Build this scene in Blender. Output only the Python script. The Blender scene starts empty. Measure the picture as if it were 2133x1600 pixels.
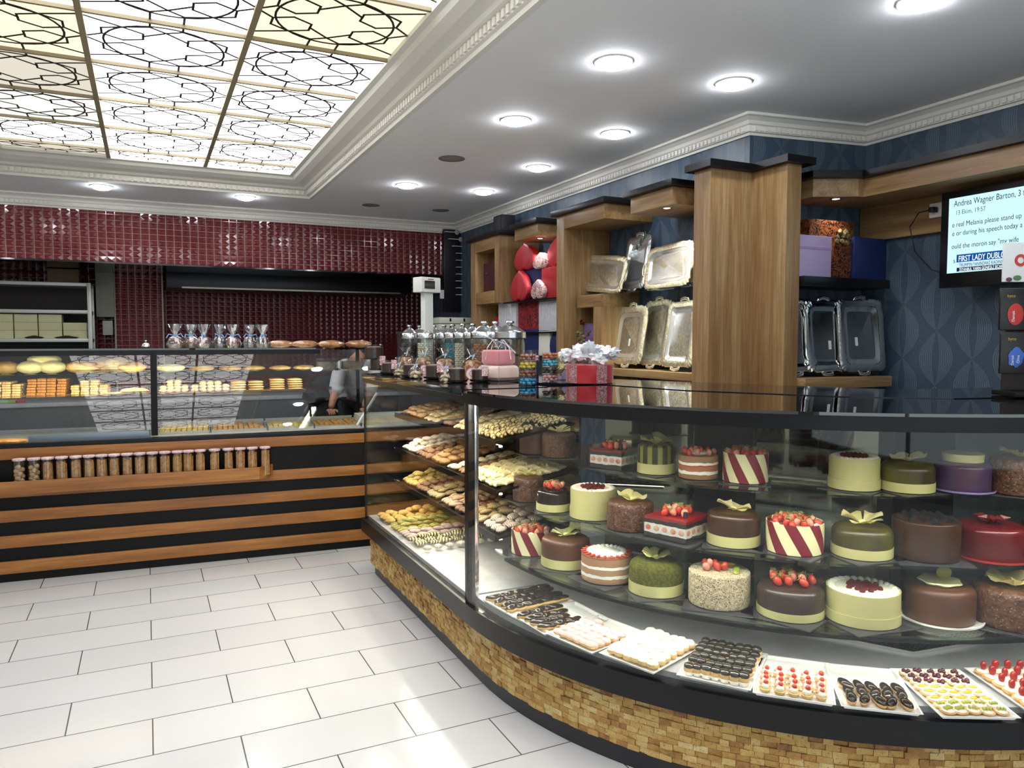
import bpy, bmesh, math, random
from mathutils import Vector, Matrix, noise
S = bpy.context.scene
COL = S.collection
PI = math.pi
rnd = random.Random(7)

# ------------------------------------------------------------------ camera
HC = 1.5
FPX = 1566.0
YAW, PITCH = math.radians(25.9), math.radians(3.36)
cam_d = bpy.data.cameras.new('camera')
cam = bpy.data.objects.new('camera', cam_d)
COL.objects.link(cam)
cam.location = (0, 0, HC)
cam.rotation_euler = (PI/2 - PITCH, 0, -YAW)
cam_d.sensor_fit = 'HORIZONTAL'
cam_d.sensor_width = 36
cam_d.lens = 36*FPX/2133
cam_d.clip_start = .05
S.camera = cam

# ------------------------------------------------------------------ world, exposure
w = bpy.data.worlds.new('world'); S.world = w; w.use_nodes = True
w.node_tree.nodes['Background'].inputs[0].default_value = (.9, .94, 1.0, 1)
w.node_tree.nodes['Background'].inputs[1].default_value = 1.5
S.view_settings.view_transform = 'Standard'
S.view_settings.look = 'None'
S.view_settings.gamma = 1
S.view_settings.exposure = 0.4
S.view_settings.use_curve_mapping = False
S.cycles.max_bounces = 14
S.cycles.diffuse_bounces = 6
S.cycles.transparent_max_bounces = 40
L_PANEL = 2.2      # luminous ceiling
L_DOWN = 56.0      # recessed downlights
L_CASE = 46.0      # strips inside the display cases

# ------------------------------------------------------------------ where a direction of sight meets a real plane (used to measure the room)
FW = Vector((math.sin(YAW)*math.cos(PITCH), math.cos(YAW)*math.cos(PITCH), -math.sin(PITCH)))
RT = Vector((math.cos(YAW), -math.sin(YAW), 0))
UPV = RT.cross(FW)
CAM = Vector((0, 0, HC))
def ray(u, v): return FW + RT*((u-1066.5)/FPX) + UPV*((800-v)/FPX)
def on(u, v, ax, val):
    d = ray(u, v); return CAM + d*((val-CAM[ax])/d[ax])
def atx(u, v, X): return on(u, v, 0, X)
def aty(u, v, Y): return on(u, v, 1, Y)
def atz(u, v, Z): return on(u, v, 2, Z)
def atk(u, v, k): return CAM + ray(u, v)*k

# ------------------------------------------------------------------ object helpers
def tag(o, label=None, cat=None, group=None, kind=None):
    if label: o['label'] = label
    if cat: o['category'] = cat
    if group: o['group'] = group
    if kind: o['kind'] = kind
    return o
def thing(name, label, cat, loc=(0, 0, 0), rz=0, group=None, rot=None):
    o = bpy.data.objects.new(name, None); COL.objects.link(o)
    o.empty_display_size = .05
    o.location = loc; o.rotation_euler = rot if rot else (0, 0, rz)
    return tag(o, label, cat, group)
KIDS = {}
def link(o, parent=None):
    COL.objects.link(o)
    if parent is not None:
        o.parent = parent; KIDS.setdefault(parent.name, []).append(o)
    return o
def dup(root, loc=None, rot=None, scale=None, label=None, group=None, mats=None, parent=None):
    r = root.copy(); COL.objects.link(r)
    if parent is not None: r.parent = parent
    if loc is not None: r.location = loc
    if rot is not None: r.rotation_euler = rot
    if scale is not None: r.scale = scale
    if label: r['label'] = label
    if group: r['group'] = group
    for ch in KIDS.get(root.name, []):
        c = ch.copy(); COL.objects.link(c); c.parent = r
        KIDS.setdefault(r.name, []).append(c)
        for g in KIDS.get(ch.name, []):
            d = g.copy(); COL.objects.link(d); d.parent = c
    return r

class MB:
    def __init__(self): self.bm = bmesh.new(); self.mi = 0
    def _m(self, faces):
        for f in faces: f.material_index = self.mi
    def box(self, a, b, bev=0, rot=None, org=None):
        a, b = Vector(a), Vector(b)
        c = (a+b)/2; s = b-a
        r = bmesh.ops.create_cube(self.bm, size=1, matrix=Matrix.Translation(c) @ Matrix.Diagonal((abs(s.x), abs(s.y), abs(s.z), 1)))
        vs = r['verts']
        if bev:
            es = list({e for v in vs for e in v.link_edges})
            n = bmesh.ops.bevel(self.bm, geom=es, offset=bev, segments=2, profile=.6, affect='EDGES')
            vs = list({v for f in n['faces'] for v in f.verts} | {v for v in vs if v.is_valid})
        if rot is not None: bmesh.ops.rotate(self.bm, verts=vs, cent=Vector(org) if org is not None else c, matrix=rot)
        self._m({f for v in vs for f in v.link_faces})
        return self
    def cyl(self, c, r, z0, z1, n=24, r2=None):
        return self.lathe([(r, z0), (r if r2 is None else r2, z1)], c, n, caps=True)
    def lathe(self, prof, c=(0, 0), n=24, caps=True, mod=None):
        rings = []
        for (r, z) in prof:
            ring = []
            for i in range(n):
                a = 2*PI*i/n; rr = r*(mod(a, z) if mod else 1)
                ring.append(self.bm.verts.new((c[0]+rr*math.cos(a), c[1]+rr*math.sin(a), z)))
            rings.append(ring)
        fs = []
        for A, B in zip(rings, rings[1:]):
            for i in range(n): fs.append(self.bm.faces.new((A[i], A[(i+1) % n], B[(i+1) % n], B[i])))
        if caps:
            fs.append(self.bm.faces.new(rings[0][::-1])); fs.append(self.bm.faces.new(rings[-1]))
        self._m(fs); return self
    def prism(self, pts, z0, z1):
        lo = [self.bm.verts.new((p[0], p[1], z0)) for p in pts]
        hi = [self.bm.verts.new((p[0], p[1], z1)) for p in pts]
        n = len(pts); fs = [self.bm.faces.new(lo[::-1]), self.bm.faces.new(hi)]
        for i in range(n): fs.append(self.bm.faces.new((lo[i], lo[(i+1) % n], hi[(i+1) % n], hi[i])))
        self._m(fs); return self
    def tube(self, path, r, n=8, close=False):
        path = [Vector(p) for p in path]; rings = []
        m = len(path)
        for i, p in enumerate(path):
            if close: t = (path[(i+1) % m]-path[i-1]).normalized()
            else: t = (path[min(i+1, m-1)]-path[max(i-1, 0)]).normalized()
            ref = Vector((0, 0, 1)) if abs(t.z) < .9 else Vector((1, 0, 0))
            x = t.cross(ref).normalized(); y = t.cross(x)
            rr = r[i] if isinstance(r, (list, tuple)) else r
            rings.append([self.bm.verts.new(p+x*rr*math.cos(2*PI*k/n)+y*rr*math.sin(2*PI*k/n)) for k in range(n)])
        fs = []
        seq = list(zip(rings, rings[1:])) + ([(rings[-1], rings[0])] if close else [])
        for A, B in seq:
            for k in range(n): fs.append(self.bm.faces.new((A[k], A[(k+1) % n], B[(k+1) % n], B[k])))
        if not close:
            fs.append(self.bm.faces.new(rings[0][::-1])); fs.append(self.bm.faces.new(rings[-1]))
        self._m(fs); return self
    def ball(self, c, s, sub=2, jit=0, seed=0, rot=None):
        r = bmesh.ops.create_icosphere(self.bm, subdivisions=sub, radius=1)
        if not hasattr(s, '__len__'): s = (s, s, s)
        for v in r['verts']:
            p = v.co.copy()
            if jit: p *= 1+jit*noise.noise(p*2.2+Vector((seed*3.1, seed, 0)))
            p = Vector((p.x*s[0], p.y*s[1], p.z*s[2]))
            if rot is not None: p = rot @ p
            v.co = p+Vector(c)
        self._m({f for v in r['verts'] for f in v.link_faces}); return self
    def grid(self, nu, nv, fn, cu=False, thick=0):
        vs = [[self.bm.verts.new(fn(i/(nu-1 if not cu else nu), j/(nv-1))) for j in range(nv)] for i in range(nu)]
        fs = []
        for i in range(nu if cu else nu-1):
            for j in range(nv-1):
                fs.append(self.bm.faces.new((vs[i][j], vs[(i+1) % nu][j], vs[(i+1) % nu][j+1], vs[i][j+1])))
        self._m(fs)
        if thick: bmesh.ops.solidify(self.bm, geom=fs, thickness=thick)
        return self
    def build(self, name, mat, parent=None, smooth=True, loc=None, rot=None, uv=None, keep=False):
        bmesh.ops.recalc_face_normals(self.bm, faces=self.bm.faces)
        me = bpy.data.meshes.new(name)
        if uv:
            ul = self.bm.loops.layers.uv.new('UVMap')
            for f in self.bm.faces:
                for l in f.loops: l[ul].uv = uv(l.vert.co)
        self.bm.to_mesh(me); self.bm.free()
        for m in (mat if isinstance(mat, (list, tuple)) else [mat]): me.materials.append(m)
        if smooth:
            for p in me.polygons: p.use_smooth = True
            try: me.set_sharp_from_angle(angle=math.radians(38))
            except Exception: pass
        o = bpy.data.objects.new(name, me)
        if loc is not None: o.location = loc
        if rot is not None: o.rotation_euler = rot
        return link(o, parent)
def struct(name, mb, mat, **k): return tag(mb.build(name, mat, **k), kind='structure')

# ------------------------------------------------------------------ materials
def lin(h):
    h = h.lstrip('#'); c = [int(h[i:i+2], 16)/255 for i in (0, 2, 4)]
    return tuple(x/12.92 if x <= .04045 else ((x+.055)/1.055)**2.4 for x in c)+(1,)
def new_mat(name):
    m = bpy.data.materials.new(name); m.use_nodes = True
    nt = m.node_tree; b = nt.nodes['Principled BSDF']
    return m, nt, b
def nd(nt, typ, ins=None, **at):
    n = nt.nodes.new(typ)
    for k, v in at.items(): setattr(n, k, v)
    for k, v in (ins or {}).items():
        if hasattr(v, 'node'): nt.links.new(v, n.inputs[k])
        else: n.inputs[k].default_value = v
    return n
def mth(nt, op, a, b=0.0, c=None):
    n = nt.nodes.new('ShaderNodeMath'); n.operation = op
    for i, v in enumerate((a, b) if c is None else (a, b, c)):
        if hasattr(v, 'node'): nt.links.new(v, n.inputs[i])
        else: n.inputs[i].default_value = v
    return n.outputs[0]
def ramp(nt, fac, stops, interp='LINEAR'):
    n = nt.nodes.new('ShaderNodeValToRGB'); n.color_ramp.interpolation = interp
    e = n.color_ramp.elements
    while len(e) < len(stops): e.new(.5)
    for x, (p, c) in zip(e, stops): x.position = p; x.color = c
    nt.links.new(fac, n.inputs[0]); return n.outputs[0]
def M(name, col, rough=.5, metal=0, col2=None, nscale=20, bump=0, bscale=60, coat=0, emis=0, detail=3, stretch=None, spots=None, alpha=None, sheen=0, sss=0, trans=0):
    m, nt, b = new_mat(name)
    c = lin(col)
    b.inputs['Base Color'].default_value = c
    b.inputs['Roughness'].default_value = rough
    b.inputs['Metallic'].default_value = metal
    if coat: b.inputs['Coat Weight'].default_value = coat; b.inputs['Coat Roughness'].default_value = .08
    if sheen: b.inputs['Sheen Weight'].default_value = sheen
    if trans: b.inputs['Transmission Weight'].default_value = trans
    if emis:
        b.inputs['Emission Color'].default_value = c; b.inputs['Emission Strength'].default_value = emis
    vec = None
    if col2 or bump or spots:
        tc = nd(nt, 'ShaderNodeTexCoord').outputs['Object']
        if stretch:
            tc = nd(nt, 'ShaderNodeMapping', {'Vector': tc, 'Scale': stretch}).outputs[0]
        vec = tc
    if col2:
        nz = nd(nt, 'ShaderNodeTexNoise', {'Vector': vec, 'Scale': nscale, 'Detail': detail})
        o = ramp(nt, nz.outputs[0], [(.35, c), (.65, lin(col2))])
        if spots:
            vz = nd(nt, 'ShaderNodeTexVoronoi', {'Vector': vec, 'Scale': spots[1]})
            f = ramp(nt, vz.outputs[0], [(spots[2], (1, 1, 1, 1)), (spots[2]+.08, (0, 0, 0, 1))])
            o = nd(nt, 'ShaderNodeMixRGB', {0: f, 1: o, 2: lin(spots[0])}).outputs[0]
        nt.links.new(o, b.inputs['Base Color'])
    if bump:
        nz2 = nd(nt, 'ShaderNodeTexNoise', {'Vector': vec, 'Scale': bscale, 'Detail': 4})
        bp = nd(nt, 'ShaderNodeBump', {'Height': nz2.outputs[0], 'Strength': 1.0, 'Distance': bump})
        nt.links.new(bp.outputs[0], b.inputs['Normal'])
    return m

def wood(name, axis, dark='#745231', light='#a98f66', mid='#8f7049'):
    m, nt, b = new_mat(name)
    tc = nd(nt, 'ShaderNodeTexCoord').outputs['Object']
    sc = [14, 14, 14]; sc['XYZ'.index(axis)] = .9
    mp = nd(nt, 'ShaderNodeMapping', {'Vector': tc, 'Scale': sc}).outputs[0]
    n1 = nd(nt, 'ShaderNodeTexNoise', {'Vector': mp, 'Scale': 1.2, 'Detail': 6, 'Roughness': .65}).outputs[0]
    sc2 = [120, 120, 120]; sc2['XYZ'.index(axis)] = 5
    mp2 = nd(nt, 'ShaderNodeMapping', {'Vector': tc, 'Scale': sc2}).outputs[0]
    n2 = nd(nt, 'ShaderNodeTexNoise', {'Vector': mp2, 'Scale': 1.0, 'Detail': 3}).outputs[0]
    s = mth(nt, 'ADD', mth(nt, 'MULTIPLY', n1, .7), mth(nt, 'MULTIPLY', n2, .3))
    o = ramp(nt, s, [(.33, lin(dark)), (.5, lin(mid)), (.66, lin(light))])
    nt.links.new(o, b.inputs['Base Color'])
    b.inputs['Roughness'].default_value = .38
    bp = nd(nt, 'ShaderNodeBump', {'Height': n2, 'Strength': .25, 'Distance': .001})
    nt.links.new(bp.outputs[0], b.inputs['Normal'])
    return m
def glass(name, tint='#dfeeea', f0=.05, refl=1.0):
    m = bpy.data.materials.new(name); m.use_nodes = True
    nt = m.node_tree; nt.nodes.clear()
    out = nt.nodes.new('ShaderNodeOutputMaterial')
    tr = nd(nt, 'ShaderNodeBsdfTransparent', {'Color': lin(tint)})
    gl = nd(nt, 'ShaderNodeBsdfGlossy', {'Color': (refl, refl, refl, 1), 'Roughness': .0})
    lw = nd(nt, 'ShaderNodeLayerWeight', {'Blend': .5})
    p5 = mth(nt, 'POWER', lw.outputs['Facing'], 5.0)
    fac = mth(nt, 'ADD', mth(nt, 'MULTIPLY', p5, 1-f0), f0)
    mx = nd(nt, 'ShaderNodeMixShader', {0: fac, 1: tr.outputs[0], 2: gl.outputs[0]})
    nt.links.new(mx.outputs[0], out.inputs[0]); return m
def emit(name, col, st):
    m = bpy.data.materials.new(name); m.use_nodes = True
    nt = m.node_tree; nt.nodes.clear()
    out = nt.nodes.new('ShaderNodeOutputMaterial')
    e = nd(nt, 'ShaderNodeEmission', {'Color': lin(col), 'Strength': st})
    nt.links.new(e.outputs[0], out.inputs[0]); return m

def tile_mat(name, ax, dark, light, grout, su=.0685, sv=.0535):
    m, nt, b = new_mat(name)
    tc = nd(nt, 'ShaderNodeTexCoord').outputs['Object']
    sp = nd(nt, 'ShaderNodeSeparateXYZ', {0: tc})
    fu = mth(nt, 'FRACT', mth(nt, 'DIVIDE', mth(nt, 'ADD', sp.outputs[ax], 50.0), su))
    fv = mth(nt, 'FRACT', mth(nt, 'DIVIDE', mth(nt, 'ADD', sp.outputs[2], 50.01), sv))
    du = mth(nt, 'SUBTRACT', 1.0, mth(nt, 'ABSOLUTE', mth(nt, 'SUBTRACT', mth(nt, 'MULTIPLY', fu, 2.0), 1.0)))
    dv = mth(nt, 'SUBTRACT', 1.0, mth(nt, 'ABSOLUTE', mth(nt, 'SUBTRACT', mth(nt, 'MULTIPLY', fv, 2.0), 1.0)))
    h = mth(nt, 'MINIMUM', du, dv)
    g = mth(nt, 'LESS_THAN', h, .07)
    wn = nd(nt, 'ShaderNodeTexNoise', {'Vector': tc, 'Scale': 5.0, 'Detail': 2})
    base = ramp(nt, wn.outputs[0], [(.3, lin(dark)), (.7, lin(light))])
    o = nd(nt, 'ShaderNodeMixRGB', {0: g, 1: base, 2: lin(grout)}).outputs[0]
    nt.links.new(o, b.inputs['Base Color'])
    b.inputs['Roughness'].default_value = .11
    bp = nd(nt, 'ShaderNodeBump', {'Height': mth(nt, 'MAXIMUM', h, .07), 'Strength': 1.0, 'Distance': .009})
    nt.links.new(bp.outputs[0], b.inputs['Normal'])
    return m
def floor_mat():
    m, nt, b = new_mat('cream_floor_tiles')
    tc = nd(nt, 'ShaderNodeTexCoord').outputs['Object']
    mp = nd(nt, 'ShaderNodeMapping', {'Vector': tc, 'Location': (.016, -3.23, 0)}).outputs[0]
    br = nd(nt, 'ShaderNodeTexBrick', {'Vector': mp, 'Color1': lin('#c6c7c8'), 'Color2': lin('#bfc0c1'), 'Mortar': lin('#2c2521'),
            'Scale': 1.0, 'Mortar Size': .0026, 'Mortar Smooth': .1, 'Bias': 0.0, 'Brick Width': .6, 'Row Height': .2905})
    nz = nd(nt, 'ShaderNodeTexNoise', {'Vector': tc, 'Scale': 1.3, 'Detail': 5})
    o = nd(nt, 'ShaderNodeMixRGB', {0: .12, 1: br.outputs[0], 2: ramp(nt, nz.outputs[0], [(.3, lin('#b9b6ae')), (.7, lin('#d2d2d0'))])}).outputs[0]
    nt.links.new(o, b.inputs['Base Color'])
    b.inputs['Roughness'].default_value = .16
    bp = nd(nt, 'ShaderNodeBump', {'Height': mth(nt, 'SUBTRACT', 1.0, br.outputs[1]), 'Strength': .6, 'Distance': .002})
    nt.links.new(bp.outputs[0], b.inputs['Normal'])
    return m
def stone_mat():
    """split travertine; each brick's own tone is stored in its UV"""
    m, nt, b = new_mat('split_travertine_mosaic')
    tcn = nd(nt, 'ShaderNodeTexCoord'); tc = tcn.outputs['Object']
    sp = nd(nt, 'ShaderNodeSeparateXYZ', {0: tcn.outputs['UV']})
    nz = nd(nt, 'ShaderNodeTexNoise', {'Vector': tc, 'Scale': 38.0, 'Detail': 6, 'Roughness': .7}).outputs[0]
    nl = nd(nt, 'ShaderNodeTexNoise', {'Vector': tc, 'Scale': 6.0, 'Detail': 3}).outputs[0]
    s = mth(nt, 'ADD', mth(nt, 'ADD', mth(nt, 'MULTIPLY', sp.outputs[0], .55), mth(nt, 'MULTIPLY', nz, .55)), mth(nt, 'MULTIPLY', mth(nt, 'SUBTRACT', nl, .5), .55))
    o = ramp(nt, s, [(.14, lin('#d2c08e')), (.36, lin('#c6a765')), (.60, lin('#b68f4c')), (.8, lin('#9c7038')), (.93, lin('#744c2b')), (1.05, lin('#543525'))])
    n3 = nd(nt, 'ShaderNodeTexNoise', {'Vector': tc, 'Scale': 110.0, 'Detail': 3, 'Roughness': .7}).outputs[0]
    o = nd(nt, 'ShaderNodeMixRGB', {0: ramp(nt, n3, [(.33, (.75, .75, .75, 1)), (.42, (0, 0, 0, 1))]), 1: o, 2: lin('#6b4a2a')}).outputs[0]
    nt.links.new(o, b.inputs['Base Color']); b.inputs['Roughness'].default_value = .5
    bp = nd(nt, 'ShaderNodeBump', {'Height': nz, 'Strength': 1.0, 'Distance': .010})
    nt.links.new(bp.outputs[0], b.inputs['Normal'])
    return m
def wallpaper(name, ax):
    m, nt, b = new_mat(name)
    tc = nd(nt, 'ShaderNodeTexCoord').outputs['Object']
    sp = nd(nt, 'ShaderNodeSeparateXYZ', {0: tc})
    W_, H_ = .21, .31
    cu = mth(nt, 'DIVIDE', mth(nt, 'ADD', sp.outputs[ax], 20.0), W_)
    odd = mth(nt, 'FLOORED_MODULO', mth(nt, 'FLOOR', cu), 2.0)
    x = mth(nt, 'SUBTRACT', mth(nt, 'MULTIPLY', mth(nt, 'FRACT', cu), 2.0), 1.0)
    cv = mth(nt, 'ADD', mth(nt, 'DIVIDE', sp.outputs[2], H_), mth(nt, 'MULTIPLY', odd, .5))
    y = mth(nt, 'SUBTRACT', mth(nt, 'MULTIPLY', mth(nt, 'FRACT', cv), 2.0), 1.0)
    q = mth(nt, 'DIVIDE', mth(nt, 'ABSOLUTE', x), mth(nt, 'MAXIMUM', mth(nt, 'SUBTRACT', 1.0, mth(nt, 'MULTIPLY', y, y)), .02))
    inside = mth(nt, 'MULTIPLY', mth(nt, 'LESS_THAN', q, .95), mth(nt, 'GREATER_THAN', q, .22))
    st = mth(nt, 'GREATER_THAN', mth(nt, 'SINE', mth(nt, 'MULTIPLY', q, 56.0)), .1)
    f = mth(nt, 'MULTIPLY', inside, st)
    nz = nd(nt, 'ShaderNodeTexNoise', {'Vector': tc, 'Scale': 90.0, 'Detail': 2}).outputs[0]
    base = ramp(nt, nz, [(.3, lin('#324353')), (.7, lin('#3b4d5e'))])
    o = nd(nt, 'ShaderNodeMixRGB', {0: mth(nt, 'MULTIPLY', f, .6), 1: base, 2: lin('#66747f')}).outputs[0]
    nt.links.new(o, b.inputs['Base Color'])
    b.inputs['Roughness'].default_value = .42
    bp = nd(nt, 'ShaderNodeBump', {'Height': f, 'Strength': .5, 'Distance': .001})
    nt.links.new(bp.outputs[0], b.inputs['Normal'])
    return m
def stripes_mat(name, c1, c2, n, tilt, thr=0.0, rough=.4):
    """diagonal bands wound around a cylinder (object space)"""
    m, nt, b = new_mat(name)
    sp = nd(nt, 'ShaderNodeSeparateXYZ', {0: nd(nt, 'ShaderNodeTexCoord').outputs['Object']})
    a = mth(nt, 'ARCTAN2', sp.outputs[1], sp.outputs[0])
    s = mth(nt, 'SINE', mth(nt, 'ADD', mth(nt, 'MULTIPLY', a, float(n)), mth(nt, 'MULTIPLY', sp.outputs[2], tilt)))
    o = nd(nt, 'ShaderNodeMixRGB', {0: mth(nt, 'GREATER_THAN', s, thr), 1: lin(c1), 2: lin(c2)}).outputs[0]
    nt.links.new(o, b.inputs['Base Color']); b.inputs['Roughness'].default_value = rough
    return m
def layers_mat(name, bands, rough=.6, bump=.002):
    """horizontal layers of a cake; bands = [(z, colour)...]"""
    m, nt, b = new_mat(name)
    tc = nd(nt, 'ShaderNodeTexCoord').outputs['Object']
    sp = nd(nt, 'ShaderNodeSeparateXYZ', {0: tc})
    nz = nd(nt, 'ShaderNodeTexNoise', {'Vector': tc, 'Scale': 35.0, 'Detail': 3}).outputs[0]
    z = mth(nt, 'ADD', sp.outputs[2], mth(nt, 'MULTIPLY', mth(nt, 'SUBTRACT', nz, .5), .012))
    zz = mth(nt, 'DIVIDE', z, .15)
    o = ramp(nt, zz, [(min(max(a/.15, 0), 1), lin(c)) for a, c in bands], 'CONSTANT')
    nt.links.new(o, b.inputs['Base Color']); b.inputs['Roughness'].default_value = rough
    bp = nd(nt, 'ShaderNodeBump', {'Height': nz, 'Strength': .8, 'Distance': bump})
    nt.links.new(bp.outputs[0], b.inputs['Normal'])
    return m
def damask(name, c1, c2, scale=60, rough=.5, thr=.5):
    m, nt, b = new_mat(name)
    tc = nd(nt, 'ShaderNodeTexCoord').outputs['Object']
    nz = nd(nt, 'ShaderNodeTexNoise', {'Vector': tc, 'Scale': scale, 'Detail': 0.5, 'Distortion': 1.6})
    f = mth(nt, 'ABSOLUTE', mth(nt, 'SUBTRACT', nz.outputs[0], .5))
    o = ramp(nt, f, [(.045*thr*2, lin(c2)), (.045*thr*2+.012, lin(c1))])
    nt.links.new(o, b.inputs['Base Color']); b.inputs['Roughness'].default_value = rough
    return m
def grille_mat():
    m, nt, b = new_mat('slotted_white_grille')
    uv = nd(nt, 'ShaderNodeTexCoord').outputs['UV']
    br = nd(nt, 'ShaderNodeTexBrick', {'Vector': uv, 'Color1': lin('#141414'), 'Color2': lin('#141414'), 'Mortar': lin('#eef0ef'), 'Scale': 1.0,
            'Mortar Size': .0050, 'Mortar Smooth': .1, 'Bias': 0.0, 'Brick Width': .026, 'Row Height': .0145})
    nt.links.new(br.outputs[0], b.inputs['Base Color']); b.inputs['Roughness'].default_value = .35
    return m

WX, WY, WZ = wood('teak_along_x', 'X'), wood('teak_along_y', 'Y'), wood('teak_upright', 'Z')
WC = wood('counter_teak', 'X', '#75481f', '#b0793c', '#935e2b')
BLACK = M('black_lacquer', '#0b0c0e', .3)
BLACK.node_tree.nodes['Principled BSDF'].inputs['Specular IOR Level'].default_value = .3
BLACKM = M('black_satin_metal', '#0c0c0e', .45)
BLACKM.node_tree.nodes['Principled BSDF'].inputs['Specular IOR Level'].default_value = .2
GRAN = M('polished_black_granite', '#0b0c10', .05, col2='#15171c', nscale=300)
GLASS = glass('clear_glass', '#f4f8f7', .04)
GLASSD = glass('display_glass', '#f5f7f6', .022)
GLASSF = glass('slanted_glass', '#e9ecec', .08)
GEDGE = glass('green_shelf_glass', '#eff8f5', .035)
CHROME = M('chrome', '#d8d9da', .12, 1)
STEEL = M('brushed_stainless', '#a9abac', .4, .12, col2='#9da0a3', nscale=14)
MIRROR = M('tinted_mirror', '#8c8a7c', .03, 1)
PLASTER = M('warm_white_plaster', '#b9b4a9', .7)
CEILM = M('ceiling_paint', '#f0f1f2', .8)
CREAM = M('cream_moulding', '#e2dfd6', .6)
WHITE = M('white_gloss', '#e8e8e4', .3)
WHITEM = M('white_matt', '#dcdcd4', .6)
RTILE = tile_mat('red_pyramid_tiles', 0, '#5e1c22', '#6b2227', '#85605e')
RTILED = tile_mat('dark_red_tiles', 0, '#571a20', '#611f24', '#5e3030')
PAPX, PAPY = wallpaper('slate_wallpaper_x', 0), wallpaper('slate_wallpaper_y', 1)
STONE = stone_mat()
DARKW = M('dark_grey_wall', '#3b3a38', .7)
def polyoff(P, d):
    """offset an open plan polyline to its left by d with mitres"""
    out = []
    P = [Vector((p[0], p[1])) for p in P]
    for i, p in enumerate(P):
        ns = []
        if i > 0: t = (P[i]-P[i-1]).normalized(); ns.append(Vector((-t.y, t.x)))
        if i < len(P)-1: t = (P[i+1]-P[i]).normalized(); ns.append(Vector((-t.y, t.x)))
        n = sum(ns, Vector((0, 0)))
        n = n.normalized(); k = 1/max(n.dot(ns[0]), .3)
        out.append(p+n*d*k)
    return out
def sweep(mb, P, prof, close=False):
    """sweep profile [(offset left, z)] along plan polyline"""
    if close:
        Q = [P[-1]]+list(P)+[P[0]]
        rows = [[Vector((q.x, q.y, z)) for q in polyoff(Q, d)[1:-1]] for d, z in prof]
    else: rows = [[Vector((q.x, q.y, z)) for q in polyoff(P, d)] for d, z in prof]
    V = [[mb.bm.verts.new(p) for p in r] for r in rows]
    n = len(P); m = len(prof)
    fs = []
    for j in range(m):
        for i in range(n if close else n-1):
            fs.append(mb.bm.faces.new((V[j][i], V[j][(i+1) % n], V[(j+1) % m][(i+1) % n], V[(j+1) % m][i])))
    if not close:
        fs.append(mb.bm.faces.new([V[j][0] for j in range(m)])); fs.append(mb.bm.faces.new([V[j][-1] for j in range(m)][::-1]))
    mb._m(fs); return mb
def text_obj(s, size, mtx, mat, parent=None, name='lettering', ext=.0004, align='LEFT', sx=1.0):
    cu = bpy.data.curves.new(name, 'FONT'); cu.body = s; cu.size = size; cu.extrude = ext; cu.align_x = align
    t = bpy.data.objects.new('tmp_text', cu); COL.objects.link(t)
    dg = bpy.context.evaluated_depsgraph_get(); dg.update()
    me = bpy.data.meshes.new_from_object(t.evaluated_get(dg))
    bpy.data.objects.remove(t)
    me.name = name; me.materials.clear(); me.materials.append(mat)
    if sx != 1.0: me.transform(Matrix.Diagonal((sx, 1, 1, 1)))
    me.transform(mtx)
    return link(bpy.data.objects.new(name, me), parent)
def frame(o, x, y):
    x, y = Vector(x).normalized(), Vector(y).normalized(); z = x.cross(y)
    return Matrix(((x.x, y.x, z.x, o[0]), (x.y, y.y, z.y, o[1]), (x.z, y.z, z.z, o[2]), (0, 0, 0, 1)))
# ================================================================== THE ROOM
CZ = 2.8
YB = 7.98           # face of the tiled bulkhead
ZB = 2.223          # its underside
CA, CB = (3.2, 3.41), (4.02, 3.29)
struct('floor', MB().box((-3.1, -4, -.1), (4.3, 9.6, 0)), floor_mat(), smooth=False)
OX0, OX1, OY0, OY1 = -1.145, 1.37, -3.3, 7.05
cb = MB()
cb.box((-3.1, -4, CZ), (OX0, 9.6, 3.1)); cb.box((OX1, -4, CZ), (4.3, 9.6, 3.1))
cb.box((OX0, -4, CZ), (OX1, OY0, 3.1)); cb.box((OX0, OY1, CZ), (OX1, 9.6, 3.1)); cb.box((OX0, OY0, 3.06), (OX1, OY1, 3.1))
struct('ceiling', cb, CEILM, smooth=False)
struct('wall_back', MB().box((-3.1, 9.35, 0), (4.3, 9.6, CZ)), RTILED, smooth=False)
struct('wall_left', MB().box((-3.1, -4, 0), (-2.95, 9.35, CZ)), M('left_wall_paint', '#d0cfcb', .7), smooth=False)
fm = MB()
for a, b in (((-2.95, -4, 0), (4.02, -3.86, .35)), ((-2.95, -4, 2.6), (4.02, -3.86, CZ)), ((-2.95, -4, .351), (-2.6, -3.86, 2.599)), ((3.7, -4, .351), (4.02, -3.86, 2.599)), ((.5, -3.97, .351), (.6, -3.88, 2.599))): fm.box(a, b)
struct('wall_front', fm, M('front_wall_grey', '#8a8680', .6), smooth=False)
struct('added_window_1', MB().box((-2.599, -3.93, .352), (.499, -3.92, 2.598)), GLASS, smooth=False)  # unseen shopfront pane, added so outdoor world light fills the room
struct('added_window_2', MB().box((.601, -3.93, .352), (3.699, -3.92, 2.598)), GLASS, smooth=False)  # second unseen pane, added for the same fill light
struct('wall_right', MB().box((3.2, 3.45, 0), (3.45, 9.35, CZ)), PAPY, smooth=False)
struct('wall_return', MB().prism([CA, (3.2, 3.449), (4.3, 3.449), (4.3, 3.29), CB], 0, CZ), PAPX, smooth=False)
struct('wall_alcove', MB().box((4.02, -4, 0), (4.3, 3.288, CZ)), PAPY, smooth=False)
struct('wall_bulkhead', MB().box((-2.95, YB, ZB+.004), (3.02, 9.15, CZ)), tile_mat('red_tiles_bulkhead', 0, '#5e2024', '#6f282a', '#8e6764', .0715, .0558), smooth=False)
struct('trim_soffit', MB().box((-2.95, YB-.005, ZB-.012), (3.02, 9.15, ZB+.003)), GRAN, smooth=False)
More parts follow.
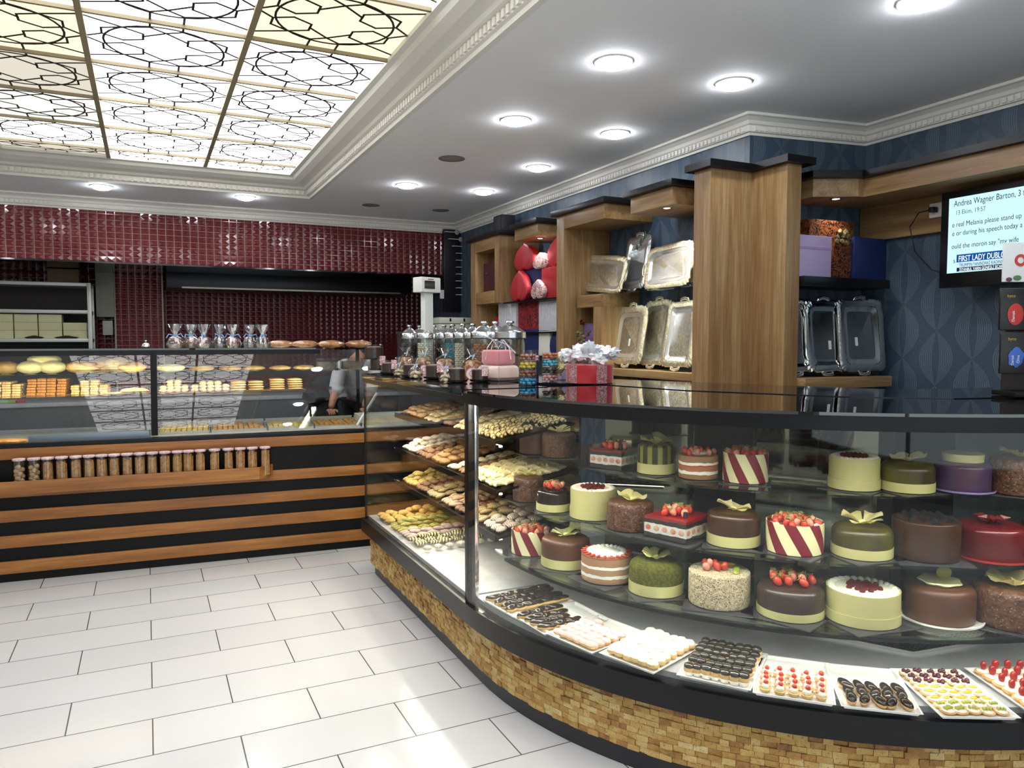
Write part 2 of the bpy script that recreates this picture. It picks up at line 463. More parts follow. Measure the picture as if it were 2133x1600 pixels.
p = aty(238, 600, 9.13); q = aty(338, 600, 9.13)
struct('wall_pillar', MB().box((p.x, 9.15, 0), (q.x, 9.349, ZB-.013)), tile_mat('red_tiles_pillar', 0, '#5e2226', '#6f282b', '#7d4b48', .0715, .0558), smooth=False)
tb = MB()
for x in (p.x, q.x): tb.box((x-.008, 9.138, .9), (x+.008, 9.149, ZB-.013))
struct('trim_corner_beads', tb, M('grey_bead', '#9a948c', .4), smooth=False)

# cornice round the walls, with dentils
prof = [(0, 2.69), (.012, 2.69), (.016, 2.703), (.03, 2.707), (.03, 2.742), (.042, 2.747), (.05, 2.765), (.075, 2.78), (.092, 2.784), (.092, CZ-.001), (0, CZ-.001)]
path = [(4.02, -3.85), CB, CA, (3.2, YB), (-2.95, YB), (-2.95, -3.85)]
cm = MB(); sweep(cm, path, prof)
def dentils(mb, A, B, d0, d1, z0, z1, pitch, wd):
    A, B = Vector(A), Vector(B); t = (B-A); L = t.length; t.normalize(); n = Vector((-t.y, t.x))
    k = int(L/pitch)
    for i in range(k):
        c = A+t*((i+.5)*pitch)
        pts = [c-t*wd/2+n*d0, c+t*wd/2+n*d0, c+t*wd/2+n*d1, c-t*wd/2+n*d1]
        mb.prism(pts, z0, z1)
for A, B in zip(path[:4], path[1:5]): dentils(cm, A, B, .028, .041, 2.711, 2.738, .036, .02)
struct('trim_cornice', cm, CREAM, smooth=False)
# moulded frame of the ceiling light well
cm = MB()
rect = [(OX0, OY0), (OX1, OY0), (OX1, OY1), (OX0, OY1)]
sweep(cm, rect, [(-.035, 2.799), (-.035, 2.787), (.0, 2.783), (.006, 2.80), (.02, 2.806), (.02, 2.848), (.036, 2.852), (.05, 2.856), (.062, 2.872), (.12, 2.885), (.165, 2.908), (.178, 2.93), (.205, 2.938), (.205, 2.962), (-.002, 2.962), (-.002, 2.799)], close=True)
rc = rect+[rect[0]]
for A, B in zip(rc, rc[1:]): dentils(cm, A, B, .006, .034, 2.81, 2.845, .045, .026)
struct('trim_lightwell', cm, CREAM, smooth=False)

# luminous ceiling: panels with fretwork, brass-coloured bars
ZP = 2.962
XB = [-.94, -.232, .478, 1.165]
YL = [OY1-.205]+[6.566-.67*k for k in range(15)]
YL = [y for y in YL if y > -3.1]
gm = MB()
for x in XB[1:3]: gm.box((x-.014, YL[-1], ZP-.024), (x+.014, YL[0], ZP-.002))
for y in YL[1:-1]: gm.box((XB[0], y-.009, ZP-.02), (XB[3], y+.009, ZP-.003))
gm.box((XB[0]-.001, YL[-1]-.02, ZP-.02), (XB[3]+.001, YL[-1]+.02, ZP-.002))
struct('trim_light_grid', gm, M('aged_brass_bar', '#93876b', .5, .1), smooth=False)
FRET = M('dark_fretwork', '#1b1713', .35)
def fret(wx, wy):
    mb = MB()
    h0, h1, t = -.0055, -.003, .0105
    def seg(a, b):
        a = Vector((a[0]*wx, a[1]*wy)); b = Vector((b[0]*wx, b[1]*wy))
        d = (b-a); L = d.length; d.normalize(); n = Vector((-d.y, d.x))*t/2; e = d*t*.4
        mb.prism([a-e-n, b+e-n, b+e+n, a-e+n], h0, h1)
    def poly(P, close=True):
        for a, b in zip(P, P[1:]+([P[0]] if close else [])): seg(a, b)
    N = 40
    ring = [(.385*math.cos(2*PI*i/N), .385*math.sin(2*PI*i/N)) for i in range(N)]
    poly(ring)
    def hexa(cx, cy, w_, h_): return [(cx-w_/2, cy-h_*.22), (cx-w_/2, cy+h_*.22), (cx, cy+h_/2), (cx+w_/2, cy+h_*.22), (cx+w_/2, cy-h_*.22), (cx, cy-h_/2)]
    for sx in (-1, 1):
        for sy in (-1, 1):
            poly(hexa(sx*.265, sy*.155, .25, .25))
            seg((sx*.5, sy*.40), (sx*.265, sy*.28))
    for sy in (-1, 1):
        poly([(-.1, sy*.5), (-.1, sy*.36), (0, sy*.29), (.1, sy*.36), (.1, sy*.5)], False)
        seg((-.1, sy*.36), (-.265, sy*.28)); seg((.1, sy*.36), (.265, sy*.28))
        seg((-.5, 0), (-.39, sy*.10)); seg((.5, 0), (.39, sy*.10))
    seg((0, .29), (-.14, .16)); seg((0, .29), (.14, .16)); seg((0, -.29), (-.14, -.16)); seg((0, -.29), (.14, -.16))
    me = mb.build('fretwork', FRET, smooth=False); d = me.data; bpy.data.objects.remove(me)
    return d
FR = fret(.70, .66)
E_OK = emit('panel_white', '#fbfaf9', L_PANEL*1.5)
E_HOT = emit('panel_bright_white', '#fdfdfc', L_PANEL*1.9)
E_YEL = emit('panel_warm_yellow', '#f8ecca', L_PANEL*.46)
E_SOFT = emit('panel_soft_white', '#f6f2e8', L_PANEL*.48)
E_DIM = emit('panel_dim_white', '#ece4d2', L_PANEL*.34)
for c in range(3):
    for r in range(len(YL)-1):
        y1, y0 = YL[r], YL[r+1]; x0, x1 = XB[c], XB[c+1]
        cx, cy = (x0+x1)/2, (y0+y1)/2
        m, desc = E_OK, 'bright white'
        if c == 0 and r in (1, 2): m = E_OK
        if c == 0 and r == 3: m = E_DIM
        if c == 0 and r == 4: m = E_YEL
        if c == 1 and r in (1, 2, 3): m = E_HOT
        if c == 2 and r == 5: m = E_YEL
        if c == 0 and r == 0: m = E_DIM
        if c == 0 and r == 2: m = E_SOFT
        t = thing('ceiling_light_panel', None, 'light', (cx, cy, ZP))
        MB().box((-(x1-x0)/2+.001, -(y1-y0)/2+.001, -.002), ((x1-x0)/2-.001, (y1-y0)/2-.001, .01)).build('diffuser', m, t, smooth=False)
        f = link(bpy.data.objects.new('fretwork', FR), t)
        f.scale = ((x1-x0)/.70, (y1-y0)/.66, 1)
        nm = {E_OK: 'glowing white', E_HOT: 'blown-out white', E_YEL: 'yellowish', E_DIM: 'dim grey-white', E_SOFT: 'soft white'}[m]
        side = ['left', 'middle', 'right'][c]
        tag(t, '%s ceiling light panel with dark fretwork, %s column of the light well' % (nm, side), group='luminous ceiling panels, %s column, %s' % (side, nm))

# recessed downlights
def disc(n, r, z0, z1): return MB().cyl((0, 0), r, z0, z1, 32)
E_DL = emit('downlight_white', '#f3f7ff', L_DOWN)
dl0 = thing('ceiling_downlight', 'x', 'downlight', (0, 0, CZ))
mb = MB(); mb.lathe([(.078, -.006), (.088, -.006), (.091, -.001), (.078, -.001)], n=36, caps=False); mb.build('trim_ring', WHITE, dl0)
MB().lathe([(.077, -.0015), (.076, -.008), (.066, -.022), (.035, -.031), (.001, -.033)], n=32, caps=False).build('lens', E_DL, dl0)
spots = [(2.0, 3.03), (2.0, 4.07), (2.0, 6.14), (2.71, 1.98), (2.71, 3.01), (2.69, 4.05), (2.69, 5.09), (2.69, 6.11), (-.31, 7.33), (.845, 7.30),
         (2.0, 1.95), (2.0, .9), (2.71, .9), (2.0, -.9), (2.71, -.9), (-1.9, 6.2), (-1.9, 4.1), (-1.9, 2.0), (-1.9, 0.0), (-1.6, 7.33), (2.0, -2.2)]
dlab = ['second row from the counter wall, nearest the camera', 'between the light well and the round one with the dead speaker', 'farthest along the edge of the light well', 'cut by the top edge of the photo', 'nearest the wooden column',
        'above the silver trays', 'right of the dead ceiling speaker', 'farthest from the camera near the wall shelves', 'leftmost in front of the red tiles', 'in front of the red tiles by the light well corner']
for i, (x, y) in enumerate(spots):
    lab = 'round white ceiling downlight ' + (dlab[i] if i < 10 else 'outside the photo, %s' % ['just nearer than the column pair', 'level with the viewer, inner row', 'level with the viewer, outer row', 'behind the viewer, inner row', 'behind the viewer, outer row', 'far left by the back counter', 'left, beside the light well far half', 'left, beside the light well middle', 'left, level with the viewer', 'left end of the red tile row', 'farthest behind the viewer'][i-10])
    if i == 0: o = dl0; o.location = (x, y, CZ); o['label'] = lab
    else: o = dup(dl0, (x, y, CZ), label=lab)
    o['group'] = 'round ceiling downlights'
SPK = M('speaker_grille', '#8b8680', .7)
for i, (u, v, r) in enumerate([(941, 330, .095), (773, 427, .085), (918, 438, .085)]):
    P = atz(u, v, CZ)
    t = thing('ceiling_speaker', ['round grey ceiling speaker between two lit downlights', 'small dull round ceiling speaker near the light well corner', 'small brown-edged ceiling speaker near the corner by the menu frame'][i], 'speaker', (P.x, P.y, CZ))
    MB().lathe([(r*.8, -.005), (r, -.004), (r, -.0005), (r*.8, -.0005)], n=32, caps=False).build('rim', M('speaker_rim', '#7c756c', .6), t)
    disc(0, r*.82, -.003, -.0006).build('grille', SPK, t)

# ================================================================== LEFT COUNTER
AL = -math.radians(4.36)
EX, EY = Vector((math.cos(AL), math.sin(AL), 0)), Vector((-math.sin(AL), math.cos(AL), 0))
LO = Vector((0, 5.412, 0))
def LC(s, d, z=0): return LO+EX*s+EY*d+Vector((0, 0, z))
def sd(u, v, d):
    """s, z where the sight line meets the counter's plane at depth d"""
    r = ray(u, v); n = EY
    t = (LC(0, d)-CAM).dot(n)/r.dot(n); P = CAM+r*t
    return (P-LO).dot(EX), P.z
lc = thing('bakery_counter', 'long left bakery display counter with teak and black stripes under slanted glass', 'display counter', LO, AL)
s0, s1 = -2.6, 2.25
MB().box((s0, 0.012, 0), (s1, .95, .835)).build('body', BLACKM, lc, smooth=False)
for i, (z0, z1) in enumerate([(.765, .833), (.53, .60), (.378, .450), (.216, .292), (.055, .132)]):
    MB().box((s0, -.006, z0), (s1, .0115, z1), .0015).build('wood_stripe', WC, lc)
MB().box((s0, -.004, .8355), (s1, .05, .862), .002).build('front_rail', BLACK, lc)
MB().box((s0, .0505, .8355), (s1, .95, .85)).build('deck', STEEL, lc, smooth=False)
GT = 1.43
SG1 = sd(775, 730, .115)[0]
gl = lambda s: .065*(s+1.6)      # the glass stands slightly askew to the counter
for a, b in ((-1.6, sd(316, 820, .17)[0]-.004), (sd(326, 820, .17)[0]+.004, SG1)):
    g = MB(); g.grid(2, 2, lambda i, j: Vector((a+(b-a)*i, .02+gl(a+(b-a)*i)+.10*j, .864+(GT-.864)*j)), thick=.006); g.build('slanted_front_glass', GLASSF, lc, smooth=False)
sm = sd(321, 820, .17)[0]
g = MB(); g.grid(2, 2, lambda i, j: Vector((sm-.02+.04*i, .012+gl(sm)+.10*j, .8625+(GT-.8625)*j)), thick=.028); g.build('mullion', BLACK, lc, smooth=False)
MB().prism([(-1.6, .105), (SG1, .105+gl(SG1)), (SG1, .86), (-1.6, .86)], GT+.001, GT+.013).build('top_glass', glass('smoked_top_glass', '#5c6c68', .1), lc, smooth=False)
MB().prism([(-1.6, .112), (SG1-.35, .112+gl(SG1-.35)), (SG1-.35, .128+gl(SG1-.35)), (-1.6, .128)], GT-.032, GT+.0005).build('top_rail', BLACK, lc, smooth=False)
for z in (1.275, 1.132):
    for a, b in ((-1.6, sm-.02), (sm+.02, SG1)):
        MB().prism([(a, .14+gl(a)), (b, .14+gl(b)), (b, .66), (a, .66)], z-.008, z).build('glass_shelf', GEDGE, lc, smooth=False)
for s in (sm, SG1-.02, -1.9):
    MB().box((s-.012, .60, .851), (s+.012, .63, GT)).build('rear_post', BLACKM, lc, smooth=False)
def askew(d0, d1, a, b, z0, z1): return MB().prism([(a, d0+gl(a)), (b, d0+gl(b)), (b, d1+gl(b)), (a, d1+gl(a))], z0, z1)
askew(.132, .165, -1.6, SG1-.36, GT-.012, GT-.004).build('light_strip', emit('counter_strip', '#fff0cf', L_CASE*.10), lc, smooth=False)
for a, b in ((-1.6, sm-.02), (sm+.02, sm+1.05)):
    askew(.128, .139, a, b, 1.2535, 1.2765).build('shelf_edge', BLACK, lc, smooth=False)
    askew(.142, .17, a, b, 1.258, 1.2645).build('light_strip', emit('shelf_strip', '#ffdf9e' if b < .5 else '#fff0d0', L_CASE*(.62 if b < .5 else .28)), lc, smooth=False)
# small wooden tray shelf in front, with the jars
sh = thing('jar_shelf', 'narrow teak ledge fixed along the striped counter holding plastic jars', 'shelf', LO, AL)
sr = sd(541, 985, -.125)[0]
MB().prism([(s0, -.118), (sr, -.118), (sr+.076, -.043), (sr+.076, -.0075), (s0, -.0075)], .572, .583).build('shelf_board', WC, sh, smooth=False)
MB().box((s0, -.13, .568), (sr, -.1185, .648), .0015).build('front_board', WC, sh)
e = MB(); e.prism([(sr+.001, -.13), (sr+.09, -.045), (sr+.09, -.0075), (sr+.079, -.0075), (sr+.079, -.041), (sr+.001, -.1185)], .568, .648); e.build('corner_board', WC, sh, smooth=False)
# ---- jars
JPL = glass('clear_plastic', '#f2efec', .05)
PINKL = M('pink_printed_lid', '#d6c6ca', .35, col2='#b9929c', nscale=90)
STK = M('sesame_breadstick', '#b1854f', .7, col2='#d8b67e', nscale=60)
STK2 = M('plain_breadstick', '#bd8b4a', .7, col2='#e0b871', nscale=60)
NUTB = M('round_rusk', '#b79a6a', .7, col2='#d2be94', nscale=30)
def jar(kind, seed):
    r = random.Random(seed)
    t = thing('breadstick_jar' if kind else 'rusk_jar', None, 'jar')
    R, H = .0342, .192
    MB().lathe([(R, .001), (R, H), (R-.0012, H), (R-.0012, .0025)], n=20, caps=True).build('jar_body', JPL, t)
    l = MB(); l.lathe([(R+.0004, H-.009), (R+.001, H-.008), (R+.001, H+.001), (R-.002, H+.003)], n=24); l.build('lid', PINKL, t)
    c = MB()
    if kind:
        for i in range(24):
            a = i*2.4; rr = (R-.0085)*math.sqrt((i+.5)/24)
            x, y = rr*math.cos(a), rr*math.sin(a)
            dx, dy = -x*.12+r.uniform(-.003, .003), -y*.12+r.uniform(-.003, .003)
            hh = r.uniform(.150, .168) if kind == 1 else r.uniform(.155, .18)
            c.tube([(x, y, .004), (x+dx*.5, y+dy*.5, hh/2), (x+dx, y+dy, hh)], .0062 if kind == 1 else .005, 6)
        c.build('breadsticks', STK if kind == 1 else STK2, t)
    else:
        for i in range(16):
            a = i*2.4; rr = R-.018
            c.ball((rr*math.cos(a), rr*math.sin(a), .018+.0085*i), (.0155, .0145, .0145), 2, .15, i)
        c.build('rusks', NUTB, t)
    return t
protoj = {k: jar(k[0], k[1]) for k in [(0, 1), (1, 2), (1, 3), (2, 4), (2, 5)]}
usedj = set()
xs = [145, 260, 365, 472, 582, 682, 780, 877, 975, 1072, 1167, 1265, 1360, 1445, 1535, 1645, 1750, 1842, 1935, 2032]
jn = ['clear jar of round rusks with pink lid', 'clear jar of thick seeded breadsticks with pink lid', 'clear jar of thin golden breadsticks with pink lid']
for i, x in enumerate(xs):
    k = (0, 1) if i < 2 else ((1, 2 + i % 2) if i < 12 else (2, 4+i % 2))
    s = sd(x/3.6776, 960, -.068)[0]
    P = LC(s, -.07, .5835)
    if k in usedj: o = dup(protoj[k], P)
    else: o = protoj[k]; o.location = P; usedj.add(k)
    o.rotation_euler = (0, 0, i*1.3)
    o['label'] = ['leftmost', 'second', 'third', 'fourth', 'fifth', 'sixth', 'seventh', 'eighth', 'ninth', 'tenth', 'eleventh', 'twelfth', 'thirteenth', 'fourteenth', 'fifteenth', 'sixteenth', 'seventeenth', 'eighteenth', 'nineteenth', 'rightmost'][i]+' jar on the teak ledge, '+['holding round rusks', 'holding thick seeded breadsticks', 'holding thin golden breadsticks'][k[0]]
    o['group'] = ['jars of round rusks on the ledge', 'jars of thick breadsticks on the ledge', 'jars of thin breadsticks on the ledge'][k[0]]
# bags of rusks left of the jars
for i, (s, h) in enumerate([(-.87, .12), (-.965, .15)]):
    P = LC(s, -.065, .5835)
    t = thing('rusk_bag', ['slumped clear bag of rusks at the left end of the teak ledge', 'clear bag of rusks at the photo\'s left edge on the ledge'][i], 'bag', P)
    b = MB()
    for k in range(14): b.ball((.024*math.cos(k*2.2), .016*math.sin(k*2.2), .014+k*h*.06), (.016, .012, .009), 1, .2, k)
    b.build('rusks', NUTB, t)
    b = MB(); b.lathe([(.03, .001), (.042, .03), (.04, h*.8), (.02, h), (.03, h+.02)], n=16, caps=False, mod=lambda a, z: 1+.08*math.sin(5*a+z*60)); b.build('cellophane', JPL, t)
# ================================================================== RIGHT CASES
CC = Vector((3.02, 2.95))
YP = 2.95            # where the straight case ends and the curve begins
A_END = math.radians(268)
def arc(r, a0=PI, a1=A_END, n=48):
    return [(CC.x+r*math.cos(a0+(a1-a0)*i/n), CC.y+r*math.sin(a0+(a1-a0)*i/n)) for i in range(n+1)]
REAR = [(2.16, 5.15), (2.20, 3.45), (2.84, 2.12), (3.9, 1.95)]
YE = 4.62
def ring_uv(co):
    a = math.atan2(co.y-CC.y, co.x-CC.x); a = a if a > 0 else a+2*PI
    if co.y >= YP-.001: return (-(co.y-YP), co.z)
    return ((a-PI)*1.78, co.z)
def band(mb, r, z0, z1, th, y_end=YE-.03, curved=True, straight=True):
    """outer face at radius r (x = CC.x-r on the straight part), thickness th inwards"""
    out = []; inn = []
    if straight: out.append((CC.x-r, y_end)); inn.append((CC.x-r+th, y_end))
    if straight and curved:
        pass
    if curved: out += arc(r); inn += arc(r-th)
    else: out.append((CC.x-r, YP+.001)); inn.append((CC.x-r+th, YP+.001))
    n = len(out)
    V = [[mb.bm.verts.new((p[0], p[1], z)) for p in P] for P, z in ((out, z0), (out, z1), (inn, z1), (inn, z0))]
    fs = []
    for j in range(4):
        for i in range(n-1): fs.append(mb.bm.faces.new((V[j][i], V[j][i+1], V[(j+1) % 4][i+1], V[(j+1) % 4][i])))
    fs.append(mb.bm.faces.new([V[j][0] for j in range(4)])); fs.append(mb.bm.faces.new([V[j][-1] for j in range(4)]))
    mb._m(fs); return mb
# --- shared plinth below both cases
pl = thing('case_plinth', 'curved counter base clad in split tan stone mosaic with black ledge and kick board', 'counter base', (0, 0, 0))
m = MB(); band(m, 1.735, 0, .082, .04, YE+.04); m.build('kick_board', M('dark_kick_tiles', '#26262a', .3), pl, smooth=True)
def bricks():
    bm = bmesh.new(); ul = bm.loops.layers.uv.new('UVMap'); q = random.Random(11)
    R0, L1 = 1.758, math.radians(88)*1.77
    y_end = YE+.03-YP
    def pos(s, z, off):
        if s < 0: return Vector((CC.x-R0-off, YP-s, z))
        a = PI+s/1.77; return Vector((CC.x+(R0+off)*math.cos(a), CC.y+(R0+off)*math.sin(a), z))
    z = .0835; row = 0
    while z < .286:
        h = min(.0205, .2885-z); s = -y_end+(row % 2)*-.0 - (0 if row % 2 else 0)
        first = .022 if row % 2 else .044
        while s < L1:
            w_ = first if s == -y_end else q.choice([.044, .044, .044, .03, .05]); e = min(s+w_, L1)
            off = q.uniform(.006, .014); dz = [q.uniform(-.0025, .0025) for _ in range(4)]
            g = .0006; t = q.random()
            n = max(1, 1)
            f = [bm.verts.new(pos(s+g, z+g, off+dz[0])), bm.verts.new(pos(e-g, z+g, off+dz[1])), bm.verts.new(pos(e-g, z+h-g, off+dz[2])), bm.verts.new(pos(s+g, z+h-g, off+dz[3]))]
            k = [bm.verts.new(pos(s+g, z+g, 0)), bm.verts.new(pos(e-g, z+g, 0)), bm.verts.new(pos(e-g, z+h-g, 0)), bm.verts.new(pos(s+g, z+h-g, 0))]
            fs = [bm.faces.new(f)]+[bm.faces.new((f[i], k[i], k[(i+1) % 4], f[(i+1) % 4])) for i in range(4)]
            for F_ in fs:
                for l in F_.loops: l[ul].uv = (t, q.random())
            s = e
        z += h; row += 1
    # backing
    V_ = [[bm.verts.new(pos(s_, zz, .001)) for s_ in [-y_end+(L1+y_end)*i/60 for i in range(61)]] for zz in (.083, .2885)]
    for i in range(60):
        F_ = bm.faces.new((V_[0][i], V_[0][i+1], V_[1][i+1], V_[1][i]))
        for l in F_.loops: l[ul].uv = (1, 1)
    a, b_ = V_[0][0], V_[1][0]
    e0, e1 = bm.verts.new((1.30, YE+.03, .083)), bm.verts.new((1.30, YE+.03, .2885))
    F_ = bm.faces.new((a, b_, e1, e0))
    for l in F_.loops: l[ul].uv = (.5, .5)
    bmesh.ops.recalc_face_normals(bm, faces=bm.faces)
    me = bpy.data.meshes.new('stone_cladding'); bm.to_mesh(me); bm.free(); me.materials.append(STONE)
    return link(bpy.data.objects.new('stone_cladding', me), pl)
bricks()
m = MB(); band(m, 1.82, .2895, .372, .10, YE+.05); m.build('ledge', BLACK, pl)
m = MB(); m.prism([(1.31, YE+.04), (1.31, 3.0)]+arc(1.70)[2:]+[(3.9, 1.9), (2.84, 2.1), (2.19, 3.45), (2.15, 5.1)], .06, .3715); m.build('core', BLACKM, pl, smooth=False)
GF = [(1.84, 2.62), (2.40, 1.71), (3.05, 1.62)]
# --- straight case
sc = thing('straight_display_case', 'straight glass display case with sloping trays of cookies, left of the black upright', 'display case', (1.2, YP, 0))
def P3(mb, name, mat, parent, **k):
    o = mb.build(name, mat, parent, **k); o.location = Vector(o.location)-parent.location; return o
m = MB(); m.box((1.235, YP+.02, .372), (2.12, YE, .392)); P3(m, 'deck', STEEL, sc, smooth=False)
m = MB(); m.box((1.218, YP+.03, .373), (1.226, YE, 1.262)); P3(m, 'front_glass', GLASSD, sc, smooth=False)
m = MB(); m.box((1.23, YE-.008, .393), (2.1, YE, 1.262)); P3(m, 'end_glass', GLASS, sc, smooth=False)
m = MB(); m.box((1.212, YP-.03, .3725), (1.242, YP+.012, 1.262), .002); P3(m, 'upright', BLACK, sc)
m = MB(); m.box((1.2435, YP-.026, .393), (1.262, YP+.008, 1.262), .001); P3(m, 'inner_upright', CHROME, sc)
m = MB(); m.box((1.215, YE-.004, .373), (1.229, YE+.008, 1.262)); P3(m, 'corner_bead', BLACK, sc, smooth=False)
m = MB(); m.box((1.2265, YP+.05, 1.254), (1.275, YE-.03, 1.2615)); P3(m, 'light_strip', emit('case_strip_light', '#fff3e0', L_CASE), sc, smooth=False)
m = MB(); m.box((1.2775, YP+.05, 1.238), (1.2795, YE-.03, 1.262)); P3(m, 'added_strip_shade', BLACK, sc, smooth=False)  # added lip, hides the strip's image in the rear mirror
m = MB(); m.box((1.205, YP+.013, 1.236), (1.2165, YE-.005, 1.2625)); P3(m, 'header', BLACK, sc, smooth=False)
m = MB()
m.box((2.105, 3.5, .393), (2.118, YE, 1.262)); P3(m, 'rear_mirror', MIRROR, sc, smooth=False)
for y in (3.88, 4.25): m = MB(); m.box((2.085, y-.025, .393), (2.104, y+.025, 1.262)); P3(m, 'rear_post', BLACKM, sc, smooth=False)
TR_T = [1.035, .815, .605, .40]
TILT = math.radians(9)
TRAYM = M('black_baking_tray', '#1c1b1b', .35, .6)
for i, z in enumerate(TR_T[:3]):
    m = MB(); m.box((1.405, YP+.12, z-.024), (1.425, YE-.02, z-.012)); m.box((1.405, YP+.12, z-.012), (1.411, YE-.02, z+.006)); P3(m, 'shelf_rail', BLACK, sc, smooth=False)
    m = MB(); m.box((1.43, YP+.15, z-.026), (1.455, YE-.05, z-.021)); m2_ = MB(); m2_.box((1.457, YP+.15, z-.035), (1.459, YE-.05, z-.019)); P3(m2_, 'added_strip_lip', BLACK, sc, smooth=False)  # the lip is added, it screens the strip from the mirrors
    P3(m, 'shelf_light', emit('shelf_strip_%d' % i, '#fff0d8', L_CASE*.6), sc, smooth=False)

# --- curved case
cc = thing('curved_display_case', 'curved glass cake display case with three glass shelves, right of the black upright', 'display case', (2.0, 2.0, 0))
m = MB(); band(m, 1.808, .373, 1.262, .008, curved=True, straight=False); P3(m, 'curved_glass', GLASSD, cc)
m = MB(); band(m, 1.822, 1.232, 1.2765, .012, straight=False); P3(m, 'header', BLACK, cc)
m = MB(); band(m, 1.8, 1.2645, 1.2765, .14, straight=False); P3(m, 'header_lid', BLACK, cc)
m = MB(); band(m, 1.765, .3725, .392, .75, straight=False); P3(m, 'deck', STEEL, cc, smooth=False)
g3 = [(p_.x, p_.y) for p_ in polyoff(GF, .086)]; g4 = [(p_.x, p_.y) for p_ in polyoff(GF, .30)]
for i_ in (0, 1):
    m = MB(); m.prism([g3[i_], g3[i_+1], g4[i_+1], g4[i_]], .3925, .405); P3(m, 'dark_void_panel', BLACKM, cc, smooth=False)  # black panel standing in for the dark void behind the grille
m = MB()
for z, r, y0 in ((.95, 1.36, 3.38), (.75, 1.53, 3.12), (.55, 1.62, 3.06)):
    m = MB(); x = CC.x-r
    a0 = PI
    pts = [(x, y0)]+arc(r)[1:]+[(3.7, 1.6), (3.7, 1.93), (2.80, 2.08), (2.19, 3.38 if y0 > 3.38 else y0)]
    m.prism(pts, z-.009, z); P3(m, 'glass_shelf', GEDGE, cc, smooth=False)
m = MB(); band(m, 1.6245, .5285, .5405, .0035, straight=False); P3(m, 'added_strip_fascia', BLACK, cc)  # added edge that hides the fill strip from the front
m = MB(); band(m, 1.6205, .5396, .5406, .02, straight=False); P3(m, 'added_strip_cover', BLACK, cc)  # added lid, hides the fill strip from above
m = MB(); band(m, 1.620, .533, .5392, .017, straight=False); P3(m, 'light_strip', emit('added_deck_fill', '#fff6ea', L_CASE*.30), cc)  # added fill light for the deck, unseen under the lowest shelf
def uvline(P):
    P = [Vector(p) for p in P]
    def f(co):
        q = Vector((co.x, co.y)); best = None; acc = 0
        for a, b in zip(P, P[1:]):
            t = (b-a); L = t.length; t = t/L; u = (q-a).dot(t); v = (q-a).dot(Vector((-t.y, t.x)))
            uu = min(max(u, -.02), L+.02); dist = abs(u-uu)+abs(v)
            if best is None or dist < best[0]: best = (dist, acc+u, v)
            acc += L
        return (best[1]+5, best[2]+5)
    return f
g2 = [(p.x, p.y) for p in polyoff(GF, .085)]
m = MB()
m.bm.faces.new([m.bm.verts.new((*a, z)) for a, z in ((GF[0], .4), (GF[1], .4), (g2[1], .4), (g2[0], .4))])
m.bm.faces.new([m.bm.verts.new((*a, z)) for a, z in ((GF[1], .4), (GF[2], .4), (g2[2], .4), (g2[1], .4))])
bmesh.ops.solidify(m.bm, geom=m.bm.faces[:], thickness=.006)
P3(m, 'air_grille', grille_mat(), cc, smooth=False, uv=uvline(GF))
m = MB(); m.prism([GF[0], GF[1], GF[2], (GF[2][0], GF[2][1]+.004), (GF[1][0]+.003, GF[1][1]+.004), (GF[0][0]+.004, GF[0][1]+.002)], .385, .404); P3(m, 'grille_lip', CHROME, cc, smooth=False)
# rear wall of the case: dark posts and tinted mirror doors
rw = [Vector(p) for p in REAR[1:]]
rw = [Vector((2.17, 3.45)), Vector((2.80, 2.10)), Vector((3.85, 1.95))]
def hit(u):
    r = ray(u, 900); d = Vector((r.x, r.y))
    for i in (0, 1):
        a, b = rw[i], rw[i+1]; e = b-a
        det = d.x*(-e.y)+e.x*d.y
        t = (a.x*(-e.y)+e.x*a.y)/det; s = (d.x*a.y-d.y*a.x)/det
        if t > 0 and -1e-6 <= s <= 1: return i, s
    return 1, 1
def rearpiece(u0, u1, name, mat, off, th):
    i0, sA = hit(u0); i1, sB = hit(u1)
    segs = [(i0, sA, sB)] if i0 == i1 else [(0, sA, 1), (1, 0, sB)]
    mb = MB()
    for i, s0_, s1_ in segs:
        a, b = rw[i], rw[i+1]; e = b-a; n = Vector((e.y, -e.x)).normalized()
        if n.dot(Vector((-1, -1))) < 0: n = -n
        p, q = a+e*s0_, a+e*s1_
        mb.prism([p+n*off, q+n*off, q+n*(off-th), p+n*(off-th)], .393, 1.2445)
    P3(mb, name, mat, cc, smooth=False)
rearpiece(1192, 1262, 'rear_post', BLACKM, .04, .04)
rearpiece(1263, 1452, 'rear_mirror', MIRROR, .01, .012)
rearpiece(1453, 1574, 'rear_post', BLACKM, .035, .04)
rearpiece(1575, 1834, 'rear_mirror', MIRROR, .01, .012)
rearpiece(1835, 1976, 'rear_post', BLACKM, .035, .04)
rearpiece(1977, 2260, 'rear_mirror', MIRROR, .01, .012)
m = MB(); band(m, 1.79, 1.257, 1.264, .055, straight=False); P3(m, 'light_strip', emit('curved_strip', '#fff5e6', L_CASE), cc)
m = MB(); band(m, 1.733, 1.242, 1.264, .003, straight=False); P3(m, 'added_strip_shade', BLACK, cc)  # added band, keeps the strip out of the mirror doors
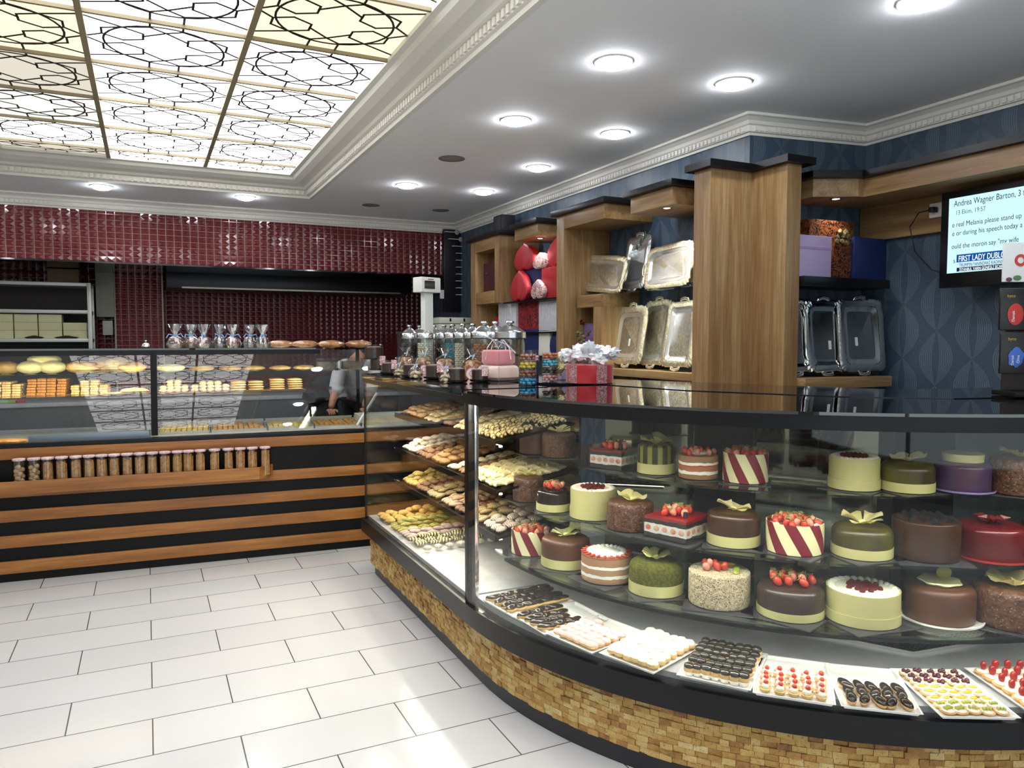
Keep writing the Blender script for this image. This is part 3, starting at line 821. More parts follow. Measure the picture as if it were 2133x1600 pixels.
# --- top: granite slab, raised strip, glass top
ct = thing('granite_worktop', 'polished black granite worktop above the display cases', 'worktop', (1.9, 3.2, 1.263))
m = MB(); m.prism([(1.205, YE+.01), (1.205, YP+.02), (1.62, YP+.02), (1.62, YE-.3), (2.16, 3.4), (2.16, 5.16)], 1.263, 1.289); P3(m, 'slab', GRAN, ct, smooth=False)
GFR = [(1.621, 3.42), (1.95, 2.98), (2.03, 2.52), (2.35, 1.96), (2.62, 1.74), (3.85, 1.45)]
m = MB(); m.prism([(1.621, YE-.3)]+GFR+[(3.85, 1.99), (2.86, 2.15), (2.22, 3.45), (2.161, 3.6), (2.161, 3.9)][0:4]+[(2.161, 3.401)], 1.263, 1.2895); P3(m, 'raised_slab', GRAN, ct, smooth=False)
gt = thing('glass_case_top', 'green-edged curved glass top along the front of the cake case', 'glass top', (2.0, 2.0, 1.2725))
m = MB()
m.prism([(CC.x-1.812, YP+.015)]+arc(1.825)[1:]+[(3.85, 1.12), (3.85, 1.44), (2.62, 1.725), (2.34, 1.95), (2.02, 2.51), (1.94, 2.97)][:]+[(1.93, YP+.015)], 1.277, 1.2865)
P3(m, 'pane', glass('dark_green_glass', '#2c3a38', .12), gt, smooth=False)

# ================================================================== CAKES
CHOC = M('chocolate_glaze', '#35200f', .28, col2='#3d2514', nscale=8)
CHOCD = M('dark_chocolate_glaze', '#1e1310', .18, col2='#251813', nscale=8)
CHOCG = M('grey_brown_glaze', '#332823', .3, col2='#3a2c26', nscale=8)
CHOCM = M('milk_chocolate_ganache', '#4c2b18', .42, col2='#54331d', nscale=8)
CHOCN = M('nutty_chocolate_shell', '#42281a', .38, col2='#644230', nscale=60, bump=.006, bscale=90, spots=('#96714a', 90, .16))
MOSS = M('pistachio_crumb', '#62650f', .9, col2='#3f420c', nscale=90, bump=.006, bscale=260)
MOSSG = M('green_brown_glaze', '#33290e', .3, col2='#515012', nscale=9, bump=.001, bscale=40)
COLLAR = M('white_chocolate_collar', '#b9b57c', .38)
CREAMK = M('piped_cream', '#ece6d2', .55)
WHITEC = M('sugar_white', '#f4f0e8', .6)
REDB = M('raspberry', '#8e1420', .25, col2='#5c0c18', nscale=70, bump=.003, bscale=160)
STRAW = M('strawberry', '#b5241c', .22, col2='#d2543c', nscale=14)
STRAWL = M('strawberry_slice', '#d4604c', .3, col2='#e9b5a0', nscale=30)
LEAFY = M('strawberry_leaf', '#6d7a35', .6)
BLACKB = M('blackberry', '#15131d', .12, bump=.002, bscale=200)
FLOW = M('white_chocolate_petal', '#f0eaa6', .45, col2='#f5f0c4', nscale=12)
NUTC = M('chopped_nut_coat', '#a8977a', .8, col2='#d7caa9', nscale=110, bump=.006, bscale=180, spots=('#5c4630', 130, .22))
PURP = M('blueberry_glaze', '#40325a', .3, col2='#4a2c3a', nscale=6)
REDG = M('red_glaze', '#5c1015', .25, col2='#500d12', nscale=6)
REDGEL = M('red_jelly', '#94121a', .08)
STRP = stripes_mat('diagonal_red_cream', '#dcd9aa', '#74182a', 7, 42, .05)
NAKED = layers_mat('naked_cake_layers', [(0, '#a98566'), (.022, '#efe9df'), (.034, '#a98566'), (.058, '#f1ece3'), (.068, '#a07a5c'), (.098, '#8a5038')])
NAKED2 = layers_mat('naked_cake_layers_berry', [(0, '#8f6a49'), (.02, '#efe9df'), (.032, '#a36a48'), (.05, '#b14a30'), (.056, '#f1ece3'), (.066, '#94704e')])
DRIP = stripes_mat('dark_drips_on_green', '#7d7a3a', '#2e2b17', 11, 0, -.1)
BOXL = layers_mat('strawberry_box_layers', [(0, '#2c1d18'), (.020, '#efe6e4'), (.024, '#eee0dc'), (.056, '#30201b'), (.072, '#a5161a')], .2, .0005)
BOARD = M('dark_grey_cake_board', '#3a3a3d', .25)
def cyl_cake(R, H, mat, rnd_top=.012, nm='cake_body', par=None, n=40, jit=0):
    p = [(R*.985, .002), (R, .008), (R, H-rnd_top)]
    for k in range(1, 6):
        a = k*PI/10; p.append((R-rnd_top+rnd_top*math.cos(a), H-rnd_top+rnd_top*math.sin(a)))
    p.append((R*.5, H+.001)); p.append((.002, H+.0015))
    mb = MB(); mb.lathe(p, n=n, mod=(lambda a, z: 1+jit*noise.noise(Vector((math.cos(a)*6, math.sin(a)*6, z*60)))) if jit else None)
    return mb.build(nm, mat, par)
def flower(par, x, y, z, s=.05, seed=0, tilt=.0):
    r = random.Random(seed)
    mb = MB()
    for k in range(5):
        a0 = k*2*PI/5+r.uniform(-.3, .3); lift = r.uniform(.35, .9)
        def f(i, j, a0=a0, lift=lift):
            wv = (i-.5)*1.5; rr = s*(.12+j*.95)
            a = a0+wv*(.9 if j > .1 else .3)
            zz = s*(lift*j*(1.0-.35*j)+.12*math.sin(i*PI*2+k)*j)+.002
            return Vector((x+rr*math.cos(a)*(1-.12*j*abs(i-.5)*2), y+rr*math.sin(a), z+zz))
        mb.grid(7, 6, f, thick=.0015)
    mb.ball((x, y, z+s*.12), (s*.2, s*.2, s*.14), 1)
    o = mb.build('chocolate_flower', FLOW, par); return o
BER = {}
def proto_mesh(key, fn):
    if key not in BER:
        o = fn(); BER[key] = o.data; bpy.data.objects.remove(o)
    return BER[key]
def berries(par, R, H, mat, n, s, name, seed=0, rad=.6, zoff=0):
    me = proto_mesh(name, lambda: MB().ball((0, 0, 0), (1, .95, .9), 2, .18, 3).build(name, mat))
    for k in range(n):
        a = k*2.4; rr = R*rad*math.sqrt((k+.5)/n)
        o = link(bpy.data.objects.new(name, me), par)
        o.location = (rr*math.cos(a), rr*math.sin(a), H+s*.7+zoff+(1-rr/(R*rad+1e-6))*s*.5); o.scale = (s, s, s); o.rotation_euler = (k, k*2, 0)
def _straw(m):
    o = MB().ball((0, 0, 0), (.85, .85, 1.2), 2, .1, 1).build('strawberry', m); return o
def _leaf():
    lf = MB()
    for j in range(6): lf.tube([(0, 0, 1.05), (math.cos(j*1.05)*.75, math.sin(j*1.05)*.75, 1.25)], [.2, .05], 4)
    return lf.build('leaves', LEAFY)
def strawberries(par, R, H, n, seed=0, rad=.55, s=.016, leaves=True, ox=0, oy=0):
    r = random.Random(seed)
    A = proto_mesh('st', lambda: _straw(STRAW)); B = proto_mesh('cs', lambda: _straw(STRAWL)); L = proto_mesh('lf', _leaf)
    for k in range(n):
        a = k*2.4+seed; rr = R*rad*math.sqrt((k+.5)/n)
        cut = k % 3 == 0
        o = link(bpy.data.objects.new('cut_strawberry' if cut else 'strawberry', B if cut else A), par)
        o.location = (ox+rr*math.cos(a), oy+rr*math.sin(a), H+s*.9+(1-rr/(R*rad))*s*.8); o.scale = (s, s, s)
        o.rotation_euler = (r.uniform(-.9, .9), 0, r.uniform(0, 6))
        if leaves: link(bpy.data.objects.new('leaves', L), o)
def piping(par, R, H, n=26, s=.011, mat=None, jag=False):
    mb = MB()
    for k in range(n):
        a = 2*PI*k/n
        mb.ball(((R-s)*math.cos(a), (R-s)*math.sin(a), H+s*.2), (s*1.2, s*.75, s*.85), 2, .1, k, Matrix.Rotation(a+.6, 3, 'Z'))
    mb.lathe([(R-s*1.5, H-.001), (R-s*1.5, H+.004), (.002, H+.006)], n=30)
    return mb.build('piped_border', mat or CREAMK, par)
def collar(par, R, h, mat=COLLAR, t=.003):
    mb = MB(); mb.lathe([(R+t, .0015), (R+t, h), (R+.0004, h), (R+.0004, .0015), (R+t, .0015)], n=44, caps=False)
    return mb.build('collar_band', mat, par)
def plate(par, R, mat, name='plate'):
    mb = MB(); mb.lathe([(.002, -.001), (R*.9, -.001), (R*1.1, .004), (R*1.16, .010), (R*1.19, .010), (R*1.18, .004), (R*.95, -.0035), (.002, -.0035)], n=48)
    return mb.build(name, mat, par)
def board(par, w_):
    return MB().box((-w_, -w_, -.0055), (w_, w_, -.0015), .001).build('cake_board', BOARD, par)
def boxcake(par, R, H):
    w_ = R*.86
    MB().box((-w_, -w_, .001), (w_, w_, H*.93)).build('layered_cake', BOXL, par, smooth=False)
    MB().box((-w_+.0005, -w_+.0005, H*.93+.0003), (w_-.0005, w_-.0005, H*.98), .001).build('jelly_top', REDGEL, par)
    sl = MB()
    for i in range(5):
        for sx in (-1, 1):
            t_ = (-.8+.4*i)*w_
            q1 = (.0125, .0012, .0105); q2 = (.0012, .0125, .0105)
            sl.ball((t_, sx*(w_+.0006), .039), q1, 2); sl.ball((sx*(w_+.0006), t_, .039), q2, 2)
    sl.build('strawberry_slices', STRAWL, par)
    g = MB()
    for (a, b) in (((-w_-.004, -w_-.004, .0), (w_+.004, -w_-.0025, H*1.08)), ((-w_-.004, w_+.0025, .0), (w_+.004, w_+.004, H*1.08)), ((-w_-.004, -w_-.002, .0), (-w_-.0025, w_+.002, H*1.08)), ((w_+.0025, -w_-.002, .0), (w_+.004, w_+.002, H*1.08))): g.box(a, b)
    g.build('clear_box', GLASS, par, smooth=False)
CAKES = [
 # shelf z, u, v(base front), width px, v(top rim), kind, label
 (.955, 1115, 948, 68, 889, 'choc_bb', 'smooth brown chocolate cake topped with glossy blackberries, left end of the top shelf'),
 (.955, 1164, 955, 73, 905, 'nut_fl', 'nutty milk chocolate cake with cream flower beside the blackberry cake, top shelf left'),
 (.955, 1281, 980, 89, 940, 'boxs', 'square clear-boxed strawberry jelly cake on the top shelf'),
 (.955, 1366, 990, 77, 930, 'drip', 'green cake with dark drips, big pale flower and cream band, top shelf'),
 (.955, 1454, 1001, 83, 952, 'naked2', 'naked layered cake with red filling and sugared strawberries, top shelf'),
 (.955, 1552, 1009, 94, 948, 'stripe', 'cream and burgundy diagonally striped cake on the top shelf'),
 (.955, 1778, 1024, 101, 958, 'cream_rb', 'tall cream-collared cake with dark berries and piped cream, top shelf'),
 (.955, 1889, 1029, 106, 968, 'green_fl', 'glossy green-brown cake with pale flower and cream band, top shelf'),
 (.955, 2003, 1030, 108, 968, 'purple', 'purple glazed cake on a lilac plate with a cream disc on top'),
 (.955, 2122, 1035, 116, 960, 'nut_fl', 'nutty chocolate cake with pale flower at the right end of the top shelf'),
 (.755, 1100, 1048, 66, 998, 'nut_fl', 'nutty chocolate cake with yellow flower at the left end of the middle shelf'),
 (.755, 1153, 1069, 73, 1025, 'dark_st', 'low dark chocolate cake with leafy strawberries and cream band, middle shelf left'),
 (.755, 1235, 1086, 97, 1025, 'cream_rb', 'tall cream-collared cake topped with raspberries on the middle shelf'),
 (.755, 1312, 1111, 99, 1052, 'nut_fl', 'nutty chocolate cake with a large yellow flower beside the boxed strawberry cake'),
 (.755, 1411, 1132, 118, 1085, 'boxs', 'large square clear-boxed strawberry jelly cake on the middle shelf'),
 (.755, 1527, 1144, 110, 1075, 'choc_fl', 'smooth dark brown cake with cream band and flower, centre of the middle shelf'),
 (.755, 1654, 1160, 118, 1097, 'stripe', 'cream and burgundy striped cake heaped with cut strawberries, middle shelf'),
 (.755, 1794, 1169, 122, 1105, 'green_fl', 'green-topped brown cake with cream band and folded flower, middle shelf'),
 (.755, 1926, 1174, 132, 1094, 'choc_bb', 'tall plain brown cake with blackberries on the right of the middle shelf'),
 (.755, 2062, 1175, 134, 1104, 'red', 'red glazed cake on a red plate with a dark red leaf'),
 (.755, 2192, 1168, 120, 1100, 'choc_bb', 'dark cake with blackberries cut off by the right edge of the photo'),
 (.555, 1105, 1160, 82, 1112, 'stripe', 'cream and burgundy striped cake with strawberries, left end of the bottom shelf'),
 (.555, 1178, 1190, 104, 1130, 'choc_fl', 'orange-brown smooth cake with yellow flower and cream band, bottom shelf left'),
 (.555, 1263, 1221, 108, 1165, 'naked', 'naked layered cake with a ring of sugared strawberry slices, bottom shelf'),
 (.555, 1366, 1248, 115, 1182, 'moss', 'bright green crumb-covered cake with flower and cream band, bottom shelf'),
 (.555, 1497, 1275, 128, 1205, 'nutcoat', 'nut-coated cake topped with glazed fruit on the bottom shelf'),
 (.555, 1645, 1299, 137, 1235, 'grey_st', 'grey-brown glazed cake with leafy strawberries and cream band, bottom shelf'),
 (.555, 1795, 1312, 147, 1245, 'cream_rb', 'wide cream-collared cake with bright raspberries, bottom shelf'),
 (.555, 1954, 1309, 148, 1235, 'choc_wp', 'smooth brown cake on a white plate with a cream plaque'),
 (.555, 2108, 1319, 160, 1240, 'nut_fl', 'nutty chocolate cake with large flower at the right end of the bottom shelf'),
 (.555, 1690, 1262, 112, 1207, 'nut_low', 'speckled milk chocolate cake with flower behind the leafy strawberry cake'),
]
for idx, (z, u, vb, wp, vt, kind, lab) in enumerate(CAKES):
    fr = atz(u, vb, z); d = ray(u, vb); h = Vector((d.x, d.y)).normalized()
    P = fr.copy()
    for _ in range(4):
        k = (P-CAM).dot(FW); R = wp/2*k/FPX
        P = Vector((fr.x+h.x*R, fr.y+h.y*R, z))
    dd = ray(u, vt); t = Vector((fr.x, fr.y)).length/Vector((dd.x, dd.y)).length
    H = (CAM+dd*t).z-z
    R *= .97
    H = max(.07, min(H, .14))
    t = thing({'boxs': 'boxed_strawberry_cake', 'stripe': 'striped_cake', 'naked': 'naked_cake', 'naked2': 'naked_cake'}.get(kind, 'round_cake'), lab, 'cake', P, rz=idx*1.1 if kind != 'boxs' else math.radians(20 if z < .9 else 25), group='cakes on the glass shelves')
    bd = kind not in ('purple', 'red', 'choc_wp')
    if kind == 'boxs':
        P2 = t.location; boxcake(t, R, H); strawberries(t, R, H, 12, idx, .55, .015)
        mb = MB(); mb.cyl((-R*.5, -R*.62), .008, H+.006, H+.026, 16); mb.build('seal_button', M('black_button', '#222226', .25), t)
    elif kind == 'choc_bb':
        cyl_cake(R, H, CHOCM if z > .9 else CHOC, .004, par=t); berries(t, R, H-.006, BLACKB, 22, .0125, 'blackberry', idx, .86)
    elif kind == 'nut_fl': cyl_cake(R, H, CHOCN, .018, par=t, jit=.025); flower(t, -.01, 0, H, R*.62, idx)
    elif kind == 'nut_low': cyl_cake(R, H, CHOCN, .012, par=t, jit=.02); flower(t, 0, 0, H, R*.5, idx)
    elif kind == 'drip': cyl_cake(R, H, DRIP, .012, par=t); collar(t, R, H*.36); flower(t, 0, 0, H, R*.85, idx)
    elif kind == 'naked': cyl_cake(R, H, NAKED, .003, par=t, jit=.012); piping(t, R*.8, H, 24, .012, WHITEC); mb = MB(); [mb.ball(((R*.86)*math.cos(a*.3), (R*.86)*math.sin(a*.3), H+.004), (.017, .006, .004), 2, 0, a, Matrix.Rotation(a*.3, 3, 'Z')) for a in range(21)]; mb.build('strawberry_slices', STRAW, t)
    elif kind == 'naked2': cyl_cake(R, H, NAKED2, .003, par=t, jit=.012); strawberries(t, R, H, 14, idx, .85, .012, False); mb = MB(); mb.ball((0, 0, H+.006), (R*.55, R*.55, .012), 2, .3, 3); mb.build('powdered_cream', WHITEC, t)
    elif kind == 'stripe':
        mb = MB(); mb.lathe([(R, .001), (R, H), (R-.003, H), (R-.003, H-.012), (.002, H-.012)], n=48); mb.build('striped_collar', STRP, t)
        strawberries(t, R, H-.014, 20, idx, .84, .014)
        mb = MB(); [mb.ball((R*.8*math.cos(k*2.1), R*.8*math.sin(k*2.1), H-.006), (.012, .009, .007), 1, .4, k) for k in range(18)]; mb.build('cream_rosettes', CREAMK, t)
    elif kind == 'cream_rb':
        mb = MB(); mb.lathe([(R, .001), (R, H), (R-.003, H), (R-.003, H-.006), (.002, H-.006)], n=48); mb.build('collar', COLLAR, t)
        collar(t, R, H*.34); piping(t, R-.004, H-.006, 28, .012); berries(t, R, H-.006, REDB, 20, .0105, 'raspberry', idx, .5)
    elif kind == 'green_fl': cyl_cake(R, H, MOSSG, .03, par=t); collar(t, R*.985, H*.33); flower(t, 0, 0, H, R*.66, idx)
    elif kind == 'moss': cyl_cake(R, H, MOSS, .03, par=t); collar(t, R*.985, H*.36); flower(t, 0, 0, H, R*.5, idx)
    elif kind == 'choc_fl': cyl_cake(R, H, CHOC if z > .7 else CHOCM, .025, par=t); collar(t, R*.985, H*.33); flower(t, 0, 0, H, R*.6, idx)
    elif kind == 'dark_st': cyl_cake(R, H, CHOCD, .022, par=t); collar(t, R*.985, H*.36); strawberries(t, R, H, 10, idx, .6, .014)
    elif kind == 'grey_st': cyl_cake(R, H, CHOCG, .03, par=t); collar(t, R*.985, H*.27); strawberries(t, R, H, 13, idx, .66, .016)
    elif kind == 'nutcoat':
        cyl_cake(R, H, NUTC, .008, par=t, jit=.015); strawberries(t, R, H, 6, idx, .4, .015, False, .02, .015)
        mb = MB()
        for k in range(3): mb.ball((-.03+.03*k, -R*.55, H+.004), (.024, .012, .008), 2, .1, k)
        mb.build('mango_slices', M('mango', '#d8982a', .25), t)
        mb = MB()
        for k in range(3): mb.ball((-R*.55, -.02+.025*k, H+.004), (.012, .024, .006), 2, .1, k)
        mb.build('kiwi_slices', M('kiwi', '#a6ad4e', .3), t)
    elif kind == 'purple':
        cyl_cake(R, H, PURP, .02, par=t); plate(t, R*.98, M('lilac_plate', '#8d80b4', .3))
        mb = MB(); mb.lathe([(R*.72, H+.002), (R*.74, H+.03), (.002, H+.031)], n=36); mb.build('cream_disc', COLLAR, t)
    elif kind == 'red':
        cyl_cake(R, H, REDG, .02, par=t); plate(t, R*.98, M('red_plate', '#a8231f', .3))
        mb = MB()
        for k in range(5): mb.tube([(0, 0, H+.002), (.03*math.cos(k*.8), .03*math.sin(k*.8), H+.022), (.055*math.cos(k*.8), .055*math.sin(k*.8), H+.026)], [.003, .014, .001], 6)
        mb.build('chocolate_leaf', M('dark_red_leaf', '#5e1417', .35), t)
    elif kind == 'choc_wp':
        cyl_cake(R*.93, H, CHOCM, .026, par=t); plate(t, R*.98, WHITE)
        mb = MB(); mb.lathe([(R*.5, H+.002), (R*.56, H+.008), (R*.54, H+.012), (.002, H+.006)], n=30, mod=lambda a, z: 1+.07*math.sin(7*a)); mb.build('cream_nest', FLOW, t)
        mb = MB(); mb.ball((.02, .02, H+.03), (.026, .004, .022), 2); mb.build('chocolate_leaf', M('olive_leaf_plaque', '#a69a3e', .35), t)
    if bd: board(t, R*1.12)
# ================================================================== PASTRIES ON THE SLOPING TRAYS (straight case)
def cmesh(name, fn, mat):
    o = fn().build(name, mat); d = o.data; bpy.data.objects.remove(o); return d
def m_round(a=.028, b=.026, c=.011, seed=0):
    return lambda: MB().ball((0, 0, c*.8), (a, b, c), 2, .12, seed)
def m_finger(): return MB().ball((0, 0, .011), (.036, .015, .012), 2, .1, 4)
def m_shell():
    mb = MB(); mb.ball((0, 0, .012), (.03, .021, .013), 2, .06, 2); mb.ball((0, 0, .02), (.012, .009, .008), 1); return mb
def m_cresc():
    mb = MB(); P = [(.026*math.cos(t), .026*math.sin(t)-.012, .010) for t in [PI*(.0+.125*i) for i in range(9)]]
    mb.tube(P, [.004, .0075, .010, .0115, .012, .0115, .010, .0075, .004], 8); return mb
def m_lady(): return MB().ball((0, 0, .012), (.034, .013, .013), 2, .05, 9)
def drz(name, c1, c2, sc=55, thr=.42):
    m, nt, b = new_mat(name)
    tc = nd(nt, 'ShaderNodeTexCoord').outputs['Object']
    wv = nd(nt, 'ShaderNodeTexWave', {'Vector': tc, 'Scale': sc, 'Distortion': 4.0, 'Detail': 1.0})
    o = ramp(nt, wv.outputs[1], [(thr-.05, lin(c2)), (thr+.05, lin(c1))])
    nt.links.new(o, b.inputs['Base Color']); b.inputs['Roughness'].default_value = .6; return m
K = {
 'almond': ('almond_cookie', m_round(.029, .027, .013, 1), M('almond_brown', '#8f6b40', .7, col2='#b08c5c', nscale=60), 'round toasted almond cookie'),
 'spiral': ('spiral_cookie', m_round(.025, .025, .008, 2), drz('spiral_brown_cream', '#d8c49a', '#6a4a2c', 70), 'small spiral cookie of cream and brown'),
 'lady': ('sandwich_finger', m_lady, drz('cream_finger', '#e3cf94', '#5b3b22', 12, .14), 'pale finger biscuit with dark filling'),
 'white': ('sugared_cookie', m_round(.028, .024, .013, 3), M('powder_white', '#ddd2b8', .8, col2='#efe9da', nscale=50), 'white sugar-dusted cookie'),
 'brown': ('brown_cookie', m_round(.034, .026, .014, 4), M('golden_brown', '#8c683e', .7, col2='#b08a5a', nscale=40, bump=.002, bscale=90), 'golden brown knobbly cookie'),
 'walnut': ('walnut_cookie', m_round(.028, .026, .012, 5), M('walnut_brown', '#6e4c30', .75, col2='#927050', nscale=70, bump=.002, bscale=120), 'dark walnut cookie'),
 'cresc': ('crescent_cookie', m_cresc, M('pale_crescent', '#d2c48c', .75, col2='#e6dcb4', nscale=60), 'pale crescent cookie'),
 'flake': ('flaked_cookie', m_round(.031, .027, .012, 6), M('flaked_pale', '#c3b88c', .8, col2='#dfd8b8', nscale=120, bump=.003, bscale=160), 'pale flaky cookie'),
 'lemon': ('yellow_cookie', m_shell, M('lemon_yellow', '#ae9348', .65, col2='#ccb474', nscale=50), 'plump yellow sandwich cookie'),
 'pink': ('beige_finger_cookie', m_finger, M('rosy_beige', '#a5866c', .65, col2='#c4a98e', nscale=50), 'rosy beige finger cookie'),
 'drz': ('drizzled_cookie', m_finger, drz('dark_drizzle', '#cbb27e', '#4a3222', 60), 'oval cookie with dark drizzle'),
 'cocoa': ('cocoa_cookie', m_round(.025, .022, .012, 7), M('cocoa_brown', '#6b4a36', .7, col2='#8c6a52', nscale=60), 'small cocoa brown cookie'),
 'powder': ('powdered_cookie', m_round(.032, .024, .014, 8), drz('powder_stripes', '#cdbfae', '#7a6252', 40, .35), 'grey-brown powdered cookie'),
 'muffin': ('golden_roll', m_round(.035, .027, .018, 9), M('roll_gold', '#a8843c', .6, col2='#c6a45c', nscale=40, bump=.002, bscale=70), 'golden yellow ridged roll'),
 'green': ('pistachio_cookie', m_finger, M('pistachio_green', '#72742c', .7, col2='#a3a05c', nscale=60), 'green pistachio cookie'),
 'lilac': ('pinkish_cookie', m_finger, M('pinkish_white', '#9a8680', .65, col2='#bcaca6', nscale=50), 'pinkish sugared cookie'),
 'bw': ('half_dipped_cookie', m_finger, drz('half_dipped', '#cfc48a', '#25201e', 18, .5), 'yellow cookie half dipped in dark chocolate'),
 'wrap': ('wrapped_sweet', m_round(.028, .022, .014, 10), M('clear_wrapped_sweet', '#c9c7a8', .15, col2='#8f8d84', nscale=50), 'pale sweet in crinkly clear wrapping'),
}
KD = {}
def kproto(k):
    if k not in KD: KD[k] = cmesh(K[k][0], K[k][1], K[k][2])
    return KD[k]
where = {0: 'on the top sloping tray', 1: 'on the second sloping tray', 2: 'on the third sloping tray', 3: 'on the floor of the straight case'}
def pile(lv, y0, y1, kind, x0=1.425, x1=1.83, dx=.052, dy=.044, layers=2, rz=0.0, jit=.006, upright=False):
    z = TR_T[lv]; tl = TILT if lv < 3 else 0.0
    me = kproto(kind); r = random.Random(hash(kind) % 1000 if False else len(kind)*7+lv)
    nx = max(1, int((x1-x0)/dx)); ny = max(1, int((y1-y0)/dy))
    for L in range(layers):
        for i in range(nx-L):
            for j in range(ny-L):
                if L and (j == 0 or r.random() < .15): continue
                x = x0+(i+.5+L*.5)*dx+r.uniform(-jit, jit); y = y0+(j+.5+L*.5)*dy+r.uniform(-jit, jit)
                o = bpy.data.objects.new(K[kind][0], me); COL.objects.link(o)
                o.location = (x, y, z+(x-1.4)*math.tan(tl)+.003+L*.017)
                o.rotation_euler = (r.uniform(-.12, .12), -tl+r.uniform(-.12, .12)+(.9 if upright else 0), rz+r.uniform(-.35, .35))
                s = r.uniform(.9, 1.08); o.scale = (s, s, s)
                tag(o, K[kind][3]+' piled '+where[lv], 'cookie', K[kind][3]+'s '+where[lv])
bt = 0
def tray(lv, y0, y1, x0=1.412, x1=1.85):
    z = TR_T[lv]; tl = TILT if lv < 3 else 0.0
    global bt; bt += 1
    t = thing('baking_tray', ['', 'black tray of cookies at the far end of the top slope', 'black tray of finger biscuits at the near end of the top slope', 'black tray of white and brown cookies on the second slope', 'black tray of pale crescents at the near end of the second slope', 'black tray of yellow cookies on the third slope', 'black tray of drizzled cookies at the near end of the third slope', 'flat tray of rolls at the far end of the case floor'][bt], 'tray', (x0, y0, z-.011))
    t.rotation_euler = (0, -tl, 0)
    mb = MB(); w_ = x1-x0; d_ = y1-y0
    mb.box((0, 0, 0), (w_, d_, .003)); mb.box((0, 0, .003), (.004, d_, .012)); mb.box((w_-.004, 0, .003), (w_, d_, .012)); mb.box((.004, 0, .003), (w_-.004, .004, .012)); mb.box((.004, d_-.004, .003), (w_-.004, d_, .012))
    mb.build('tray_body', TRAYM, t, smooth=False)
tray(0, 3.88, 4.56); tray(0, 3.10, 3.86)
tray(1, 3.78, 4.56); tray(1, 3.06, 3.76)
tray(2, 3.88, 4.56); tray(2, 3.05, 3.86)
pile(0, 4.15, 4.52, 'almond', layers=2); pile(0, 3.9, 4.14, 'spiral', dx=.046); pile(0, 3.68, 3.85, 'cocoa'); pile(0, 3.42, 3.67, 'flake')
pile(0, 3.13, 3.41, 'lady', dx=.028, dy=.068, layers=2, rz=PI/2, jit=.002)
pile(1, 4.28, 4.53, 'white', layers=3); pile(1, 4.02, 4.27, 'walnut'); pile(1, 3.8, 4.01, 'brown', layers=3, dx=.06, dy=.05)
pile(1, 3.62, 3.75, 'flake', layers=3); pile(1, 3.48, 3.61, 'walnut'); pile(1, 3.09, 3.47, 'cresc', dx=.046, dy=.036, layers=2)
pile(2, 4.3, 4.53, 'lemon', layers=3); pile(2, 4.1, 4.29, 'cocoa'); pile(2, 3.9, 4.09, 'drz', dy=.036, dx=.066)
pile(2, 3.66, 3.85, 'pink', dx=.068, dy=.034); pile(2, 3.5, 3.65, 'cocoa'); pile(2, 3.3, 3.49, 'drz', dx=.068, dy=.036, layers=2); pile(2, 3.08, 3.29, 'powder', dx=.062, dy=.05)
pile(3, 4.3, 4.56, 'muffin', x0=1.26, dx=.068, dy=.056, layers=3); pile(3, 4.08, 4.28, 'green', x0=1.26, x1=1.7, dx=.068, dy=.034, layers=3)
pile(3, 3.92, 4.07, 'lilac', x0=1.26, x1=1.75, dx=.068, dy=.034, layers=2); pile(3, 3.76, 3.91, 'bw', x0=1.26, x1=1.75, dx=.068, dy=.034, layers=2); pile(3, 3.66, 3.75, 'wrap', x0=1.27, x1=1.7, dx=.06, dy=.05, layers=2)

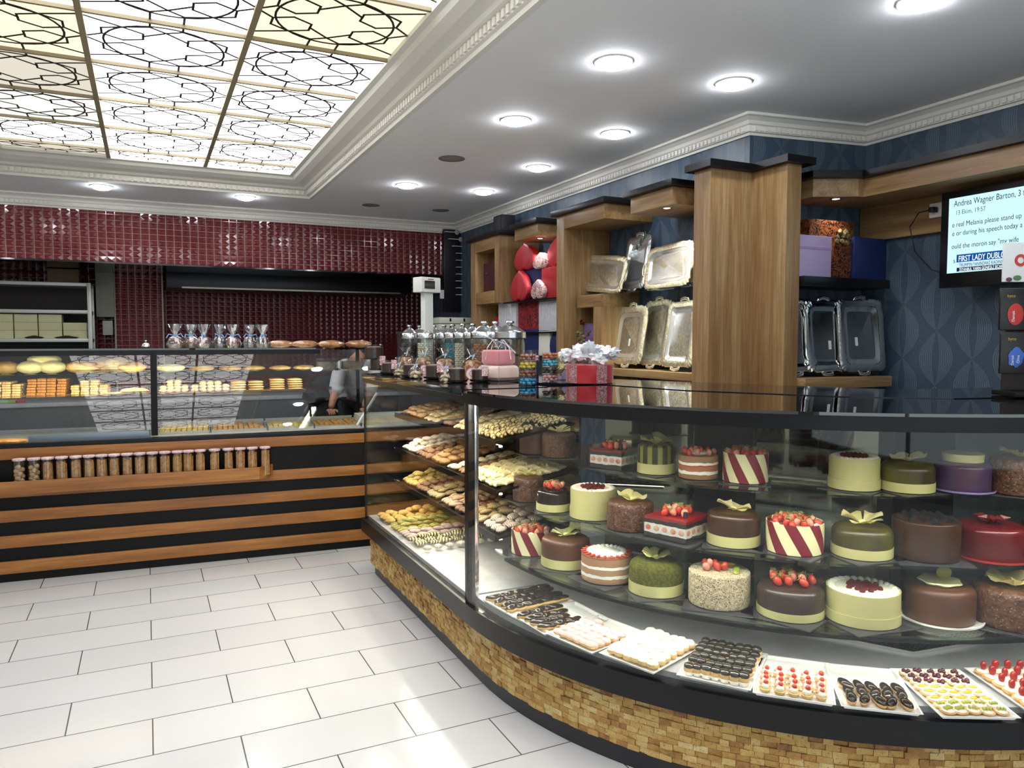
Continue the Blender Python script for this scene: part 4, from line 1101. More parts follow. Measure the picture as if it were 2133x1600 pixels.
# ================================================================== WHITE TRAYS OF SMALL PASTRIES IN THE CURVE
def quadpts(q, z=.405): return [atz(u, v, z) for u, v in q]
PAST = M('choux_pastry', '#c29a5a', .6, col2='#d9b878', nscale=40)
PAPER = M('pleated_paper_case', '#e9e6df', .7)
def past_mesh(key, fn, mat): return proto_mesh(key, lambda: fn().build(key, mat))
def add(par, name, me, loc, sc=None, rot=None):
    o = link(bpy.data.objects.new(name, me), par); o.location = loc
    if sc: o.scale = sc
    if rot: o.rotation_euler = rot
    return o
def pastry(kind):
    """one pastry as a thing with its parts"""
    t = thing({'ecl': 'chocolate_eclair', 'prof': 'chocolate_profiterole', 'pinkp': 'pink_cream_pastry', 'cream': 'cream_puff', 'strw': 'strawberry_tartlet', 'cherry': 'cherry_tartlet', 'mango': 'orange_tartlet', 'kiwi': 'kiwi_tartlet', 'grape': 'grape_tartlet', 'golden': 'golden_bun'}[kind], None, 'pastry')
    if kind == 'ecl':
        MB().ball((0, 0, .012), (.034, .014, .011), 2, .08, 1).build('choux', PAST, t)
        MB().ball((0, 0, .0165), (.033, .0142, .010), 2, .05, 1).build('chocolate_glaze', M('eclair_glaze', '#2e2723', .12), t)
    elif kind == 'prof':
        MB().lathe([(.011, 0), (.017, .011)], n=14, mod=lambda a, z: 1+.06*math.sin(14*a)).build('paper_case', PAPER, t)
        MB().ball((0, 0, .017), (.0165, .0165, .012), 2, .1, 1).build('choux', PAST, t)
        MB().ball((0, 0, .025), (.0155, .0155, .0105), 2, .05, 1).build('chocolate_glaze', M('profiterole_glaze', '#2d2a22', .1), t)
    elif kind == 'pinkp':
        MB().ball((0, 0, .012), (.026, .02, .011), 2, .12, 5).build('choux', PAST, t)
        MB().ball((0, 0, .017), (.026, .0195, .011), 2, .2, 8).build('pink_icing', M('pink_icing', '#e3a9a4', .35, col2='#f0cdc6', nscale=60), t)
    elif kind == 'cream':
        MB().ball((0, 0, .012), (.024, .02, .012), 2, .12, 5).build('choux', PAST, t)
        MB().ball((0, 0, .020), (.022, .018, .012), 2, .25, 8).build('whipped_cream', M('whipped_cream', '#f1ecd4', .5, col2='#fbf8ec', nscale=60), t)
    elif kind == 'golden':
        MB().ball((0, 0, .016), (.034, .024, .017), 2, .1, 5).build('bun', M('golden_bun', '#c98a3c', .4, col2='#8c4a22', nscale=26), t)
    elif kind == 'strw':
        MB().lathe([(.013, 0), (.019, .010), (.012, .0105)], n=16, mod=lambda a, z: 1+.06*math.sin(16*a)).build('pastry_cup', PAST, t)
        MB().ball((0, 0, .016), (.013, .013, .012), 2).build('cream', CREAMK, t)
        MB().ball((.002, 0, .028), (.008, .008, .010), 2, .1).build('strawberry', STRAW, t); MB().ball((-.008, .004, .022), (.007, .007, .006), 2, .1).build('strawberry_slice', STRAWL, t)
    elif kind in ('cherry', 'mango', 'kiwi', 'grape'):
        MB().lathe([(.018, 0), (.028, .009), (.020, .0095)], n=18, mod=lambda a, z: 1+.04*math.sin(18*a)).build('pastry_cup', M('orange_shell', '#dba35c', .6) if kind == 'grape' else PAST, t)
        MB().ball((0, 0, .0115), (.023, .023, .006), 2, .08).build('cream', M('tart_cream', '#f2dccb', .5), t)
        if kind == 'cherry':
            m = MB(); m.ball((-.009, 0, .02), .009, 2); m.ball((.008, .004, .0195), .009, 2); m.ball((.001, -.009, .019), .008, 2); m.build('cherries', M('dark_cherry', '#4a1420', .1), t)
        if kind == 'mango': MB().ball((0, 0, .0175), (.017, .010, .005), 2, .1).build('orange_slice', M('orange_slice', '#ecb21c', .2), t)
        if kind == 'kiwi':
            m = MB()
            for k in range(3): m.box((-.016+.011*k, -.008, .015), (-.008+.011*k, .008, .025), .002)
            m.build('kiwi_slices', M('kiwi_green', '#a9b45c', .25), t)
        if kind == 'grape': MB().ball((0, 0, .028), (.0105, .0105, .014), 2).build('grape', M('red_grape', '#9c1d1a', .08), t)
    return t
PP = {}
names = {'ecl': 'dark eclair', 'prof': 'profiterole in paper case', 'pinkp': 'pink iced pastry', 'cream': 'cream puff', 'strw': 'cream and strawberry tartlet', 'cherry': 'cherry tartlet', 'mango': 'orange slice tartlet', 'kiwi': 'kiwi tartlet', 'grape': 'red grape tartlet', 'golden': 'golden split bun'}
ORD = ['first', 'second', 'third', 'fourth', 'fifth', 'sixth', 'seventh', 'eighth', 'ninth']
def put_pastry(kind, P, rz, desc, i, j):
    if kind not in PP: o = pastry(kind); PP[kind] = o; o.location = P; o.rotation_euler = (0, 0, rz)
    else: o = dup(PP[kind], P, (0, 0, rz))
    o['label'] = names[kind]+' '+desc+', %s, %s from left' % ('front row' if j == 0 else ORD[j]+' row from front', ORD[i]); o['group'] = names[kind]+'s '+desc
    return o
TQ = [
 ([(1014, 1248), (1062, 1279), (1190, 1250), (1128, 1222)], 'far dark eclair tray by the upright', 'ecl', (4, 7), None),
 ([(1073, 1284), (1142, 1318), (1256, 1288), (1198, 1252)], 'half-empty tray of dark eclairs', 'ecl', (4, 8), (0, .62)),
 ([(1149, 1321), (1236, 1357), (1334, 1316), (1243, 1280)], 'tray of pink pastries', 'pinkp', (6, 7), (0, .8)),
 ([(1256, 1360), (1362, 1397), (1455, 1346), (1354, 1312)], 'tray of cream-topped puffs', 'cream', (6, 7), None),
 ([(1424, 1404), (1570, 1437), (1581, 1360), (1458, 1338)], 'tray filled with chocolate profiteroles', 'prof', (7, 6), None),
 ([(1572, 1440), (1727, 1462), (1727, 1384), (1584, 1364)], 'half-empty tray of strawberry tartlets', 'strw', (5, 7), (0, .55)),
 ([(1755, 1467), (1912, 1483), (1862, 1397), (1728, 1384)], 'mostly empty eclair tray', 'ecl', (5, 6), (0, .5)),
 ([(1950, 1487), (2096, 1491), (2011, 1397), (1876, 1396)], 'tray of fruit tartlets', 'mix', (5, 8), None),
 ([(2133, 1476), (2264, 1478), (2180, 1390), (2030, 1396)], 'tray at the right edge', 'grape', (5, 6), None),
]
for q, nm, kind, (na, nb), part in TQ:
    short = {0: 'far eclair tray', 1: 'half-empty eclair tray', 2: 'pink tray', 3: 'cream puff tray', 4: 'profiterole tray', 5: 'strawberry tray', 6: 'mostly empty tray', 7: 'fruit tartlet tray', 8: 'right edge tray'}[[t_[0] for t_ in TQ].index(q)]
    A, B, C_, D_ = quadpts(q)          # front-left, front-right, back-right, back-left
    c = (A+B+C_+D_)/4
    ex = ((B-A)+(C_-D_)).normalized(); ey = Vector((-ex.y, ex.x, 0))
    wd = ((B-A).length+(C_-D_).length)/4; dp = ((D_-A).length+(C_-B).length)/4
    ang = math.atan2(ex.y, ex.x)
    t = thing('serving_tray', 'white plastic '+nm, 'tray', (c.x, c.y, .3925), ang, 'white trays in the curved case')
    mb = MB(); mb.box((-wd, -dp, 0), (wd, dp, .003))
    P = [(-wd, -dp), (wd, -dp), (wd, dp), (-wd, dp)]
    sweep(mb, [Vector(p) for p in P], [(0, .001), (-.006, .011), (-.011, .012), (-.011, .0105), (-.006, .009), (.004, .001)], close=True)
    mb.build('tray_body', WHITE, t, smooth=False)
    r = random.Random(int(c.x*1000))
    for i in range(na):
        for j in range(nb):
            fx = (i+.5)/na; fy = (j+.5)/nb
            if part and fy > part[1]+r.uniform(-.08, .04): continue
            k = kind
            if kind == 'mix': k = ['kiwi', 'kiwi', 'mango', 'mango', 'mango', 'cherry', 'cherry', 'cherry'][j]
            if kind == 'pinkp' and fy > .68 and fx > .4: k = 'golden'
            x = (-1+2*fx)*(wd-.006); y = (-1+2*fy)*(dp-.008)
            W_ = t.location+ex*(x+r.uniform(-.003, .003))+ey*(y+r.uniform(-.003, .003))
            o = put_pastry(k, (W_.x, W_.y, .3965+r.uniform(0, .002)), ang+r.uniform(-.4, .4)+(PI/2 if kind == 'ecl' else 0), 'on '+short, i, j)
            s = {'mix': .8, 'grape': 1.0, 'ecl': 1.15, 'prof': 1.22, 'pinkp': .95, 'cream': 1.0}.get(kind, 1.0)
            s *= r.uniform(.92, 1.08)
            o.scale = (s, s, s*(1.15 if kind == 'grape' else 1))
# white tube shaped after an LED's bright reflection along the front glass
t = thing('led_reflection_tube', 'white tube imitating an LED reflection in the curved front glass by the upright', 'lamp', (1.25, 2.9, .393))
m = MB(); ps = arc(1.762, math.radians(183), math.radians(199), 8); m.tube([(p[0], p[1], .4) for p in ps], .006, 8)
o = m.build('tube', M('reflection_white', '#dfe0dd', .3), t); o.location = -Vector(t.location)

# ================================================================== BREADS AND SWEETS IN THE LEFT COUNTER
def lput(o, s, d, z, rz=0): P = LC(s, d, z); o.location = P; o.rotation_euler = (0, 0, AL+rz)
def lobj(name, me, s, d, z, rz, lab, cat, grp, sc=1.0, rx=0):
    o = bpy.data.objects.new(name, me); COL.objects.link(o); o.location = LC(s, d, z); o.rotation_euler = (rx, 0, AL+rz); o.scale = (sc, sc, sc)
    return tag(o, lab, cat, grp)
BAK = cmesh('baklava_slice', lambda: MB().box((-.026, -.017, 0), (.026, .017, .017), .004), M('baklava_gold', '#85501f', .5, col2='#b9853f', nscale=70, bump=.001))
LAY = cmesh('layered_pastry', lambda: MB().box((-.024, -.018, 0), (.024, .018, .014), .004), M('layered_pale', '#b48c52', .6, col2='#dccba0', nscale=60, bump=.001))
PUF = cmesh('cream_horn', lambda: MB().ball((0, 0, .013), (.024, .014, .014), 2, .12, 3), M('horn_cream', '#d3b888', .6, col2='#f2e8cc', nscale=40))
BAG = cmesh('small_pide', lambda: MB().ball((0, 0, .008), (.055, .024, .009), 2, .05, 3), M('pide_gold', '#c79a58', .6, col2='#e4c488', nscale=30))
def lpile(me, nm, s0_, s1_, z, dz, rows, cols, lab, d0=.36, dd=.05, tap=.5):
    n = 0
    w_ = (s1_-s0_)/cols
    for L in range(rows):
        for j in range(4):
            off = int(L*tap)
            for i in range(off, cols-off):
                n += 1
                o = lobj(nm, me, s0_+(i+.5)*w_+rnd.uniform(-.003, .003), d0+j*dd+L*.006, z+.001+L*dz, rnd.uniform(-.15, .15), lab, 'pastry', lab)
u2s = lambda u, v, d=.36: sd(u, v, d)[0]
lpile(LAY, 'layered_pastry', u2s(-40, 810), u2s(45, 810), 1.132, .0155, 6, 4, 'pale layered pastry slice in the leftmost glowing stack', tap=.2)
lpile(BAK, 'baklava_slice', u2s(55, 810), u2s(138, 810), 1.132, .018, 7, 4, 'brown baklava slice in the tall second stack', tap=.17)
lpile(LAY, 'layered_pastry', u2s(146, 810), u2s(226, 810), 1.132, .0155, 6, 4, 'cream layered pastry slice in the stack right of the baklava', tap=.25)
lpile(PUF, 'cream_horn', u2s(332, 810), u2s(392, 810), 1.132, .02, 4, 4, 'small cream horn in the mound right of the mullion', tap=.5)
lpile(PUF, 'cream_horn', u2s(398, 810), u2s(478, 810), 1.132, .022, 3, 5, 'round pale bun heaped in the middle of the lower shelf', tap=.5)
lpile(BAG, 'small_pide', u2s(478, 810), u2s(552, 810), 1.132, .017, 4, 2, 'flat golden roll stacked left of the seam on the lower shelf', tap=0)
lpile(BAG, 'small_pide', u2s(560, 810), u2s(634, 810), 1.132, .016, 5, 2, 'flat golden roll in the rightmost lower stack', tap=0)
pm = cmesh('flat_pide', lambda: MB().ball((0, 0, .02), (.09, .05, .022), 2, .06, 3), M('pide_crust', '#c8a05c', .6, col2='#e2c890', nscale=30))
lobj('flat_pide', pm, u2s(282, 810), .3, 1.133, .2, 'single flat oval pide beside the mullion on the lower shelf', 'bread', None)
lobj('small_pide', BAG, u2s(247, 815), .28, 1.133, .2, 'small flat pastry left of the oval pide', 'bread', None)
# serving boards under piles
for i, (a, b) in enumerate([(-45, 232), (232, 312), (330, 478), (478, 640)]):
    t = MB().box((u2s(a, 820), .34, 1.1325-.0), (u2s(b, 820)-.01, .57, 1.1329)).build('paper_liner', M('liner_kraft', '#b98a4e', .6), None, smooth=False)
    t.location = LO; t.rotation_euler = (0, 0, AL); t.location.z += -.0001
    tag(t, ['golden paper liner under the three glowing stacks', 'golden paper liner under the oval pide', 'golden paper liner under the cream buns', 'golden paper liner under the flat rolls'][i], 'liner')
WB = M('pale_dough_loaf', '#cfc9a0', .55, col2='#e0dbb8', nscale=8)
CB_ = M('golden_loaf', '#b48a4e', .6, col2='#d8b67c', nscale=16)
def loaf(s, d, z, w_, dp, h, mat, lab, rz=0, nm='bread_loaf'):
    P = LC(s, d, z)
    o = MB().ball((0, 0, h*.5), (w_/2, dp/2, h*.52), 3, .1, int(s*10)).build(nm, mat); o.location = P; o.rotation_euler = (0, 0, AL+rz)
    return tag(o, lab, 'bread')
zt = 1.2765
loaf(u2s(62, 755), 0.38, zt, .16, .12, .085, WB, 'pale round loaf leaning left on the upper shelf'); loaf(u2s(108, 755), 0.38, zt, .16, .12, .085, WB, 'pale round loaf leaning right on the upper shelf'); loaf(u2s(88, 745), 0.42, zt+.055, .2, .13, .07, WB, 'pale loaf laid over two others on the upper shelf')
loaf(u2s(8, 760), 0.42, zt, .17, .12, .08, CB_, 'brown crusty loaf at the left edge of the upper shelf')
loaf(u2s(168, 765), 0.39, zt, .2, .13, .08, CB_, 'rough golden loaf below the ceiling reflection, leftmost of two'); loaf(u2s(205, 765), 0.48, zt, .2, .13, .09, CB_, 'rough golden loaf behind the first on the upper shelf')
loaf(u2s(245, 760), 0.45, zt, .2, .12, .10, M('floured_loaf', '#cdb486', .7, col2='#eee4cc', nscale=9), 'floured loaf just left of the mullion'); loaf(u2s(275, 765), 0.36, zt, .18, .1, .07, CB_, 'low golden loaf beside the mullion on the upper shelf')
loaf(u2s(355, 762), 0.37, zt, .19, .1, .055, WB, 'long pale loaf right of the mullion on the upper shelf'); loaf(u2s(420, 765), 0.40, zt, .17, .1, .04, CB_, 'flat golden bread on the upper shelf centre')
for i, u in enumerate((480, 530, 585, 635)): loaf(u2s(u, 765), 0.42, zt, .16, .12, .035, CB_, 'thin flat bread lying %s on the upper shelf' % ['left', 'centre-left', 'centre-right', 'right'][i], nm='flat_bread')
# boxed cakes on the right of the upper shelf
for i, (u, v) in enumerate([(682, 760), (735, 760)]):
    P = LC(u2s(u, v), .42, zt); t = thing('boxed_dessert', ['clear box of brown dessert left on the counter\'s upper shelf', 'clear box of tan dessert right on the counter\'s upper shelf'][i], 'box', P, AL)
    MB().box((-.07, -.05, .001), (.07, .05, .06), .006).build('dessert', M('brown_dessert', '#5d4a38', .5, col2='#8a7458', nscale=30), t)
    MB().box((-.078, -.058, .0), (.078, .058, .085), .004).build('clear_lid', GLASS, t)
# trays of sweets at deck level, right part
TRW = M('stainless_tray', '#c9c7bd', .3, .3)
cols = ['#d8b13c', '#c98a3a', '#d9b548', '#b98a48', '#c9a050', '#d0a850']
for i, (a, b) in enumerate([(330, 440), (441, 558), (559, 655), (656, 752), (753, 850), (851, 945)]):
    sa, sb = u2s(a, 900, .28), u2s(b, 900, .28)
    t = thing('pastry_tin', 'metal tin of '+['yellow sliced custard', 'orange shredded pastry', 'yellow crumbly sweets', 'brown nut sweets', 'golden sweets seen through the near case', 'shredded pastry at the far right end'][i]+' on the counter deck', 'tin', LC(sa, .25, .8505), AL, 'metal tins of sweets along the counter deck')
    w_ = sb-sa-.01
    m = MB(); m.box((0, 0, 0), (w_, .38, .003)); m.box((0, .377, .003), (w_, .38, .05)); m.box((0, 0, .003), (w_, .003, .018)); m.box((0, .003, .003), (.003, .377, .03)); m.box((w_-.003, .003, .003), (w_, .377, .03)); m.build('tin_body', TRW, t, smooth=False)
    m = MB()
    for p in range(int(w_/.035)):
        for q_ in range(8): m.box((.006+p*.035, .008+q_*.045, .004), (.036+p*.035, .048+q_*.045, .022+.006*((p*q_) % 3)), .004)
    m.build('sweets', M('sweets_%d' % i, cols[i], .5, col2='#e8cf86' if i % 2 == 0 else '#e0a860', nscale=40), t)
# left deck: borek tray, steel hood box
loaf(u2s(20, 925, .15), .12, .851, .22, .12, .03, M('borek_gold', '#b07030', .5, col2='#dca55a', nscale=24), 'flaky golden borek at the left end of the deck', nm='borek')
t = thing('steel_riser', 'low stainless riser panel along the left deck of the counter', 'panel', LO, AL)
MB().box((u2s(60, 910, .1), .085, .8505), (sm-.03, .20, .90), .002).build('panel', M('blueish_steel', '#7f8a96', .35, .6), t)
# packets behind on lower left
for i, (u, c, lb) in enumerate([(8, '#8fb98a', 'green packet'), (27, '#97a024', 'yellow-green packet'), (43, '#b0231f', 'red packet')]):
    P = aty(u, 853, 8.5); hh = aty(u, 833, 8.5).z-.9005
    t = thing('packet', lb+' standing on the back counter at the far left', 'packet', (P.x, 8.5, .9005)); o = MB().box((-.04, -.02, 0), (.04, .02, hh), .004).build('packet_body', M('pk%d' % i, c, .4), t)
# ================================================================== ON THE GRANITE
ZG = 1.2905
CLEARB = glass('clear_dome', '#f3f3f1', .03)
CAKEB = M('dark_brown_cake', '#28130e', .6, col2='#3a2016', nscale=60, bump=.001)
ICE = M('white_glaze', '#c9b7a8', .35, col2='#8a6a56', nscale=30)
LBL = damask('red_white_label', '#efe6e4', '#b3525e', 110, .5, .8)
def domecake(u, v, w_px, lab, z=ZG, label=False, prof=1.0, stackz=0):
    P = atz(u, v, z) if not stackz else Vector(stackz)
    k = (P-CAM).dot(FW); R = w_px/2*k/FPX
    d = Vector((P.x, P.y)).normalized()
    t = thing('boxed_cake', lab, 'cake', (P.x+d.x*R, P.y+d.y*R, P.z), rnd.uniform(0, 3), 'boxed brown cakes along the worktop')
    H = R*1.5*prof
    MB().lathe([(R*.86, 0), (R*1.06, .004), (R*1.08, .012), (R*1.02, .012), (R*.98, .006), (.001, .005)], n=32, mod=lambda a, z: 1+.03*math.sin(8*a)).build('black_tray', M('black_plastic', '#141414', .25), t)
    MB().lathe([(R*.84, .0065), (R*.86, H*.8), (R*.78, H*.86), (.001, H*.87)], n=28, mod=lambda a, z: 1+.03*math.sin(10*a)).build('brown_cake', CAKEB, t)
    MB().lathe([(R*.74, H*.872), (R*.6, H*.9), (.001, H*.9)], n=20, mod=lambda a, z: 1+.08*math.sin(5*a)).build('white_icing', ICE, t)
    MB().lathe([(R*.99, .0125), (R*.94, H*1.0), (R*.8, H*1.08), (.001, H*1.09)], n=16).build('clear_dome', CLEARB, t)
    if label:
        a = math.atan2(-d.y, -d.x)-t.rotation_euler.z+.5
        c = Vector((R*1.02*math.cos(a), R*1.02*math.sin(a), H*.75)); tx = Vector((-math.sin(a), math.cos(a), 0))
        m = MB(); n_ = Vector((math.cos(a), math.sin(a), 0))
        q = R*.36
        for (z0, z1) in ((H*.42, H*1.12),):
            pts = [c-tx*q, c+tx*q, c+tx*q+n_*.001, c-tx*q+n_*.001]
            m.prism(pts, z0, z1)
        m.build('paper_label', LBL, t, smooth=False)
    return t
domecake(812, 780, 36, 'boxed brown cake farthest along the front edge of the worktop', label=True)
domecake(858, 786, 40, 'boxed brown cake second from the far end', label=False)
domecake(906, 790, 44, 'boxed brown cake between two cream cookie bags', label=True)
domecake(950, 797, 44, 'large boxed brown cake nearest the pink heart box', label=False)
domecake(1000, 796, 40, 'boxed brown cake with patterned label half behind the pink heart box', label=True)
o_ = domecake(788, 772, 36, 'lower boxed cake of the far pair by the bread counter', label=True)
L_ = o_.location
domecake(0, 0, 40, 'boxed cake stacked on another at the far end', stackz=(L_.x-.04, L_.y-.04, ZG+.075))
# cookie bags tied with ribbon
TULL = glass('cellophane_bag', '#eeebe4', .10)
def cookiebag(u, v, w_px, h, mat, lab, ring=False, square=False, grp=None, kk=None):
    P = atz(u, v, ZG) if kk is None else atk(u, v, kk)
    P.z = ZG
    k = (P-CAM).dot(FW); R = w_px/2*k/FPX
    d = Vector((P.x, P.y)).normalized()
    t = thing('cookie_bag', lab, 'bag', (P.x+d.x*R, P.y+d.y*R, ZG), math.atan2(d.y, d.x)+PI, grp)
    me = proto_mesh('bagcookie'+mat.name, lambda: MB().ball((0, 0, 0), (1, .8, .5), 2, .2, 4).build('cookie', mat))
    n = 0
    for L in range(int(h/.018)):
        for i in range(3):
            a = i*2.1+L
            o = link(bpy.data.objects.new('cookie', me), t); o.location = (R*.45*math.cos(a), R*.45*math.sin(a), .012+L*.018); o.scale = (R*.46, R*.46, R*.46); o.rotation_euler = (.3*math.sin(L), .3, a)
    H = h
    m = MB(); m.lathe([(R*.7, .001), (R*1.02, .012), (R*1.0, H*.7), (R*.75, H+.004), (R*.22, H+.02), (R*.2, H+.024), (R*.75, H+.06)], n=18, caps=False, mod=lambda a, z: 1+.09*math.sin(5*a+z*50)+.04*math.sin(11*a)); m.build('cellophane', TULL, t)
    m = MB(); m.lathe([(R*.26, H+.018), (R*.26, H+.026)], n=12); m.tube([(R*.26, 0, H+.022), (R*.7, .01, H+.03), (R*.9, .0, H+.005)], .003, 5); m.build('ribbon', M('pale_blue_ribbon', '#a9bfd8', .4), t)
    if ring:
        m = MB(); 
        for rr, q in ((R*.62, .0045), (R*.28, .003)): m.tube([(R*1.12, rr*math.cos(a*.35), H*.28+rr*math.sin(a*.35)) for a in range(18)], q*.6, 6, close=True)
        m.build('red_ring_print', M('red_print', '#c03440', .5), t)
        m = MB(); m.cyl((0, 0), R*.58, 0, .0015, 20); o = m.build('round_sticker', M('sticker_white', '#efe3e1', .5), t); o.location = (R*1.1, 0, H*.28); o.rotation_euler = (0, PI/2, 0)
    return t
CCK = M('meringue_cookie', '#cdb99c', .7, col2='#e6d9c2', nscale=60)
BCK = M('bagged_brown_cookie', '#9a6c3c', .65, col2='#c79a66', nscale=50)
for i, (u, v, w_) in enumerate([(831, 784, 24), (866, 789, 30), (929, 797, 30)]):
    cookiebag(u, v, w_, .05, CCK, ['far cream cookie bag between two boxed cakes', 'middle cream cookie bag at the worktop edge', 'near cream cookie bag left of the largest boxed cake'][i], grp='small bags of cream cookies')
for i, (u, k, w_) in enumerate([(846, 4.85, 33), (884, 4.6, 34), (926, 4.35, 42), (984, 4.05, 44)]):
    cookiebag(u, 760, w_, .10, BCK, ['farthest tall bag of brown cookies before the candy jars', 'second tall bag of brown cookies before the candy jars', 'third tall bag of brown cookies with a red ring sticker', 'nearest tall bag of brown cookies behind the heart box'][i], ring=i > 0, grp='tall bags of brown cookies', kk=k)
# candy jars
ALU = M('spun_aluminium', '#c9cbcd', .18, 1)
def candyjar(u, v, R, mat, lab, Ht=.317, empty=False):
    r = ray(u, v); k = (ZG+Ht-HC)/r.z
    P = CAM+r*k
    t = thing('candy_jar', lab, 'jar', (P.x, P.y, ZG), 0, 'glass candy jars with aluminium lids')
    hb = Ht*.705
    MB().lathe([(R*.75, .001), (R*.96, .012), (R, .03), (R, hb*.86), (R*.9, hb), (R*.885, hb), (R*.97, hb*.86), (R*.97, .03), (R*.7, .008), (.001, .008)], n=36).build('glass_body', GLASS, t)
    MB().lathe([(R*1.04, hb-.006), (R*1.08, hb-.003), (R*1.08, hb+.028), (R*1.03, hb+.033), (R*.98, hb+.034), (R*.7, hb+.05), (R*.42, hb+.063), (R*.26, hb+.069), (R*.2, hb+.071), (.001, hb+.071)], n=40).build('lid', ALU, t)
    m = MB(); m.lathe([(R*.16, hb+.0715), (R*.16, hb+.076), (R*.26, hb+.078), (R*.3, hb+.084), (R*.26, hb+.091), (.001, hb+.093)], n=20, mod=lambda a, z: 1+.05*math.sin(6*a)); m.build('knob', ALU, t)
    if not empty:
        me = proto_mesh('cnd'+mat.name, lambda: MB().ball((0, 0, 0), (.0135, .0105, .0095), 2).build('candy', mat))
        m = MB(); seed = int(u)
        rr = R*.9
        q = random.Random(seed)
        for L in range(int((hb*.84-.012)/.0135)):
            z = .018+L*.0135
            n = int(2*PI*(rr-.012)/.022)
            for i in range(n):
                a = 2*PI*(i+.5*(L % 2))/n
                m.ball(((rr-.012)*math.cos(a), (rr-.012)*math.sin(a), z), (.0125, .0105, .009), 1, 0, 0, Matrix.Rotation(q.uniform(0, 6), 3, 'Z') @ Matrix.Rotation(q.uniform(-.6, .6), 3, 'X'))
        m.lathe([(rr-.016, .01), (rr-.016, hb*.84-.012), (.001, hb*.84-.008)], n=20)
        o = m.build('candies', mat, t); tag(o, kind='stuff')
    return t
JC = [(853, 676.6, .058, '#3c2a2c', 'dark candies'), (873, 677.8, .056, '#5a4a40', 'brown mixed candies'), (885, 676, .058, '#d8cfc0', 'white candies'), (904, 677, .058, '#c9717c', 'pink almonds'),
      (925, 676.6, .060, '#4c3a34', 'chocolate drops'), (943, 675, .060, '#1c8aa0', 'turquoise almonds'), (964, 674, .062, '#d6c9b6', 'cream almonds'), (985, 673.6, .062, '#33241f', 'black chocolate drops'),
      (1009, 669, .074, '#a9663c', 'copper almonds'), (1032, 669, .066, '#b98a5a', 'caramel candies'), (1062, 668, .083, None, 'nothing')]
for i, (u, v, R, c, nm) in enumerate(JC):
    candyjar(u, v, R*1.02, M('candy_'+nm.replace(' ', '_'), c or '#ffffff', .25), ('glass jar of %s with aluminium lid, %s in the row' % (nm, ['farthest', 'second', 'third', 'fourth', 'fifth', 'sixth', 'seventh', 'eighth', 'third from nearest', 'second nearest', 'nearest'][i])) if c else 'largest and nearest candy jar, nearly empty, with a wide aluminium lid', empty=c is None)
# pink and cream heart boxes with a bow
def heart_pts(s, n=72, dy=0):
    P = []
    for i in range(n):
        t = 2*PI*i/n
        P.append((s*16*math.sin(t)**3/17, s*(13*math.cos(t)-5*math.cos(2*t)-2*math.cos(3*t)-math.cos(4*t))/17+dy))
    P = [(.6*x+.4*s*.95*math.cos(math.atan2(y+.1*s, x)), .6*y+.4*s*.95*math.sin(math.atan2(y+.1*s, x))) for x, y in P]
    return P[::-1]
def puff(mb, pts, z0, z1, b=.008):
    """a prism with rounded rims"""
    c = sum((Vector(p) for p in pts), Vector((0, 0)))/len(pts)
    prof = [(1-b/.08, z0), (1, z0+b), (1, z1-b), (1-b/.08*.35, z1-b*.35), (1-b/.08, z1)]
    V = []
    for s, z in prof: V.append([mb.bm.verts.new((c.x+(p[0]-c.x)*s, c.y+(p[1]-c.y)*s, z)) for p in pts])
    n = len(pts); fs = []
    for A, B in zip(V, V[1:]):
        for i in range(n): fs.append(mb.bm.faces.new((A[i], A[(i+1) % n], B[(i+1) % n], B[i])))
    fs.append(mb.bm.faces.new(V[0][::-1])); fs.append(mb.bm.faces.new(V[-1])); mb._m(fs); return mb
P = atz(1038, 794, ZG); d = Vector((P.x, P.y)).normalized()
hx, hy = P.x+d.x*.095, P.y+d.y*.095
ang = math.atan2(d.y, d.x)-PI/2
t = thing('heart_gift_box', 'cream satin heart box under the pink one at the worktop corner', 'gift box', (hx, hy, ZG), ang)
puff(MB(), heart_pts(.115), .001, .078, .016).build('box_body', M('cream_satin', '#d8c2b6', .35, sheen=.5, col2='#cbb0a6', nscale=6), t)
t = thing('heart_gift_box', 'dusty pink velvet heart box with white ribbons stacked on the cream one', 'gift box', (hx, hy, ZG+.0795), ang)
puff(MB(), heart_pts(.093), .001, .078, .012).build('box_body', M('pink_velvet', '#b4616a', .6, sheen=.6, col2='#c27a80', nscale=7), t)
m = MB()
for k in range(4):
    a = k*1.3-.4; m.tube([(.0, -.0, .085), (.03*math.cos(a), .03*math.sin(a)-.02, .13), (.06*math.cos(a), .05*math.sin(a)-.03, .09), (.07*math.cos(a), .06*math.sin(a)-.05, .03)], .0022, 5)
m.build('ribbon', M('white_ribbon', '#e3d6d4', .35), t)
m = MB()
for k in range(14): m.ball((.02*math.cos(k*2.1), .02*math.sin(k*2.1)+.01, .09+.003*k), (.012, .008, .006), 1, .3, k)
m.tube([(0, .0, .12), (.05, .01, .10), (.09, -.02, .06)], .006, 5); m.tube([(0, .0, .12), (-.05, .01, .14), (-.08, .0, .15)], .003, 5)
m.build('silver_flowers', M('silver_blue_trim', '#8f9ba4', .3, .4), t)
